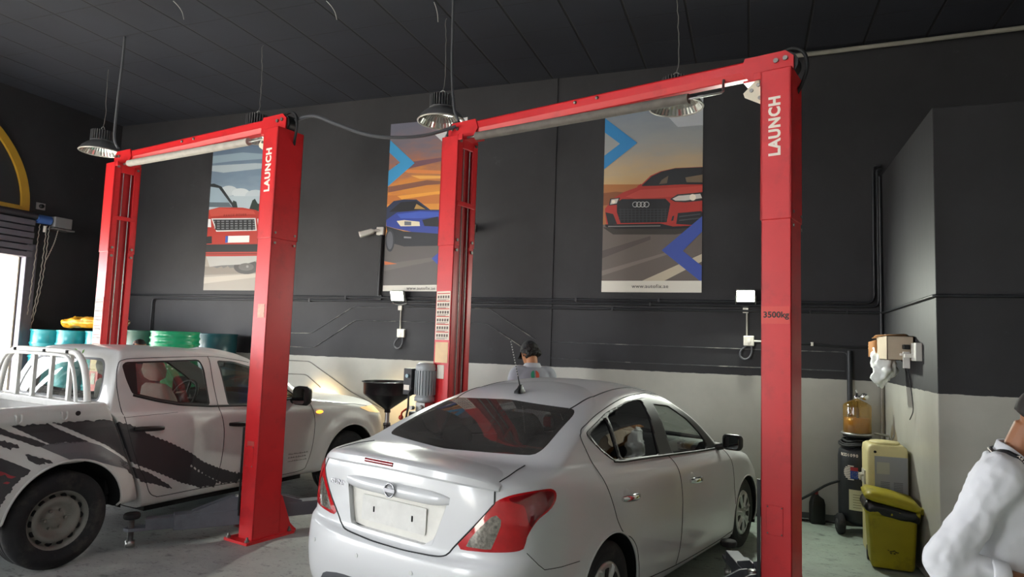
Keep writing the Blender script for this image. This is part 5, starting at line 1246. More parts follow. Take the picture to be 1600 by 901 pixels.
POSTER_BLUE = [
  ('c9793a', 1, [(0,1.333),(1.17,1.297),(1.17,1.022),(0,1.075)]),
  ('e0973e', 1, [(0,1.204),(1.17,1.175),(1.17,1.068),(0,1.107)]),
  ('7a5560', 1, [(0.093,1.769),(0.824,1.817),(0.827,1.77),(0.311,1.691)]),
  ('e08a4a', 1, [(0.025,1.709),(0.901,1.625),(0.903,1.578),(0.314,1.634)]),
  ('8a5a48', 1, [(0.003,1.452),(0.599,1.516),(1.17,1.454),(0.603,1.447),(0.007,1.372)]),
  ('f0a845', 1, [(0.154,1.317),(0.913,1.36),(0.915,1.329),(0.227,1.266)]),
  ('eeb25a', 1, [(0.351,1.593),(1.17,1.541),(1.17,1.516),(0.494,1.538)]),
  ('5f5b59', 1, [(0,0.722),(1.17,0.719),(1.17,0),(0,0)]),
  ('6d6764', 1, [(0,0.371),(1.17,0.508),(1.17,0.478),(0,0.276)]),
  ('d2713c', 2, [(0,0.414),(0.205,0.374),(0.01,0.36)]),
  ('26314f', 2, [(0,0.988),(0,1.164),(0.104,1.249),(0.263,1.264),(0.456,1.256),(0.6,1.156),(0.671,1.106),(1.17,1.083),(1.17,0.901)]),
  ('191c24', 3, [(0.04,1.098),(0.212,1.228),(0.457,1.234),(0.619,1.114),(0.342,1.1)]),
  ('b08a4a', 4, [(0.428,1.125),(0.459,1.193),(0.602,1.115)]),
  ('2b429c', 3, [(0,0.988),(0.166,1.087),(0.516,1.102),(0.858,1.083),(1.17,1.022),(1.17,0.764),(0.532,0.783),(0.179,0.856),(0.005,0.902)]),
  ('3d5cc0', 4, [(0.167,1.062),(0.517,1.087),(0.859,1.062),(0.862,1.006),(0.521,0.993),(0.224,1.003)]),
  ('22262e', 3, [(0,0.902),(0.286,0.821),(0.819,0.773),(1.17,0.761),(1.17,0.613),(0.297,0.611),(0.075,0.669)]),
  ('1c1f26', 4, [(0.557,0.97),(0.794,1.008),(0.814,0.869),(0.596,0.884)]),
  ('1c1f26', 4, [(0.842,1.007),(1.065,0.953),(1.035,0.871),(0.848,0.868)]),
  ('e6dcc0', 5, [(0.165,0.967),(0.278,0.976),(0.517,0.946),(0.527,0.886),(0.23,0.892)]),
  ('6a6f78', 6, [(0.286,0.96),(0.392,0.95),(0.394,0.9),(0.289,0.903)]),
  ('35383f', 4, [(0.145,0.699),(0.144,0.65),(0.136,0.606),(0.122,0.572),(0.104,0.549),(0.082,0.542),(0.06,0.55),(0.038,0.573),(0.021,0.608),(0.008,0.653),(0.002,0.702),(0.002,0.751),(0.01,0.795),(0.024,0.83),(0.043,0.852),(0.064,0.859),(0.087,0.85),(0.108,0.827),(0.126,0.792),(0.138,0.747)]),
  ('5c6068', 5, [(0.123,0.699),(0.123,0.66),(0.118,0.625),(0.108,0.597),(0.095,0.58),(0.08,0.574),(0.064,0.58),(0.05,0.598),(0.037,0.627),(0.028,0.662),(0.023,0.701),(0.023,0.74),(0.029,0.776),(0.038,0.804),(0.051,0.821),(0.066,0.827),(0.082,0.82),(0.097,0.802),(0.11,0.774),(0.119,0.738)]),
  ('8a8d92', 5, [(0.29,0.749),(0.402,0.74),(0.403,0.721),(0.291,0.727)]),
  ('3d9bd0', 6, [(0.002,2.115),(0.402,1.765),(0,1.459),(0,1.678),(0.175,1.786),(0,1.937)]),
  ('3a4fae', 6, [(1.17,0.81),(0.727,0.439),(1.17,0.052),(1.17,0.252),(1.005,0.436),(1.17,0.613)]),
  ('d7d9dc', 6, [(0.671,2.16),(0.832,2.015),(1.17,2.014),(1.17,2.345),(0.938,2.312),(0.988,2.308)]),
  ('e2dfd4', 8, [(0,0.077),(1.17,0.091),(1.17,0),(0,0)]),
]
POSTER_RED = [
  ('b0703c', 1, [(0,1.329),(1.17,1.273),(1.17,0.658),(0,0.692)]),
  ('8a4f2a', 1, [(0,1.222),(0.149,1.232),(0.481,1.192),(0.483,1.101),(0,1.066)]),
  ('6e645e', 1, [(0,0.829),(1.17,0.802),(1.17,0),(0,0)]),
  ('5c534e', 1, [(0,0.507),(0.578,0.675),(0.579,0.63),(0,0.414)]),
  ('837a72', 1, [(0,0.261),(0.926,0.519),(0.927,0.495),(0,0.2)]),
  ('cfc3ab', 2, [(0.475,0.132),(1.17,0.45),(1.17,0.362),(0.737,0.132)]),
  ('3c3631', 2, [(0,0.794),(1.093,0.762),(1.163,0.733),(0.867,0.685),(0.129,0.704)]),
  ('b8332b', 2, [(0.026,0.934),(0.021,1.027),(0.12,1.147),(0.24,1.219),(0.405,1.272),(0.464,1.309),(0.567,1.407),(0.684,1.455),(0.858,1.484),(1.17,1.479),(1.17,0.764),(1.093,0.762),(0.838,0.775),(0.693,0.815),(0.173,0.788),(0.05,0.804)]),
  ('24272b', 3, [(0.456,1.285),(0.582,1.4),(0.698,1.451),(0.858,1.481),(1.17,1.476),(1.17,1.269),(0.918,1.282),(0.657,1.28)]),
  ('6d5f4d', 4, [(0.7,1.348),(0.778,1.395),(0.762,1.305),(0.671,1.298)]),
  ('7a6a55', 4, [(0.974,1.363),(1.17,1.387),(1.17,1.293),(0.989,1.305)]),
  ('b8332b', 4, [(0.405,1.281),(0.455,1.315),(0.474,1.278)]),
  ('cb4b3f', 3, [(0.272,1.165),(0.451,1.242),(0.861,1.246),(1.17,1.254),(1.17,1.186),(0.833,1.139),(0.393,1.132)]),
  ('1b1d20', 3, [(0.167,1.099),(0.227,1.136),(0.747,1.119),(0.805,1.057),(0.765,0.834),(0.217,0.842),(0.169,0.976)]),
  ('3a3d41', 4, [(0.19,1.012),(0.771,0.995),(0.772,0.989),(0.19,1.005)]),
  ('3a3d41', 4, [(0.19,0.981),(0.772,0.965),(0.772,0.959),(0.19,0.975)]),
  ('3a3d41', 4, [(0.191,0.95),(0.772,0.935),(0.772,0.929),(0.191,0.944)]),
  ('3a3d41', 4, [(0.192,0.919),(0.773,0.905),(0.773,0.899),(0.192,0.913)]),
  ('3a3d41', 4, [(0.192,0.889),(0.773,0.875),(0.773,0.87),(0.192,0.883)]),
  ('34373b', 4, [(0.208,1.02),(0.217,1.02),(0.22,0.854),(0.211,0.855)]),
  ('34373b', 4, [(0.253,1.018),(0.262,1.018),(0.266,0.853),(0.256,0.853)]),
  ('34373b', 4, [(0.299,1.017),(0.308,1.016),(0.311,0.851),(0.302,0.852)]),
  ('34373b', 4, [(0.344,1.015),(0.353,1.014),(0.356,0.85),(0.347,0.85)]),
  ('34373b', 4, [(0.389,1.013),(0.398,1.013),(0.401,0.848),(0.392,0.849)]),
  ('34373b', 4, [(0.434,1.011),(0.443,1.011),(0.445,0.847),(0.436,0.847)]),
  ('34373b', 4, [(0.478,1.01),(0.487,1.009),(0.49,0.846),(0.481,0.846)]),
  ('34373b', 4, [(0.523,1.008),(0.532,1.008),(0.534,0.844),(0.525,0.845)]),
  ('34373b', 4, [(0.567,1.006),(0.576,1.006),(0.578,0.843),(0.57,0.843)]),
  ('34373b', 4, [(0.611,1.004),(0.62,1.004),(0.622,0.841),(0.614,0.842)]),
  ('34373b', 4, [(0.655,1.003),(0.664,1.002),(0.666,0.84),(0.657,0.84)]),
  ('34373b', 4, [(0.699,1.001),(0.708,1.001),(0.71,0.839),(0.701,0.839)]),
  ('34373b', 4, [(0.742,0.999),(0.751,0.999),(0.753,0.837),(0.745,0.838)]),
  ('2b2d30', 3, [(0.799,1.111),(0.885,1.164),(1.17,1.177),(1.17,1.077),(0.977,1.064),(0.857,1.076)]),
  ('d9d6cf', 4, [(0.828,1.113),(0.896,1.146),(1.146,1.158),(1.168,1.107),(0.977,1.085),(0.863,1.09)]),
  ('fff7e6', 5, [(1.098,1.119),(1.096,1.104),(1.088,1.092),(1.076,1.084),(1.062,1.082),(1.048,1.085),(1.036,1.094),(1.028,1.107),(1.025,1.122),(1.027,1.137),(1.035,1.149),(1.047,1.157),(1.061,1.159),(1.075,1.155),(1.087,1.146),(1.095,1.133)]),
  ('2b2d30', 3, [(0.069,1.063),(0.083,1.149),(0.205,1.156),(0.176,1.071)]),
  ('d5d2ca', 4, [(0.085,1.074),(0.099,1.136),(0.187,1.144),(0.164,1.086)]),
  ('fff7e6', 5, [(0.148,1.106),(0.147,1.097),(0.142,1.091),(0.135,1.086),(0.127,1.085),(0.119,1.087),(0.112,1.092),(0.107,1.099),(0.105,1.107),(0.107,1.116),(0.111,1.122),(0.118,1.127),(0.126,1.128),(0.135,1.126),(0.142,1.121),(0.146,1.114)]),
  ('1f2125', 3, [(0.875,0.81),(0.893,0.94),(1.161,0.954),(1.17,0.936),(1.17,0.819),(1.065,0.792)]),
  ('43464a', 4, [(0.908,0.904),(1.148,0.925),(1.148,0.913),(0.908,0.889)]),
  ('43464a', 4, [(0.908,0.859),(1.148,0.878),(1.148,0.866),(0.908,0.844)]),
  ('b8332b', 4, [(0.802,0.833),(0.819,0.919),(0.87,0.935),(0.854,0.84)]),
  ('25272b', 5, [(0.817,0.847),(0.83,0.903),(0.853,0.912),(0.842,0.852)]),
  ('1f2125', 3, [(0.028,0.981),(0.124,0.956),(0.175,0.831),(0.065,0.828)]),
  ('16181a', 4, [(0.028,0.83),(0.693,0.821),(0.838,0.781),(1.17,0.787),(1.17,0.758),(0.838,0.751),(0.158,0.77),(0.035,0.799)]),
  ('8f8d8a', 5, [(0.066,0.81),(0.693,0.797),(0.693,0.788),(0.066,0.798)]),
  ('2f87c4', 6, [(-0.0,2.163),(0.402,1.823),(0,1.52),(0.0,1.689),(0.192,1.826),(0.0,1.982)]),
  ('3f57b0', 6, [(1.17,0.892),(0.712,0.499),(1.17,0.12),(1.17,0.31),(0.955,0.489),(1.17,0.711)]),
  ('b9bec4', 6, [(0.552,2.338),(0.658,2.222),(0.762,2.121),(0.881,1.979),(1.17,1.979),(1.17,2.345)]),
  ('3a6fb8', 7, [(1.03,2.304),(1.098,2.309),(1.099,2.288),(1.016,2.284)]),
  ('ebe7db', 8, [(0,0.138),(1.17,0.137),(1.17,0),(0,0)]),
]
RINGS = [(0.391, 1.062), (0.436, 1.06), (0.48, 1.058), (0.525, 1.056)]
def sheet_mat(name, stops, cloud=0.12):
    """printed sky: colour bands up the sheet with soft printed clouds"""
    m = bpy.data.materials.new(name); m.use_nodes = True; nt = m.node_tree; b = nt.nodes['Principled BSDF']; N = nt.nodes.new; L = nt.links.new
    tc = N('ShaderNodeTexCoord'); sx = N('ShaderNodeSeparateXYZ'); L(tc.outputs['Generated'], sx.inputs[0])
    n = N('ShaderNodeTexNoise'); n.inputs['Scale'].default_value = 3.0; n.inputs['Detail'].default_value = 7
    mp = N('ShaderNodeMapping'); mp.inputs['Scale'].default_value = (1, 1, 3.5); L(tc.outputs['Object'], mp.inputs['Vector']); L(mp.outputs[0], n.inputs['Vector'])
    a = N('ShaderNodeMath'); a.operation = 'MULTIPLY_ADD'; a.inputs[1].default_value = cloud*2; L(n.outputs['Fac'], a.inputs[0])
    s = N('ShaderNodeMath'); s.operation = 'SUBTRACT'; s.inputs[1].default_value = cloud; L(sx.outputs['Z'], s.inputs[0]); L(s.outputs[0], a.inputs[2])
    r = N('ShaderNodeValToRGB'); L(a.outputs[0], r.inputs['Fac'])
    el = r.color_ramp.elements
    while len(el) < len(stops): el.new(0.5)
    for e, (p, c) in zip(el, stops): e.position = p; e.color = srgb(c)
    L(r.outputs['Color'], b.inputs['Base Color']); b.inputs['Roughness'].default_value = 0.45
    return m
def poster(label, x0, art, stops, cloud):
    w, h = 1.17, 2.345
    M = frame_M((x0, YB-0.004, 2.405), (1, 0, 0), (0, 0, 1))
    sh = MB(); sh.prism([(0, 0), (w, 0), (w, h), (0, h)], 0, 0.003, M=M)
    o = sh.build('poster', sheet_mat('printed_sky', stops, cloud))
    tag(o, label, 'poster', 'car posters on the back wall')
    for k, (c, l, P) in enumerate(sorted(art, key=lambda a: a[1])):
        b = MB(); b.prism(P, 0.002, 0.0032+0.00012*k, M=M); b.build('print_shape', mat('print_'+c, c, 0.45), o)
    return o, M
po, Mp = poster('poster of a red off-road car under a grey sky, partly behind a red post', -7.885, POSTER_SUV, [(0.3, 'b4bcc0'), (0.55, '8fa2b0'), (0.75, '75889a'), (1.0, '5f7186')], 0.10)
lettering('RANGE ROVER', 0.052, mat('print_7a211d', '7a211d', 0.5), Mp @ Matrix.Translation((0.52, 1.145, 0.0115)), po, space=1.35, ext=0.0003)
po, Mp = poster('poster of a blue car under an orange sunset sky', -4.73, POSTER_BLUE, [(0.45, 'e09a40'), (0.62, 'd98a3c'), (0.75, 'a8705a'), (0.88, '7d7078'), (1.0, '6d6d7c')], 0.16)
lettering('www.autofix.ae', 0.062, mat('print_4a4744', '4a4744', 0.5), Mp @ Matrix.Translation((0.585, 0.037, 0.0118)), po, ext=0.0003, space=1.1)
lettering('AUTOFIX', 0.075, mat('print_3a3d44', '3a3d44', 0.5), Mp @ Matrix.Translation((0.84, 2.10, 0.0115)), po, align='LEFT', ext=0.0003)
po, Mp = poster('poster of a red coupe with four rings on a road, beside the 3500kg post', -1.69, POSTER_RED, [(0.48, 'd0a468'), (0.62, 'c3a981'), (0.78, '9fa19f'), (1.0, '7d8c9e')], 0.07)
lettering('www.autofix.ae', 0.062, mat('print_4a4744', '4a4744', 0.5), Mp @ Matrix.Translation((0.581, 0.070, 0.0128)), po, ext=0.0003, space=1.1)
b = MB()
for x, y in RINGS: b.tube([tuple(Mp @ Vector((x+0.031*math.cos(t), y+0.031*math.sin(t), 0.0118))) for t in np.linspace(0, 2*PI, 25)[:-1]], 0.0042, 6, closed=True)
b.build('ring_emblem', mat('print_d8d8d8', 'd8d8d8', 0.4), po)
# ---------------------------------------------------------------- conduits, cables and fittings on the walls
WY = YB-0.031
def pipe(name, label, cat, pts, r, m=CONDUIT, group=None, n=8, smooth_n=0, clips=()):
    b = MB(); b.tube(smooth_line(pts, smooth_n) if smooth_n else pts, r, n)
    o = b.build(name, m); tag(o, label, cat, group)
    for p in clips:
        c = MB(); c.box(p[0]-0.012, p[0]+0.012, p[1]-r-0.004, YB, p[2]-r-0.006, p[2]+r+0.006); c.build('clip', m, o)
    return o
def bend(pts, r=0.06):
    """polyline with rounded corners"""
    P = [Vector(p) for p in pts]; out = [tuple(P[0])]
    for i in range(1, len(P)-1):
        u = (P[i-1]-P[i]); v = (P[i+1]-P[i]); k = min(r, u.length*0.45, v.length*0.45); a = P[i]+u.normalized()*k; c = P[i]+v.normalized()*k
        for j in range(6): t = j/5; out.append(tuple((1-t)**2*a+2*t*(1-t)*P[i]+t*t*c))
    out.append(tuple(P[-1])); return out
G_ = 'black conduits along the back wall'
pipe('conduit', 'top black conduit along the back wall, turning up at the right corner', 'conduit', bend([(-9.6, WY, 2.325), (1.245, WY, 2.30), (1.245, WY, 3.77), (1.325, WY, 3.77)], 0.09), 0.014, group=G_, clips=[(x, WY, 2.31) for x in (-5.3, -2.0, -1.0, 0.0)])
pipe('conduit', 'middle black conduit along the back wall, just under the topmost one', 'conduit', bend([(-8.87, WY, 1.2), (-8.87, WY, 2.27), (1.285, WY, 2.262), (1.285, WY, 3.73), (1.325, WY, 3.73)], 0.07), 0.014, group=G_, clips=[(x, WY, 2.265) for x in (-5.9, -1.1)])
pipe('conduit', 'lowest of the three black conduits, running round onto the grey corner block', 'conduit', bend([(-4.35, WY, 2.205), (1.315, WY, 2.198), (1.315, 5.742, 2.215), (4.4, 5.742, 2.215)], 0.03), 0.013, group=G_, clips=[(x, WY, 2.2) for x in (-1.55, 0.62, 0.98)])
pipe('conduit', 'upright black conduit in the corner beside the grey block', 'conduit', bend([(1.308, WY, 0.0), (1.308, WY, 3.66)], 0.04), 0.018, group=G_)
pipe('conduit', 'pale lower end of the upright corner pipe', 'conduit', [(1.308, WY, 0.02), (1.308, WY, 1.46)], 0.0195, m=mat('pale_pipe', '8b857b', 0.5, var=0.1, scale=14))
pipe('conduit', 'dusty grey pipe along the ceiling edge above the corner block', 'conduit', [(0.25, 7.80, 5.085), (4.55, 7.70, 5.115)], 0.026, m=mat('dusty_pipe', '8a877e', 0.6, var=0.15))
pipe('conduit', 'short dark upright channel beside the amber oil cylinder', 'conduit', [(1.003, WY, 1.05), (1.003, WY, 1.79)], 0.026)
SCUF = mat('scuffed_painted_cable', '4b4c4e', 0.6, var=0.4, scale=7, dirt='b9b5aa', dirt_amt=0.9, dirt_scale=2.5); SCUF_G = mat('scuffed_grey_cable', '7d7a74', 0.6, var=0.3, scale=9)
GL = 'thin painted-over cables on the back wall'
for lab, pts, m in (('upper thin painted cable stepping up then down across the back wall', [(-6.4, 1.79), (-5.861, 1.80), (-5.185, 2.184), (-3.161, 2.19), (-2.5, 1.80), (-2.234, 1.785), (0.109, 1.772), (0.985, 1.775), (0.985, 1.31)], SCUF),
                    ('lower thin painted cable running parallel under the upper one', [(-6.4, 1.60), (-5.804, 1.597), (-5.143, 1.998), (-3.18, 1.994), (-2.477, 1.587), (-1.211, 1.57), (0.96, 1.572)], SCUF),
                    ('thin grey cable dropping across the pale dado behind the pickup', [(-6.4, 1.40), (-5.866, 1.40), (-5.154, 1.012), (-4.568, 0.789)], SCUF_G),
                    ('short thin grey cable, lower of the two on the pale dado', [(-6.4, 1.21), (-5.907, 1.212), (-5.658, 1.046)], SCUF_G)):
    pipe('wall_cable', lab, 'cable', bend([(x, YB-0.005, z) for x, z in pts], 0.05), 0.0065, m=m, group=GL, n=6)
o = pipe('wall_cable', 'sagging black cable with white clips beside the 3500kg post', 'cable', [(0.02, WY, 1.85), (0.553, WY, 1.85), (0.66, WY, 1.846), (0.96, WY, 1.828), (1.21, WY, 1.838), (1.29, WY, 1.85)], 0.012, m=CABLE, smooth_n=5)
for x, z in ((0.64, 1.852), (1.195, 1.840)):
    b = MB(); b.box(x-0.012, x+0.012, WY-0.02, YB, z-0.022, z+0.018); b.build('cable_clip', PVC_W, o, bevel=0.003)
# flood lights with their switches
LED = mat('lit_led_panel', 'fbfff0', 0.3, emit=28.0)
def flood(label, label_s, x, z, tilt):
    t = thing('flood_light', label, 'flood light', (x, YB, z), 0, 'lit flood lights on the back wall')
    Mt = Matrix.Translation((0, -0.10, 0)) @ Matrix.Rotation(rad(tilt), 4, 'X')
    b = MB(); b.box(-0.10, 0.10, -0.02, 0.03, -0.07, 0.07, 0, Mt); o = b.build('housing', mat('light_housing', 'b9bcb8', 0.4), t, bevel=0.006)
    b = MB()
    for k in range(9): b.box(-0.085+0.02*k, -0.079+0.02*k, 0.03, 0.05, -0.055, 0.055, 0, Mt)
    b.build('cooling_fins', mat('light_housing', 'b9bcb8', 0.4), o)
    b = MB(); b.box(-0.09, 0.09, -0.024, -0.020, -0.06, 0.06, 0, Mt); b.build('led_panel', LED, t)
    b = MB(); b.tube([(-0.105, -0.10, 0), (-0.105, -0.03, -0.10), (0, -0.02, -0.12), (0.105, -0.03, -0.10), (0.105, -0.10, 0)], 0.006, 6); b.build('bracket', STEEL, t)
    b = MB(); b.box(-0.03, 0.03, -0.03, 0, -0.19, -0.13); b.build('mounting_block', PVC_W, t, bevel=0.004)
    l = bpy.data.lights.new('flood_light_beam', 'AREA'); l.shape = 'RECTANGLE'; l.size = 0.17; l.size_y = 0.11; l.energy = 40; l.color = (0.95, 1.0, 0.88)
    lo = bpy.data.objects.new('flood_light_beam', l); COL.objects.link(lo); lo.parent = t
    lo.matrix_local = Mt @ Matrix.Translation((0, -0.03, 0)) @ Matrix.Rotation(rad(-90), 4, 'X')
    s = thing('switch_box', label_s, 'switch', (x+0.035, YB, z-0.50), 0, 'flood light switches')
    b = MB(); b.box(-0.056, 0.056, -0.045, 0, -0.056, 0.056); o = b.build('box', PVC_W, s, bevel=0.008)
    b = MB(); b.box(-0.012, 0.012, -0.052, -0.044, -0.02, 0.02); b.build('rocker', mat('white_switch', 'f2efe6', 0.4), s, bevel=0.003)
    b = MB(); b.tube([(-0.02, -0.02, 0.05), (-0.02, -0.02, 0.33)], 0.010, 8); b.build('pvc_conduit', mat('grey_pvc', 'a39f94', 0.5), s)
    b = MB(); b.tube(smooth_line([(0.03, -0.03, -0.05), (0.03, -0.03, -0.13), (0.0, -0.035, -0.19), (-0.05, -0.035, -0.205), (-0.09, -0.03, -0.17), (-0.08, -0.03, -0.11), (-0.03, -0.03, -0.06)], 6), 0.011, 8); b.build('loop_cable', CABLE_G, s)
flood('lit flood light on the wall beside the blue-car poster', 'white switch box under the flood light by the blue-car poster', -4.44, 2.335, 18)
flood('lit flood light on the wall beside the 3500kg post', 'white switch box under the flood light by the 3500kg post', -0.04, 2.365, 18)
pipe('conduit', 'short white conduit between a switch box and the 3500kg post', 'conduit', [(0.05, WY, 1.865), (0.30, WY, 1.855)], 0.010, m=PVC_W)
# security cameras
def cctv(label, x, z, head):
    t = thing('security_camera', label, 'security camera', (x, YB, z), 0, 'wall cameras by the blue-car poster')
    b = MB(); b.box(-0.055, 0.055, -0.05, 0, -0.055, 0.055); b.build('junction_box', mat('camera_white', 'dcd9d0', 0.45), t, bevel=0.008)
    d = Vector(head).normalized(); p = Vector((0, -0.05, 0)); q = p+Vector((d.x*0.08, -0.05, -0.01))
    b = MB(); b.tube([tuple(p), tuple(p.lerp(q, 0.5)+Vector((0, 0, 0.01))), tuple(q)], 0.017, 10); b.sphere(tuple(q), 0.026, 12, 8); b.build('swivel', mat('camera_white', 'dcd9d0', 0.45), t)
    u = d.cross(Vector((0, 0, 1))).normalized(); w = u.cross(d); M = Matrix(((d.x, u.x, w.x, q.x), (d.y, u.y, w.y, q.y), (d.z, u.z, w.z, q.z), (0, 0, 0, 1)))
    b = MB(); b.loft([[(x_, a, c) for a, c in rrect(-r, r, -r, r, r*0.55)] for x_, r in ((0.0, 0.026), (0.015, 0.036), (0.17, 0.040), (0.19, 0.043), (0.192, 0.036))], M=M); b.build('camera_body', mat('camera_white', 'dcd9d0', 0.45), t)
    b = MB(); b.cyl(tuple(M @ Vector((0.188, 0, 0))), tuple(M @ Vector((0.194, 0, 0))), 0.028, 16); b.build('lens', mat('camera_lens', '141518', 0.1), t)
cctv('security camera pointing to the lower left of the blue-car poster', -4.80, 3.235, (-0.85, -0.25, -0.28))
cctv('security camera half behind the red post, pointing out at the room', -3.43, 3.235, (0.35, -0.9, -0.10))
pipe('conduit', 'upright dark conduit under the camera beside the blue-car poster', 'conduit', [(-4.775, WY, 2.34), (-4.775, WY, 3.18)], 0.024, m=mat('dark_trunking', '191a1d', 0.4))
b = MB(); b.cyl((-4.775, YB-0.03, 2.32), (-4.775, YB, 2.32), 0.045, 16); tag(b.build('junction_box', CONDUIT), 'round black junction box where the camera conduit meets the wall conduits', 'junction box')
# high-bay lamps
M_LAMP = mat('dark_lamp_body', '5a5b5d', 0.55, 0.1); M_REFL = mat('lamp_reflector', 'c9c8c2', 0.22, 0.9, var=0.05, scale=30); M_WIRE = mat('dusty_wire', '6d6c69', 0.6)
def lamp(label, x, y, zr):
    t = thing('high_bay_lamp', label, 'lamp', (x, y, zr), 0, 'round high-bay lamps hung from the ceiling')
    b = MB(); b.lathe([(0.252, 0.0), (0.250, 0.008), (0.215, 0.06), (0.165, 0.105), (0.125, 0.125), (0.12, 0.13), (0.0, 0.13)], 40)
    b.build('lamp_shade', M_LAMP, t)
    prof = [(0.252, 0.0), (0.240, 0.001), (0.205, 0.055), (0.155, 0.098), (0.105, 0.112), (0.0, 0.112)]; b = MB(); n = 80
    b.loft([[(r*(1+(0.012 if j % 2 else -0.012)*(0.1 < r < 0.245))*math.cos(2*PI*j/n), r*(1+(0.012 if j % 2 else -0.012)*(0.1 < r < 0.245))*math.sin(2*PI*j/n), z-0.002) for j in range(n)] for r, z in prof], 0, False, True, (False, False))
    b.build('reflector', M_REFL, t)
    b = MB(); b.tube([(0.246*math.cos(a), 0.246*math.sin(a), 0.0) for a in np.linspace(0, 2*PI, 49)[:-1]], 0.009, 6, closed=True); b.build('rim', mat('pale_rim', 'b5b3ac', 0.35, 0.6), t)
    b = MB(); b.lathe([(0.095, 0.11), (0.10, 0.275), (0.0, 0.28)], 24)
    for k in range(28):
        a = 2*PI*k/28; b.box(0.09, 0.132, -0.0035, 0.0035, 0.140, 0.272, 0, Matrix.Rotation(a, 4, 'Z'))
    b.lathe([(0.0, 0.134), (0.133, 0.134), (0.133, 0.144), (0.0, 0.144)], 28); b.build('heat_sink', M_LAMP, t)
    b = MB(); b.tube([(0.028*math.cos(a), 0, 0.305+0.028*math.sin(a)) for a in np.linspace(0, 2*PI, 17)[:-1]], 0.005, 6, closed=True); b.build('hook', STEEL, t)
    rg = random.Random(int(x*100)); P = [(0, 0, 0.33)]; z = 0.33; H = CZ-zr
    while z < H-0.06: z += 0.055; P.append((rg.uniform(-0.006, 0.006)+0.02*math.sin(z*3), rg.uniform(-0.006, 0.006), z))
    P.append((0.01, 0, H)); b = MB(); b.tube(P, 0.0045, 6); b.build('hanging_wire', M_WIRE, t)
    b = MB(); b.cyl((0, 0, 0.104), (0, 0, 0.112), 0.075, 20); b.build('led_disc', mat('unlit_led', 'd6d2b8', 0.5), t)
lamp('round high-bay lamp hung nearest the gold arched window', -7.92, 6.02, 4.045)
lamp('round lamp hung behind the pickup lift post, mostly hidden', -5.40, 6.0, 4.02)
lamp('round lamp hung in front of the blue-car poster', -3.03, 6.02, 4.03)
lamp('round lamp hung in front of the red coupe poster', -0.65, 6.10, 3.99)
# hanging cables
pipe('hanging_cable', 'grey cable dropping from the ceiling beside the lamp at the gold window', 'cable', [(-6.835, 5.366, 5.15), (-6.83, 5.36, 4.9), (-6.84, 5.35, 4.4), (-6.82, 5.33, 3.95), (-6.72, 5.31, 3.80)], 0.014, m=CABLE_G, smooth_n=8)
pipe('hanging_cable', 'grey cable dropping from the ceiling to the sedan lift head', 'cable', [(-2.80, 5.705, 5.15), (-2.79, 5.70, 4.9), (-2.74, 5.62, 4.4), (-2.62, 5.45, 3.95), (-2.52, 5.36, 3.765)], 0.013, m=CABLE_G, smooth_n=8)
pipe('hanging_cable', 'black cable slung between the two red lifts', 'cable', [(-3.88, 4.78, 3.70), (-3.70, 4.80, 3.73), (-3.5, 4.86, 3.66), (-3.25, 4.95, 3.575), (-3.0, 5.05, 3.555), (-2.75, 5.18, 3.60), (-2.52, 5.30, 3.70)], 0.016, m=CABLE_G, smooth_n=8)
for lab, x, y, dx in (('loose pale wire end hanging from the ceiling above the pickup lift', -5.6, 4.9, 0.10), ('loose pale wire end hanging from the ceiling near the middle', -4.05, 5.35, 0.09), ('short loose wire end hanging above the sedan lift', -3.0, 5.68, 0.03)):
    pipe('loose_wire', lab, 'wire', [(x, y, 5.15), (x+dx*0.5, y+0.02, 5.10), (x+dx, y+0.03, 5.03), (x+dx*1.3, y+0.03, 4.95)], 0.0035, m=mat('pale_wire', 'b4b2ac', 0.6), smooth_n=5, group='loose wire ends at the ceiling')
# ---------------------------------------------------------------- by the roller door
t = thing('door_hoist', 'blue and grey chain hoist at the end of the roller door tube', 'hoist', (XL+0.005, 6.72, 3.30))
b = MB(); b.cyl((0.10, -0.20, 0.03), (0.10, 0.0, 0.03), 0.065, 18); b.build('motor', mat('blue_motor', '3d5f9e', 0.45), t)
b = MB(); b.box(0.04, 0.19, 0.02, 0.28, -0.06, 0.10); b.build('gear_box', mat('grey_gearbox', '7b7c7e', 0.5), t, bevel=0.01)
b = MB(); b.box(0.0, 0.2, 0.0, 0.32, -0.09, -0.07); b.build('bracket', STEEL, t, bevel=0.003)
b = MB(); b.cyl((0.12, -0.08, -0.06), (0.12, -0.08, -0.15), 0.02, 10); b.build('chain_guide', PVC_W, t)
for k, (y, zl) in enumerate(((-0.16, 1.85), (-0.06, 1.9), (-0.02, 1.85), (0.12, 0.55))):
    b = MB(); P = [(0.13, y, -0.05), (0.12, y-0.03, -zl*0.5), (0.05, -0.19+0.02*k, -zl)] if k < 3 else [(0.13, y, -0.05), (0.13, y-0.05, -0.3), (0.13, y-0.14, -zl)]
    Q = smooth_line(P, 24); b.tube([(p[0]+0.006*math.sin(i*2.1), p[1]+0.006*math.cos(i*2.1), p[2]) for i, p in enumerate(Q)], 0.006, 5); b.build('hand_chain', mat('pale_chain', 'a8a196', 0.5, 0.4), t)
for lab, y, z in (('white wall socket between the arched window and the door hoist', 6.63, 3.535), ('wall socket low beside the roller door jamb', 6.72, 1.53)):
    t = thing('wall_socket', lab, 'socket', (XL, y, z)); b = MB(); b.box(0, 0.02, -0.065, 0.065, -0.05, 0.05); b.build('face_plate', mat('socket_plate', '9b9a9b', 0.5), t, bevel=0.004)
    b = MB(); b.lathe([(0, 0.03), (0.03, 0.03), (0.032, 0.0), (0, 0)], 14, M=Matrix.Translation((0.02, 0, 0)) @ Matrix.Rotation(PI/2, 4, 'Y')); b.build('socket_well', BLACK, t)
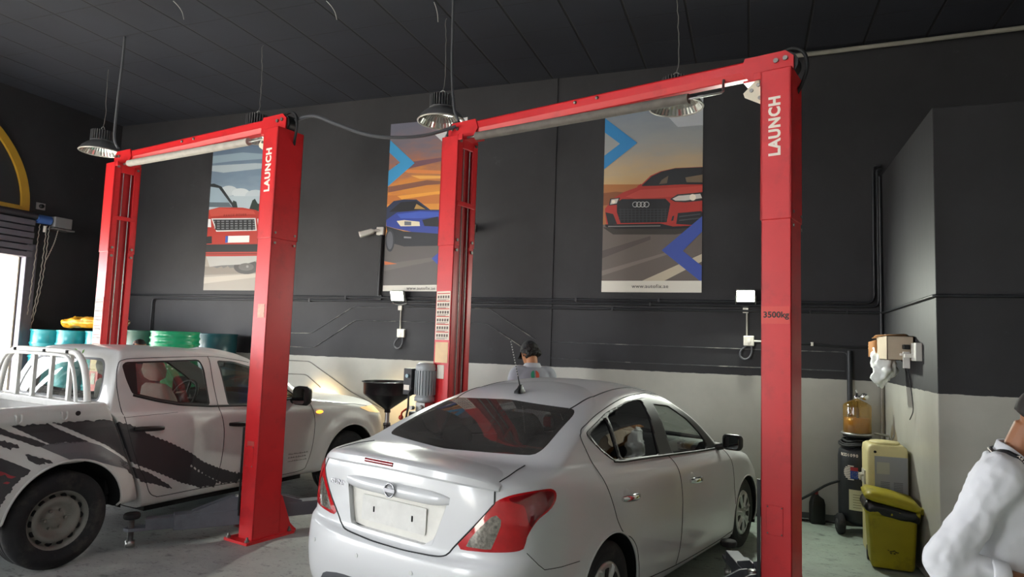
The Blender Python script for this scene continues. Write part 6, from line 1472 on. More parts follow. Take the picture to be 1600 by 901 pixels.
# ---------------------------------------------------------------- drums
def drum(label, x, y, z, r, h, m, group, text=None, face=None, ribs=(0.33, 0.66)):
    t = thing('oil_drum', label, 'drum', (x, y, z), 0, group)
    prof = [(0, 0.012), (r-0.02, 0.012), (r-0.016, 0.0), (r, 0.0), (r, 0.018), (r-0.008, 0.024)]
    for q in ribs: prof += [(r-0.008, h*q-0.022), (r+0.004, h*q-0.006), (r+0.004, h*q+0.006), (r-0.008, h*q+0.022)]
    prof += [(r-0.008, h-0.024), (r, h-0.018), (r, h), (r-0.016, h), (r-0.02, h-0.014), (0, h-0.014)]
    b = MB(); b.lathe(prof, 48); b.build('drum_body', m, t)
    b = MB(); b.cyl((r*0.6, 0, h-0.014), (r*0.6, 0, h-0.002), 0.035, 14); b.build('bung_cap', STEEL, t)
    if text:
        a = face; o = None
        s = 0.105
        for i, ch in enumerate(text):
            th = a+(i-(len(text)-1)/2)*0.09/r
            n = Vector((math.cos(th), math.sin(th), 0)); tx = Vector((-math.sin(th), math.cos(th), 0))
            lettering(ch, s, mat('drum_white', 'e6efe6', 0.5), frame_M(tuple(n*(r-0.006)+Vector((0, 0, h*0.50))), tuple(tx), (0, 0, 1)), t, bold=0.003)
    return t
TEAL = mat('teal_drum', '1f7f86', 0.32, 0, 0.5, coat=0.3, var=0.06); GREEN = mat('green_drum', '0c8a5c', 0.3, 0, 0.5, coat=0.3, var=0.06); DTEAL = mat('dark_teal_drum', '1d4a52', 0.32, 0, 0.5, coat=0.3, var=0.08); DGREEN = mat('dark_green_drum', '1c4438', 0.35, var=0.1)
for k, (x, y) in enumerate(((-9.61, 6.72), (-9.2, 6.81), (-8.78, 6.93))):
    nm = ('nearest the roller door', 'in the middle of the three', 'half behind the red post')[k]
    for lv in range(3): drum('small teal drum %s, %s' % (nm, ('bottom of its stack', 'second up its stack', 'topmost of its stack')[lv]), x, y, 0.575*lv, 0.205, 0.575, TEAL, 'small teal drums stacked by the roller door')
for lv in range(2):
    drum(('bright green drum under another, behind the pickup', 'bright green drum on top of another, behind the pickup')[lv], -6.97, 6.53, 0.88*lv, 0.29, 0.88, GREEN, 'green drums', 'ADNOC', -1.45+rad(33), ribs=(0.3, 0.5, 0.7, 0.82, 0.9) if lv else (0.33, 0.66))
    drum(('dark teal drum under another, beside the green pair', 'dark teal drum on top of another, beside the green pair')[lv], -7.20, 7.46, 0.875*lv, 0.29, 0.875, DTEAL, 'dark drums')
    drum(('dark green drum under another, behind the hatless man', 'dark green drum with a pale label, topmost behind the hatless man')[lv], -8.30, 7.22, 0.88*lv, 0.27, 0.88, DGREEN, 'dark drums')
def lump(rings, m, name, parent=None, amp=0.012, seed=1, sub=2):
    b = MB(); b.loft(rings); o = b.build(name, m, parent)
    md = o.modifiers.new('smooth', 'SUBSURF'); md.levels = sub; md.render_levels = sub
    tx = bpy.data.textures.new(name+'_folds', 'CLOUDS'); tx.noise_scale = 0.08; d = o.modifiers.new('folds', 'DISPLACE'); d.texture = tx; d.strength = amp*2; d.mid_level = 0.5; d.texture_coords = 'GLOBAL'
    return o
def ell_ring(c, ax, ay, u, v, n=14): return [tuple(Vector(c)+Vector(u)*(ax*math.cos(2*PI*k/n))+Vector(v)*(ay*math.sin(2*PI*k/n))) for k in range(n)]
b = MB(); bx_ = Vector((-9.40, 6.80, 1.835)); ex = Vector((-8.40, 7.02, 1.845)); dd = (ex-bx_).normalized(); nn = Vector((-dd.y, dd.x, 0))
R = []
for t_, a_, c_ in ((0, 0.03, 0.02), (0.06, 0.13, 0.055), (0.25, 0.17, 0.075), (0.5, 0.17, 0.07), (0.75, 0.16, 0.075), (0.93, 0.13, 0.06), (1, 0.03, 0.03)): R.append(ell_ring(bx_.lerp(ex, t_)+Vector((0, 0, 0.02*(1-abs(2*t_-1)))), a_, c_, nn, (0, 0, 1)))
sk_ = lump(R, mat('yellow_sack', 'd99a1e', 0.45, var=0.15, scale=7, dirt='eee6d2', dirt_amt=0.95, dirt_scale=4), 'plastic_sack', None, 0.055); tag(sk_, 'yellow and white plastic sack lying across the teal drums', 'sack')
b = MB(); b.loft([[(-8.98, 6.82, 1.87), (-8.82, 6.86, 1.88), (-8.80, 6.88, 1.94)], [(-8.93, 6.90, 1.90), (-8.78, 6.93, 1.99), (-8.74, 6.94, 2.03)]], 0, True, False); sheet_ = b.build('cardboard_piece', mat('grey_card', '9a9792', 0.8), None, solid=0.006); tag(sheet_, 'folded pale card sticking up on the yellow sack', 'card')
# ---------------------------------------------------------------- waste-oil funnel stand and the tap pipe behind it
t = thing('oil_drainer', 'black waste-oil funnel on a pole, between the pickup and the sedan', 'oil drainer', (-3.36, 5.77, 0))
b = MB(); b.lathe([(0.245, 1.335), (0.262, 1.335), (0.262, 1.325), (0.248, 1.32), (0.245, 1.22), (0.235, 1.205), (0.05, 1.075), (0.03, 1.06), (0.03, 1.03), (0.024, 1.03), (0.024, 1.07), (0.22, 1.21), (0.238, 1.225), (0.245, 1.335)], 40); b.build('funnel', mat('oily_black_plastic', '17181a', 0.3, var=0.15, scale=8, dirt='3c3a36', dirt_amt=0.4, dirt_scale=8), t)
b = MB(); b.tube([(0, 0, 0.60), (0, 0, 1.06)], 0.022, 12); b.build('pole', STEEL, t)
b = MB(); b.tube([(0, 0, 0.62), (0, 0, 0.92)], 0.03, 12); b.lathe([(0.0, 0.93), (0.036, 0.93), (0.036, 0.90), (0.0, 0.90)], 12); b.build('pole_sleeve', mat('dark_sleeve', '4a4845', 0.4, 0.5), t)
b = MB(); b.lathe([(0, 0.10), (0.2, 0.10), (0.235, 0.14), (0.235, 0.52), (0.2, 0.60), (0.04, 0.63), (0, 0.63)], 32); b.build('tank', mat('drainer_tank', '2c3138', 0.4), t)
for a in (45, 135, 225, 315):
    x, y = 0.21*math.cos(rad(a)), 0.21*math.sin(rad(a)); b = MB(); b.cyl((x-0.012, y, 0.05), (x+0.012, y, 0.05), 0.05, 16); b.tube([(x, y, 0.05), (x, y, 0.13)], 0.012, 6); b.build('caster', RUBBER, t)
t = thing('air_pipe', 'thin wall pipe with an orange hose behind the funnel stand', 'pipe', (-3.93, WY, 0))
b = MB(); b.tube([(0, 0, 0.2), (0, 0, 0.80)], 0.012, 8); b.box(-0.05, 0.05, -0.03, 0.012, 0.80, 0.84); b.build('pipe', mat('rusty_pipe', '6f655c', 0.6, 0.3), t)
b = MB(); b.tube(smooth_line([(-0.05, -0.03, 0.82), (-0.11, -0.06, 0.72), (-0.02, -0.10, 0.58), (0.25, -0.2, 0.46), (0.45, -0.2, 0.30), (0.50, -0.2, 0.02)], 6), 0.010, 8); b.build('hose', mat('orange_hose', 'c05a2c', 0.5), t)
# ---------------------------------------------------------------- the right corner
AMBER = glass('amber_cylinder', (0.92, 0.76, 0.42), 0.10, 0.05, 0.12, 'b08a3c')
t = thing('oil_extractor', 'dark wheeled oil extractor topped by an amber measuring cylinder', 'oil extractor', (1.02, 7.46, 0), rad(8))
b = MB(); b.lathe([(0, 0.10), (0.15, 0.10), (0.175, 0.14), (0.178, 0.20), (0.178, 0.74), (0.17, 0.80), (0.13, 0.845), (0.0, 0.85)], 40); tk = b.build('tank', mat('charcoal_tank', '26292d', 0.42, var=0.08), t)
b = MB(); b.lathe([(0, 0.85), (0.10, 0.85), (0.10, 0.93), (0.13, 0.935), (0.135, 0.955), (0, 0.955)], 32); b.build('collar', BLACK, t)
b = MB(); b.lathe([(0.12, 0.955), (0.147, 0.955), (0.150, 0.965), (0.147, 0.975), (0.0, 0.975)], 36); b.build('bottom_flange', STEEL, t)
b = MB(); n = 60; b.loft([[(r*(1+0.012*math.cos(12*2*PI*j/n))*math.cos(2*PI*j/n), r*(1+0.012*math.cos(12*2*PI*j/n))*math.sin(2*PI*j/n), z) for j in range(n)] for r, z in ((0.128, 0.975), (0.130, 1.23), (0.125, 1.25), (0.09, 1.275), (0.045, 1.295), (0.03, 1.30))], 0, True); b.build('measuring_cylinder', AMBER, t)
b = MB(); b.lathe([(0, 0.98), (0.116, 0.98), (0.116, 1.12), (0, 1.12)], 30); b.build('used_oil', mat('brown_oil', 'a67c34', 0.3), t)
b = MB(); b.tube([(0, 0, 0.98), (0, 0, 1.29)], 0.010, 8); b.box(-0.012, 0.012, -0.016, -0.012, 1.0, 1.22); b.build('level_tube', mat('dark_scale', '5a4a30', 0.5), t)
b = MB(); b.lathe([(0.0, 1.30), (0.03, 1.30), (0.03, 1.335), (0.012, 1.34), (0.012, 1.37), (0.0, 1.37)], 16); b.cyl((0.0, 0, 1.33), (0.055, -0.01, 1.33), 0.012, 10); b.lathe([(0, -0.02), (0.032, -0.02), (0.034, 0.0), (0.032, 0.02), (0, 0.02)], 18, M=Matrix.Translation((0.065, -0.02, 1.335)) @ Matrix.Rotation(PI/2, 4, 'X')); b.tube([(0, 0, 1.365), (-0.012, 0, 1.40)], 0.008, 8); b.build('pressure_valve', CHROME, t)
b = MB()
for z, r in ((0.9, 0.13), (0.875, 0.15), (0.86, 0.165)): b.tube([(r*math.cos(a), r*math.sin(a), z+0.01*math.sin(3*a)) for a in np.linspace(0, 2*PI, 33)[:-1]], 0.011, 8, closed=True)
b.build('coiled_hose', CABLE, t)
for x in (-0.19, 0.19):
    b = MB(); b.lathe([(0.03, -0.03), (0.085, -0.03), (0.098, -0.018), (0.098, 0.018), (0.085, 0.03), (0.03, 0.03)], 28, M=Matrix.Translation((x, -0.10, 0.098)) @ Matrix.Rotation(PI/2, 4, 'Y')); w_ = b.build('wheel', RUBBER, t)
    b = MB(); b.lathe([(0, -0.034), (0.045, -0.034), (0.05, 0.034), (0, 0.034)], 20, M=Matrix.Translation((x, -0.10, 0.098)) @ Matrix.Rotation(PI/2, 4, 'Y')); b.build('wheel_hub', mat('hub_grey', '3a3b3d', 0.5), w_)
b = MB(); b.box(-0.19, 0.19, -0.12, 0.12, 0.085, 0.13); b.build('foot_frame', BLACK, t, bevel=0.006)
def on_tank(th, z, r=0.1795):
    n = Vector((math.cos(th), math.sin(th), 0)); tx = Vector((-math.sin(th), math.cos(th), 0)); return frame_M(tuple(n*r+Vector((0, 0, z))), tuple(tx), (0, 0, 1))
for i, ch in enumerate('ROD1090'):
    lettering(ch, 0.040, WHITE_LET, on_tank(-PI/2-0.74+(i-3)*0.145, 0.765, 0.1755), tk, bold=0.001)
thc = -PI/2-0.62
b = MB()
for k in range(9):
    zz = -0.064+0.016*k; w_ = math.sqrt(max(0.07**2-zz**2, 0)); b.add([tuple(on_tank(thc+u/0.18, 0.60+zz+dz, 0.1800)@Vector((0, 0, 0))) for dz in (-0.005, 0.005) for u in np.linspace(-w_, w_, 7)], [(j, j+1, j+8, j+7) for j in range(6)])
b.build('striped_disc', WHITE_LET, tk)
def tank_patch(name, c, th0, th1, z0, z1, r):
    b = MB(); th = np.linspace(th0, th1, 9); b.add([tuple((r*math.cos(a), r*math.sin(a), z)) for z in (z0, z1) for a in th], [(j, j+1, j+10, j+9) for j in range(8)]); return b.build(name, mat('label_'+c, c, 0.5), tk)
tank_patch('blue_label', '2a4a9a', thc-0.02, thc+0.36, 0.545, 0.62, 0.1806); tank_patch('red_label', 'b0323a', thc-0.02, thc+0.36, 0.62, 0.655, 0.1806)
lb = tank_patch('instruction_label', 'd5d2ae', thc-0.1, thc+0.62, 0.245, 0.44, 0.1802)
for k in range(6): tank_patch('label_line', '8a8866', thc+0.1, thc+0.5, 0.27+0.024*k, 0.276+0.024*k, 0.1806)
b = MB()
for k in range(8):
    a = 2*PI*k/8; b.add([tuple(on_tank(thc+0.2+(0.022*math.cos(a)+dx)/0.18, 0.585+0.022*math.sin(a)+dz, 0.1810)@Vector((0, 0, 0))) for dx, dz in ((-0.003, 0), (0, -0.003), (0.003, 0), (0, 0.003))], [(0, 1, 2, 3)])
b.build('star_ring', mat('label_star', 'd9c35a', 0.5), tk)
b = MB(); b.tube(smooth_line([(0.06, -0.19, 0.66), (-0.02, -0.24, 0.64), (0.0, -0.25, 0.56), (0.05, -0.235, 0.45), (0.10, -0.21, 0.36)], 6), 0.009, 8); b.build('hose', CABLE, t)
b = MB(); b.tube(smooth_line([(0.09, -0.19, 0.70), (0.04, -0.22, 0.68), (0.0, -0.235, 0.62)], 6), 0.014, 8); b.build('hose_grip', mat('orange_grip', 'c4542a', 0.5), t)
b = MB(); b.tube(smooth_line([(-0.03, -0.22, 0.385), (0.06, -0.235, 0.40), (0.16, -0.16, 0.47), (0.19, -0.05, 0.53)], 6), 0.012, 8); b.build('hose', CABLE, t)
b = MB(); b.tube([(0.14, -0.05, 0.985), (0.26, -0.08, 0.965)], 0.012, 8)
for dx in (-0.02, 0.02): b.tube([(0.26, -0.08, 0.965), (0.27+dx, -0.08, 0.86), (0.265+dx*1.6, -0.08, 0.79)], 0.009, 8)
b.tube([(0.27, -0.08, 0.90), (0.31, -0.08, 0.99)], 0.008, 8); b.build('probe_rack', STEEL, t)
# white bottle-type water dispenser turned away
t = thing('water_dispenser', 'cream water dispenser with a grey back panel, behind the yellow bin', 'water dispenser', (1.145, 6.80, 0))
BEIGE = mat('cream_plastic', 'cfc48f', 0.5, var=0.05, dirt='a39a68', dirt_amt=0.35, dirt_scale=5)
b = MB(); b.loft([[(x, y, z) for x, y in rrect(-w, w, -d, d, 0.035)] for w, d, z in ((0.155, 0.165, 0.02), (0.16, 0.17, 0.04), (0.16, 0.17, 0.90), (0.155, 0.165, 0.945), (0.13, 0.14, 0.965))]); wd = b.build('cabinet', BEIGE, t)
b = MB(); b.lathe([(0, 0.965), (0.12, 0.965), (0.125, 0.975), (0.115, 0.985), (0, 0.985)], 32); b.build('bottle_collar', BEIGE, t)
b = MB(); b.box(-0.105, 0.15, -0.176, -0.168, 0.06, 0.87); bp_ = b.build('back_panel', mat('grey_back_panel', '8d9092', 0.5), t)
b = MB()
for c_ in range(2):
    for r_ in range(8): b.box(-0.06+0.10*c_, 0.01+0.10*c_, -0.178, -0.175, 0.55+0.014*r_, 0.556+0.014*r_)
b.build('vent_slots', mat('vent_dark', '5b5d5f', 0.6), bp_)
b = MB(); b.box(-0.09, 0.01, -0.1775, -0.175, 0.72, 0.82); b.build('rating_label', mat('faint_label', 'a5a496', 0.6), bp_)
b = MB(); b.cyl((-0.10, -0.172, 0.905), (-0.10, -0.16, 0.905), 0.012, 10); b.build('screw_hole', DARK, wd)
b = MB(); b.box(-0.172, -0.158, -0.06, 0.08, 0.60, 0.72)
for y in (-0.03, 0.04): b.cyl((-0.16, y, 0.68), (-0.20, y, 0.67), 0.012, 10); b.tube([(-0.195, y, 0.672), (-0.20, y, 0.63)], 0.008, 8)
b.build('tap', mat('tap_grey', 'b9b6a8', 0.4), t)
# yellow-green wheelie bin
t = thing('wheelie_bin', 'grubby yellow-green wheelie bin with a black bag under its lid', 'bin', (1.115, 6.40, 0), rad(-3))
OLIVE = mat('grubby_yellow_plastic', '9b8f14', 0.5, 0, 0.4, var=0.12, scale=4, dirt='55501a', dirt_amt=0.55, dirt_scale=5)
b = MB(); b.loft([[(x, y, z) for x, y in rrect(-w, w, -d0, d1, 0.03)] for w, d0, d1, z in ((0.150, 0.13, 0.13, 0.02), (0.158, 0.14, 0.14, 0.05), (0.178, 0.16, 0.165, 0.45), (0.182, 0.165, 0.17, 0.47))], cap=(True, False)); bn = b.build('bin_body', OLIVE, t)
b = MB(); b.loft([[(x, y, z) for x, y in rrect(-w, w, -d, d, 0.04)] for w, d, z in ((0.182, 0.168, 0.44), (0.20, 0.185, 0.455), (0.20, 0.185, 0.485), (0.185, 0.17, 0.50), (0.165, 0.15, 0.50), (0.16, 0.145, 0.42))], cap=(False, False)); b.build('bin_rim', OLIVE, bn)
R = []
for w, d, z, dx in ((0.175, 0.165, 0.49, 0), (0.20, 0.19, 0.50, 0), (0.205, 0.195, 0.53, 0), (0.17, 0.17, 0.565, 0), (0.06, 0.10, 0.58, 0)): R.append([(x+dx, y, z+0.035-x*0.18) for x, y in rrect(-w, w, -d, d, 0.05)])
b = MB(); b.loft(R); ld = b.build('lid', OLIVE, t)
b = MB(); b.cyl((0.215, -0.13, 0.50), (0.215, 0.13, 0.50), 0.024, 14); b.build('lid_hinge', OLIVE, ld)
R = [[(x*k+dx, y*k, z-0.16*x) for x, y in rrect(-0.19, 0.19, -0.178, 0.178, 0.05, 6)] for k, z, dx in ((0.97, 0.52, 0), (1.06, 0.505, -0.005), (1.09, 0.47, -0.01), (1.03, 0.435, -0.01), (1.0, 0.44, 0))]
lump(R, mat('black_bag', '151517', 0.3), 'bin_bag', t, 0.012)
b = MB()
for x in (-0.14, 0.14): b.cyl((x-0.02, 0.15, 0.06), (x+0.02, 0.15, 0.06), 0.06, 18)
b.build_each('bin_wheel', RUBBER, t)
b = MB(); rg = random.Random(3)
for k in range(14): x = rg.uniform(-0.035, 0.035); z = rg.uniform(-0.015, 0.015); b.box(x-0.006, x+0.006, -0.149, -0.139, 0.16+z-0.003, 0.16+z+0.003)
b.build('worn_print', mat('worn_print', '4a4514', 0.7), bn)
# black oil bottle with a red cap, hose on the floor
t = thing('oil_bottle', 'black oil bottle with a red cap on the floor by the wall', 'bottle', (0.668, 7.66, 0), rad(15))
b = MB(); b.loft([[(x+dx, y, z) for x, y in rrect(-w, w, -d, d, min(w, d)*0.45)] for w, d, z, dx in ((0.068, 0.045, 0.0, 0), (0.072, 0.048, 0.01, 0), (0.072, 0.048, 0.20, 0), (0.06, 0.042, 0.25, 0), (0.028, 0.028, 0.285, -0.015), (0.022, 0.022, 0.30, -0.015))]); b.build('bottle_body', BLACK, t)
b = MB(); b.cyl((-0.015, 0, 0.295), (-0.015, 0, 0.325), 0.026, 16); b.build('cap', mat('red_cap', '8a2426', 0.45), t)
pipe('floor_hose', 'black hose rising from the floor to the oil extractor', 'hose', [(-0.1, 7.7, 0.02), (0.2, 7.72, 0.03), (0.55, 7.66, 0.25), (0.74, 7.52, 0.42), (0.86, 7.40, 0.50)], 0.013, m=CABLE, smooth_n=8)
pipe('floor_cable', 'black cable lying along the foot of the back wall', 'cable', [(-0.3, 7.70, 0.02), (0.3, 7.66, 0.015), (0.75, 7.72, 0.015), (1.0, 7.7, 0.015)], 0.012, m=CABLE, smooth_n=6)
# cardboard box and plastic bag on the corner block
CARD = mat('brown_card', 'a8733f', 0.85, var=0.08); CARD_W = mat('pale_card', 'b9aa94', 0.8, var=0.06, scale=9)
t = thing('cardboard_box', 'open cardboard box fixed to the side of the corner block', 'cardboard box', (1.33, 6.72, 1.715))
b = MB(); x0, x1, y0_, y1_, z1_ = -0.215, -0.012, -0.28, 0.20, 0.21
b.box(x0, x1, y0_, y0_+0.006, 0, z1_, 1); b.box(x0, x0+0.006, y0_, y1_, 0, z1_, 1); b.box(x1-0.006, x1, y0_, y1_, 0, z1_, 0); b.box(x0, x1, y0_, y1_, 0, 0.006, 0); b.box(x0, x1, y0_, y1_*0.2, z1_-0.006, z1_, 1)
bxo = b.build('carton', [CARD, CARD_W], t)
b = MB(); b.loft([[(x0-0.002, y1_-0.02, 0.02), (x0-0.05, y1_+0.10, 0.02)], [(x0-0.002, y1_-0.02, 0.18), (x0-0.05, y1_+0.10, 0.16)]], 0, True, False); b.build('side_flap', CARD, bxo, solid=0.005)
b = MB(); R = [[(x0-0.03, y1_-0.28+0.07*k, z1_+0.012*math.sin(k)), (x1, y1_-0.28+0.07*k, z1_+0.03*math.sin(k*0.6))] for k in range(6)]; b.loft(R, 0, True, False); b.build('top_flap', CARD, bxo, solid=0.005)
P0 = [(0.0, 0.02, 0.03, 0.02), (0.06, 0.045, 0.07, 0.10), (0.16, 0.05, 0.09, 0.05), (0.26, 0.06, 0.12, -0.01), (0.36, 0.06, 0.13, -0.05), (0.44, 0.05, 0.09, -0.05), (0.50, 0.02, 0.03, -0.04)]
R = [ell_ring((1.17-0.05*t_, 6.84+o_*1.3+0.12*t_, 1.93-t_*0.90), a_, c_, (0.64, 0.76, 0), (0.76, -0.64, 0.25)) for t_, a_, c_, o_ in [(p[0], p[1]*1.5, p[2]*0.9, p[3]) for p in P0]]
bag = lump(R, mat('white_plastic_bag', 'dfe3de', 0.35, 0, 0.5, var=0.04), 'plastic_bag', None, 0.055); tag(bag, 'crumpled white plastic bag hanging out of the cardboard box', 'plastic bag')
t = thing('wall_socket', 'white double socket with plugs beside the cardboard box', 'socket', (1.33, 6.30, 1.79))
b = MB(); b.box(-0.05, 0, -0.10, 0.06, -0.075, 0.075); b.build('face_plate', mat('socket_white', 'dcdad3', 0.45), t, bevel=0.006)
b = MB(); b.box(-0.11, -0.045, -0.01, 0.03, -0.05, -0.02); b.box(-0.10, -0.05, 0.10, 0.13, -0.14, 0.0); b.box(-0.12, 0, 0.05, 0.22, -0.035, -0.015); b.build('bracket', mat('socket_white', 'dcdad3', 0.45), t, bevel=0.003)
b = MB(); b.box(-0.10, -0.05, 0.09, 0.16, 0.02, 0.06); b.build('plug', BLACK, t, bevel=0.006)
pipe('phone_cable', 'thin black charging cable hanging down the corner block', 'cable', [(1.22, 6.62, 1.75), (1.29, 6.60, 1.66), (1.31, 6.55, 1.5), (1.315, 6.50, 1.35), (1.31, 6.48, 1.28), (1.30, 6.55, 1.21)], 0.004, m=CABLE, smooth_n=6)
t = thing('leaf_sprig', 'green leafy sprig caught on the white headboard rack', 'leaf', (-5.30, 4.02, 1.50))
LEAF = mat('leaf_green', '5f8f3c', 0.6)
b = MB(); b.tube(smooth_line([(-0.06, 0, 0.065), (0.0, 0.0, 0.03), (0.03, 0.0, -0.03), (0.035, 0, -0.10)], 5), 0.003, 6); b.build('stem', LEAF, t)
for k, (x, z, a) in enumerate(((-0.05, 0.06, 150), (0.0, 0.04, 60), (0.02, 0.0, -20), (0.032, -0.05, 200), (0.035, -0.1, -80))):
    d = Vector((math.cos(rad(a)), 0, math.sin(rad(a)))); n_ = Vector((-d.z, 0, d.x)); p = Vector((x, 0, z))
    b = MB(); b.add([tuple(p), tuple(p+d*0.025+n_*0.010+Vector((0, -0.004, 0))), tuple(p+d*0.05), tuple(p+d*0.025-n_*0.010+Vector((0, -0.004, 0)))], [(0, 1, 2, 3)]); b.build('leaf', LEAF, t, solid=0.001)
# ---------------------------------------------------------------- people
# body frame: x forwards, y to the person's left, z up
SKIN_M = lambda c: mat('skin_'+c, c, 0.55, 0, 0.4, var=0.05, scale=20)
def fuse(mb, name, m, parent, voxel, smooth_it=4, folds=0.0, fsize=0.06, keep=None):
    """joins the limbs of a figure into one continuous surface"""
    o = mb.build('raw', m)
    r = o.modifiers.new('join', 'REMESH'); r.mode = 'VOXEL'; r.voxel_size = voxel; r.use_smooth_shade = True
    s = o.modifiers.new('soft', 'SMOOTH'); s.factor = 0.5; s.iterations = smooth_it
    if folds:
        for k, (sz, am) in enumerate(((fsize, folds), (fsize*2.6, folds*1.6))):
            tx = bpy.data.textures.new(name+'_folds', 'CLOUDS'); tx.noise_scale = sz; tx.noise_depth = 1
            d = o.modifiers.new('folds', 'DISPLACE'); d.texture = tx; d.strength = am; d.mid_level = 0.5; d.texture_coords = 'LOCAL'
        s = o.modifiers.new('soft2', 'SMOOTH'); s.factor = 0.5; s.iterations = 2
    bpy.context.view_layer.update()
    me = bpy.data.meshes.new_from_object(o.evaluated_get(bpy.context.evaluated_depsgraph_get()))
    bpy.data.objects.remove(o)
    me.name = name; me.materials.clear(); me.materials.append(m)
    me.polygons.foreach_set('use_smooth', [True]*len(me.polygons))
    n = bpy.data.objects.new(name, me); COL.objects.link(n); n.parent = parent
    return n
def crop(o, f):
    """drops the vertices for which f(x, y, z) is false"""
    import bmesh
    b = bmesh.new(); b.from_mesh(o.data); bmesh.ops.delete(b, geom=[v for v in b.verts if not f(*v.co)], context='VERTS'); b.to_mesh(o.data); b.free()
def oval(c, a, b_, n=20, tilt=0.0, k=2.3):
    out = []
    for i in range(n):
        t = 2*PI*i/n; x = a*math.copysign(abs(math.cos(t))**(2/k), math.cos(t)); y = b_*math.copysign(abs(math.sin(t))**(2/k), math.sin(t))
        out.append((c[0]+x*math.cos(tilt), c[1]+y, c[2]-x*math.sin(tilt)))
    return out
def limb(mb, pts, rs, n=14, M=None): mb.tube(smooth_line(pts, 5), list(np.interp(np.linspace(0, len(pts)-1, (len(pts)-1)*5+1), range(len(pts)), rs)), n, M=M)
def torso(mb, g, hip, top, lean):
    """g grows the section for clothes; lean shifts the chest forwards"""
    for_ = [(0.86, 0.115, 0.165, 0), (0.94, 0.120, 0.170, 0), (1.04, 0.112, 0.158, 0.1), (1.14, 0.115, 0.160, 0.25), (1.24, 0.122, 0.172, 0.5), (1.33, 0.120, 0.180, 0.75), (1.39, 0.105, 0.175, 0.9), (1.43, 0.088, 0.162, 1.0), (1.465, 0.070, 0.105, 1.08), (1.49, 0.058, 0.066, 1.15)]
    R = [oval((lean*q, 0, z), a+g, b_+g) for z, a, b_, q in for_ if hip <= z <= top]
    mb.loft(R)
def hand(mb, wrist, d, nrm, side, curl=35, sc=1.0):
    """palm and five fingers; d along the hand, nrm out of its back"""
    d = Vector(d).normalized(); nrm = (Vector(nrm)-d*Vector(nrm).dot(d)).normalized(); u = d.cross(nrm)*side; w = Vector(wrist)
    R = []
    for t, hw, th in ((0, 0.026, 0.018), (0.03, 0.032, 0.017), (0.07, 0.041, 0.015), (0.095, 0.041, 0.012)): R.append([tuple(w+d*(t*sc)+u*(hw*sc*math.cos(a))+nrm*(th*sc*math.sin(a))) for a in np.linspace(0, 2*PI, 13)[:-1]])
    mb.loft(R)
    for k, (off, ln) in enumerate(((0.030, 0.068), (0.011, 0.077), (-0.009, 0.072), (-0.028, 0.056))):
        p = w+d*(0.088*sc)+u*(off*sc); P = [p]; a = 0
        for q, f in enumerate((0.42, 0.32, 0.26)):
            a += rad(curl*(0.6 if q == 0 else 1)+4*k); p = p+(d*math.cos(a)-nrm*math.sin(a))*(ln*f*sc); P.append(p)
        mb.tube([tuple(x) for x in P], [0.0095*sc, 0.0088*sc, 0.0080*sc, 0.0062*sc], 8)
    p = w+d*(0.022*sc)+u*(0.026*sc); q1 = p+(d*0.6+u*0.75-nrm*0.25).normalized()*(0.038*sc); q2 = q1+(d*0.85+u*0.3-nrm*0.35).normalized()*(0.032*sc); q3 = q2+(d*0.9-nrm*0.4).normalized()*(0.022*sc)
    mb.tube([tuple(x) for x in (p, q1, q2, q3)], [0.0125*sc, 0.0112*sc, 0.0098*sc, 0.0075*sc], 8)
def head_M(base, pitch, yaw, roll=0): return Matrix.Translation(base) @ Matrix.Rotation(yaw, 4, 'Z') @ Matrix.Rotation(pitch, 4, 'Y') @ Matrix.Rotation(roll, 4, 'X')
def head(mb, M):
    """local: origin where the neck meets the skull base, x towards the face; head 0.225 m tall"""
    R = []
    for z, x0, x1, w in ((-0.025, 0.035, 0.085, 0.030), (-0.015, 0.010, 0.098, 0.045), (0.005, -0.03, 0.104, 0.058), (0.035, -0.065, 0.104, 0.066), (0.070, -0.088, 0.101, 0.072), (0.105, -0.098, 0.098, 0.0755), (0.135, -0.096, 0.092, 0.075), (0.165, -0.085, 0.076, 0.067), (0.188, -0.062, 0.050, 0.050), (0.200, -0.030, 0.018, 0.024)):
        R.append(oval(((x0+x1)/2, 0, z), (x1-x0)/2, w, 22, 0, 2.25))
    mb.loft(R, M=M)
    mb.loft([oval((0.094, 0, 0.098), 0.010, 0.009, 10), oval((0.104, 0, 0.075), 0.014, 0.012, 10), oval((0.108, 0, 0.058), 0.018, 0.017, 10), oval((0.098, 0, 0.049), 0.012, 0.014, 10)], M=M)       # nose
    mb.sphere((0.086, 0, 0.114), 0.03, 14, 8, sc=(0.55, 1.7, 0.42), M=M)                     # brow
    mb.sphere((0.094, 0, 0.030), 0.020, 12, 8, sc=(0.7, 1.25, 0.45), M=M)                    # lips
    mb.sphere((0.084, 0, -0.010), 0.024, 12, 8, sc=(0.8, 1.0, 0.7), M=M)                     # chin
    for s in (-1, 1):
        mb.sphere((0.062, s*0.045, 0.060), 0.026, 12, 8, sc=(0.8, 0.7, 0.8), M=M)            # cheekbones
        mb.loft([[(x_*0.024-0.005+0.10*(0)+y_*0.004, s*(0.070+q), 0.078+y_*0.034) for x_, y_ in [(math.cos(t), math.sin(t)) for t in np.linspace(0, 2*PI, 13)[:-1]]] for q in (-0.006, 0.006, 0.014)], M=M)   # ears
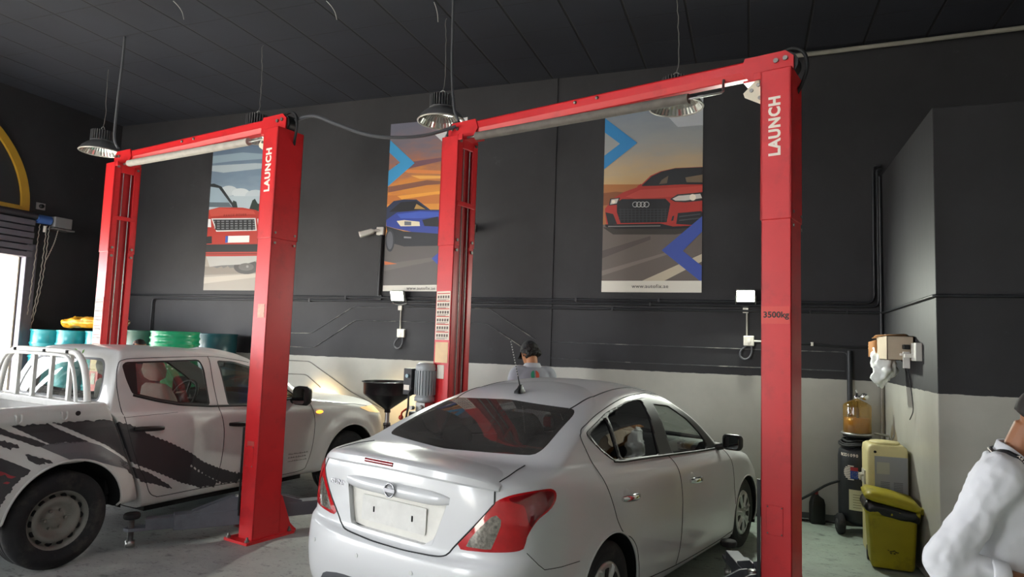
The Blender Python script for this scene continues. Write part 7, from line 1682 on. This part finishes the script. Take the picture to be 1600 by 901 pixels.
def face_bits(M, parent, lip='8a5346'):
    for s in (-1, 1):
        b = MB(); b.sphere((0.083, s*0.031, 0.093), 0.0125, 14, 10, M=M); e = b.build('eye', mat('eye_white', 'e8e4de', 0.25), parent)
        b = MB(); b.sphere((0.0925, s*0.031, 0.093), 0.0052, 10, 8, M=M); b.build('iris', mat('eye_dark', '2a1c14', 0.2), e)
        b = MB(); b.tube([tuple(M @ Vector((0.094-abs(q)*0.06, s*(0.031+q), 0.112+0.004*math.cos(q*60)))) for q in np.linspace(-0.02, 0.022, 7)], 0.0032, 6); b.build('eyebrow', mat('hair_black', '17130f', 0.7), parent)
    b = MB(); b.tube([tuple(M @ Vector((0.1075-6*q*q, q, 0.029))) for q in np.linspace(-0.024, 0.024, 9)], [0.0015, 0.003, 0.0035, 0.004, 0.0042, 0.004, 0.0035, 0.003, 0.0015], 6); b.build('mouth', mat('lip_'+lip, lip, 0.5), parent)
HAIR = mat('hair_black', '17130f', 0.7)
def hair_cap(M, parent, m, grow, line, amp=0.0, seed=0, name='hair'):
    """hair over the skull where line(x, y, z) is true (head frame)"""
    rg = np.random.default_rng(seed); R = []
    mb = MB(); n, k = 44, 26
    V = []
    for i in range(k+1):
        ph = PI*i/k
        for j in range(n):
            t = 2*PI*j/n; d = np.array([math.sin(ph)*math.cos(t), math.sin(ph)*math.sin(t), math.cos(ph)])
            r = np.array([0.098, 0.0765, 0.108])+grow+(rg.normal(0, amp) if amp else 0)
            V.append(np.array([0.0, 0, 0.094])+d*r)
    F = []
    for i in range(k):
        for j in range(n):
            f = (i*n+j, (i+1)*n+j, (i+1)*n+(j+1) % n, i*n+(j+1) % n); c = sum(V[q] for q in f)/4
            if line(*c): F.append(f)
    mb.add([tuple(M @ Vector(v)) for v in V], F, 0, True)
    o = mb.build(name, m, parent, solid=0.008); return o
def person(label, loc, rz, H, skin, shirt_c, shirt_m, pants_m, arms, lean=0.02, pitch=0.1, yaw=0.0, neck_f=0.02, sleeve='long', voxel=0.010, cuff=None, fold=0.004, shoe=None):
    """arms: {side: (elbow, wrist, hand_dir, hand_back)} in the 1.75 m body frame"""
    t = thing('person', label, 'person', loc, rz); k = H/1.75; t.scale = (k, k, k)
    SK = SKIN_M(skin); Mh = head_M((lean*1.15+neck_f, 0, 1.535), pitch, yaw)
    body = MB(); torso(body, -0.012, 0.86, 1.49, lean)
    limb(body, [(lean*1.0, 0, 1.40), (lean*1.12+neck_f*0.3, 0, 1.48), (lean*1.15+neck_f*0.9+0.005, 0, 1.57)], [0.062, 0.056, 0.056])
    head(body, Mh)
    shirt = MB(); torso(shirt, 0.012, 0.86, 1.47, lean)
    cuffs = []
    for s, (elb, wr, hd, hb) in arms.items():
        sh = Vector((lean*0.9, s*0.165, 1.395)); e = Vector(elb); w = Vector(wr)
        P = [tuple(Vector((lean*0.9, s*0.10, 1.40))), tuple(sh), tuple(sh.lerp(e, 0.5)), tuple(e), tuple(e.lerp(w, 0.45)), tuple(w)]
        limb(body, P, [0.05, 0.052, 0.043, 0.038, 0.036, 0.026]); hand(body, tuple(w+Vector(hd).normalized()*-0.005), hd, hb, s)
        if sleeve == 'long':
            end = e.lerp(w, 0.72 if cuff is None else cuff); Q = [P[0], P[1], P[2], P[3], tuple(e.lerp(end, 0.5)), tuple(end)]; limb(shirt, Q, [0.075, 0.080, 0.066, 0.060, 0.055, 0.050]); cuffs.append((e.lerp(end, 0.86), end, s))
        else:
            end = sh.lerp(e, 0.78); limb(shirt, [P[0], P[1], tuple(sh.lerp(e, 0.4)), tuple(end)], [0.075, 0.080, 0.075, 0.072])
    legs = MB(); shoes = []
    for s in (-1, 1):
        P = [(0, s*0.088, 0.93), (0.01, s*0.095, 0.70), (0.015, s*0.10, 0.48), (0.0, s*0.10, 0.28), (-0.01, s*0.10, 0.075)]
        limb(body, P, [0.08, 0.075, 0.055, 0.05, 0.04]); limb(legs, P, [0.098, 0.096, 0.078, 0.070, 0.066])
    legs.loft([oval((0, 0, z), a, b_) for z, a, b_ in ((0.84, 0.115, 0.17), (0.93, 0.125, 0.18), (0.99, 0.122, 0.172))])
    bo = fuse(body, 'body', SK, t, voxel*0.8, 2)
    so = fuse(shirt, 'shirt', shirt_m, t, voxel, 5, fold, 0.05); crop(so, lambda x, y, z: z > 0.87)
    po = fuse(legs, 'trousers', pants_m, t, voxel*1.4, 4, 0.006, 0.09)
    for s in (-1, 1):
        b = MB(); b.loft([oval((0.05+dx, s*0.10, z), a, w_, 20, 0, 2.6) for z, a, w_, dx in ((0.0, 0.142, 0.047, 0), (0.012, 0.146, 0.05, 0), (0.05, 0.135, 0.047, -0.002), (0.08, 0.09, 0.043, -0.035), (0.105, 0.062, 0.042, -0.055))]); b.build('shoe', shoe or mat('black_shoe', '161616', 0.4), t)
    face_bits(Mh, bo)
    return t, bo, so, Mh, cuffs
def collar(so, lean, neck_f, m, z0=1.43, drop=0.045):
    """fold-over collar standing round the neck"""
    b = MB(); R0, R1, R2, R3 = [], [], [], []
    for a in np.linspace(-PI*0.90, PI*0.90, 31)+PI:
        f = 0.5+0.5*math.cos(a)                       # 1 at the throat, 0 at the nape
        c = Vector((lean*1.12+neck_f*0.5, 0, 0)); u = Vector((math.cos(a), math.sin(a), 0))
        zt = z0+0.075-drop*f*f
        R0.append(tuple(c+u*0.070+Vector((0.01*f, 0, z0+0.02-0.45*drop*f*f)))); R1.append(tuple(c+u*0.070+Vector((0.005*f, 0, zt)))); R2.append(tuple(c+u*0.079+Vector((0.008*f, 0, zt+0.002)))); R3.append(tuple(c+u*(0.100+0.022*f)+Vector((0.015*f, 0, z0+0.012-(drop-0.023)*f*f))))
    b.loft([R0, R1, R2, R3], 0, True, False); return b.build('collar', m, so, solid=0.004)
# man in a black cap beyond the sedan: seen from behind
GREY_SH = mat('grey_shirt', '9b9ea6', 0.8, var=0.05, bump=0.15, bscale=300); NAVY = mat('dark_trousers', '24272e', 0.85, var=0.08)
AR = {1: ((0.06, 0.235, 1.10), (0.26, 0.17, 1.02), (1, -0.2, -0.1), (0.1, 0.2, 1)), -1: ((0.06, -0.235, 1.10), (0.26, -0.17, 1.02), (1, 0.2, -0.1), (0.1, -0.2, 1))}
cm_, cb_, cs_, cM_, _ = person('man in black cap and grey shirt with round back badge, beyond the sedan', (-2.13, 6.62, 0), rad(122), 1.80, 'b07a55', '9b9ea6', GREY_SH, NAVY, AR, lean=0.04, pitch=0.48, yaw=rad(22), neck_f=0.05, sleeve='short', voxel=0.011)
collar(cs_, 0.04, 0.05, mat('pale_collar', 'b5b7bd', 0.8))
CAPM = mat('black_cap_cloth', '15161a', 0.85, bump=0.1, bscale=200)
hair_cap(cM_, cb_, HAIR, 0.010, lambda x, y, z: (x < -0.005 and 0.015 < z < 0.15) or (abs(y) > 0.06 and x < 0.03 and 0.05 < z < 0.14), 0.006, 3)
b = MB(); rg = random.Random(5)
for k in range(70):
    a = rg.uniform(-1.0, 1.0)+PI; z = rg.uniform(0.025, 0.085); r = 0.105+rg.uniform(-0.004, 0.012); b.sphere(tuple(cM_ @ Vector((r*math.cos(a), r*0.80*math.sin(a), z))), rg.uniform(0.012, 0.02), 8, 6)
b.build('curls', HAIR, cb_)
cp = hair_cap(cM_, cb_, CAPM, 0.014, lambda x, y, z: z > 0.108-0.12*x*0 and not (x < -0.075 and z < 0.135), 0.0, 1, 'cap')
b = MB(); P0, P1 = [], []
for a in np.linspace(-1.15, 1.15, 17): P0.append(tuple(cM_ @ Vector((0.108*math.cos(a), 0.088*math.sin(a), 0.112)))); P1.append(tuple(cM_ @ Vector((0.108*math.cos(a)+0.075*math.cos(a*0.9), 0.090*math.sin(a), 0.098-0.018*abs(a)))))
b.loft([P0, P1], 0, True, False); b.build('peak', CAPM, cp, solid=0.004)
b = MB(); b.sphere(tuple(cM_ @ Vector((0, 0, 0.217))), 0.008, 8, 6); b.build('cap_button', CAPM, cp)
skb = BVHTree.FromPolygons([tuple(v.co) for v in cs_.data.vertices], [tuple(p.vertices) for p in cs_.data.polygons])
def on_back(y, z):
    h = skb.ray_cast(Vector((-1, y, z)), Vector((1, 0, 0))); return h[0]+Vector((-0.003, 0, 0))
def back_patch(name, c, f):
    b = MB(); n = 12; V, F = [], []
    for i in range(n+1):
        for j in range(n+1):
            a = PI*(i/n); r = 0.047*j/n; y, z = f(a, r); V.append(tuple(on_back(y, z)))
    for i in range(n):
        for j in range(n): F.append((i*(n+1)+j, (i+1)*(n+1)+j, (i+1)*(n+1)+j+1, i*(n+1)+j+1))
    b.add(V, F, 0, True); b.build(name, mat('badge_'+c, c, 0.6), cs_)
back_patch('green_half_badge', '2f9c76', lambda a, r: (0.012+r*0.75*math.sin(a), 1.388+r*math.cos(a)))
back_patch('red_half_badge', 'c0492f', lambda a, r: (-0.004-r*0.75*math.sin(a), 1.388+r*math.cos(a)))
# bare-headed man behind the pickup: only the top of his head shows
dm, db, ds, dM, _ = person('man with short dark hair behind the pickup roof, by the drums', (-6.72, 5.76, 0), rad(-20), 1.66, '9a6644', '3c4048', mat('dark_shirt', '3c4048', 0.85, var=0.06), NAVY, AR, lean=0.03, pitch=0.12, yaw=0.0, neck_f=0.02, sleeve='short', voxel=0.014)
hair_cap(dM, db, HAIR, 0.008, lambda x, y, z: z > 0.16-0.0*x or (x < 0.02 and z > 0.06) , 0.002, 4)
# man in a white shirt at the right edge, arm bent, head bowed
WSH = mat('white_shirt_cotton', 'dfe0e4', 0.75, 0, 0.3, bump=0.12, bscale=420)
NA = {-1: ((-0.10, -0.295, 1.10), (0.14, -0.13, 1.06), (0.9, 0.45, 0.0), (0.2, -0.6, 0.7)), 1: ((0.02, 0.25, 1.10), (0.22, 0.10, 1.10), (0.85, -0.5, 0.1), (0.2, 0.5, 0.8))}
NL, NN = 0.035, 0.052
nm_, nb_, ns_, nM_, cf_ = person('man in white shirt and black lanyard with bent arm, in front of the grey block', (0.84, 2.80, 0), rad(-32), 1.70, '8a5a3c', 'dfe0e4', WSH, mat('charcoal_trousers', '2b2c30', 0.85), NA, lean=NL, pitch=0.58, yaw=0.0, neck_f=NN, sleeve='long', cuff=0.62, voxel=0.007, fold=0.015)
collar(ns_, NL, NN, WSH, 1.432, 0.13)
for a, e, s in cf_:
    d = (e-a).normalized(); b = MB(); b.tube([tuple(a-d*0.025), tuple(a-d*0.02), tuple(e), tuple(e+d*0.004)], [0.053, 0.058, 0.055, 0.050], 20, cap=False); b.build('cuff', WSH, ns_, solid=0.003)
hair_cap(nM_, nb_, mat('hair_fade', '1b1613', 0.75), 0.006, lambda x, y, z: z > 0.165 or (x < 0.0 and z > 0.055) or (x < 0.045 and abs(y) > 0.05 and z > 0.115), 0.0015, 6)
# lanyard round the neck under the collar, with its printed name
LAN = mat('black_lanyard', '131316', 0.6)
nbv = BVHTree.FromPolygons([tuple(v.co) for v in ns_.data.vertices], [tuple(p.vertices) for p in ns_.data.polygons])
def lan_pt(a, drop):
    c = Vector((NL*1.12+NN*0.5, 0, 0)); u = Vector((math.cos(a), math.sin(a), 0)); f = 0.5+0.5*math.cos(a)
    p = c+u*(0.100+0.030*f)+Vector((0.015*f, 0, 1.470-0.12*f*f-drop)); h = nbv.ray_cast(p+Vector((0, 0, 0.3)), Vector((0, 0, -1)))
    if h[0] is not None and p.z < h[0].z+0.006 < p.z+0.10: p.z = h[0].z+0.006
    return p
A_ = np.linspace(PI*0.13, 2*PI-PI*0.13, 41); top_ = [lan_pt(a, 0)+Vector((0, 0, 0.010)) for a in A_]; bot_ = [lan_pt(a, 0)+Vector((math.cos(a)*0.008, math.sin(a)*0.008, -0.011)) for a in A_]
tail = [(0.155, 0.045, 1.30), (0.16, 0.02, 1.15)]
b = MB(); b.loft([[tuple(p) for p in top_], [tuple(p) for p in bot_]], 0, True, False)
for s in (-1, 1):
    e0 = lan_pt(PI*0.13, 0); P = [Vector((e0.x, s*abs(e0.y), e0.z)), Vector((0.16, s*0.035, 1.28)), Vector((0.17, 0, 1.08))]
    b.loft([[tuple(p+Vector((0.004, -0.010, 0))) for p in P], [tuple(p+Vector((0.004, 0.010, 0))) for p in P]], 0, True, False)
la = b.build('lanyard', LAN, ns_, solid=0.002)
for a in (PI*1.22, PI*1.55):
    p = lan_pt(a, 0); u = Vector((math.cos(a), math.sin(a), 0)); t_ = Vector((-math.sin(a), math.cos(a), 0)); q = lan_pt(a+0.05, 0)-lan_pt(a-0.05, 0)
    lettering('ARADA', 0.016, WHITE_LET, frame_M(tuple(p+u*0.0065), tuple(q), (u.x*0.35, u.y*0.35, 1)), la, bold=0.0004, ext=0.0003)
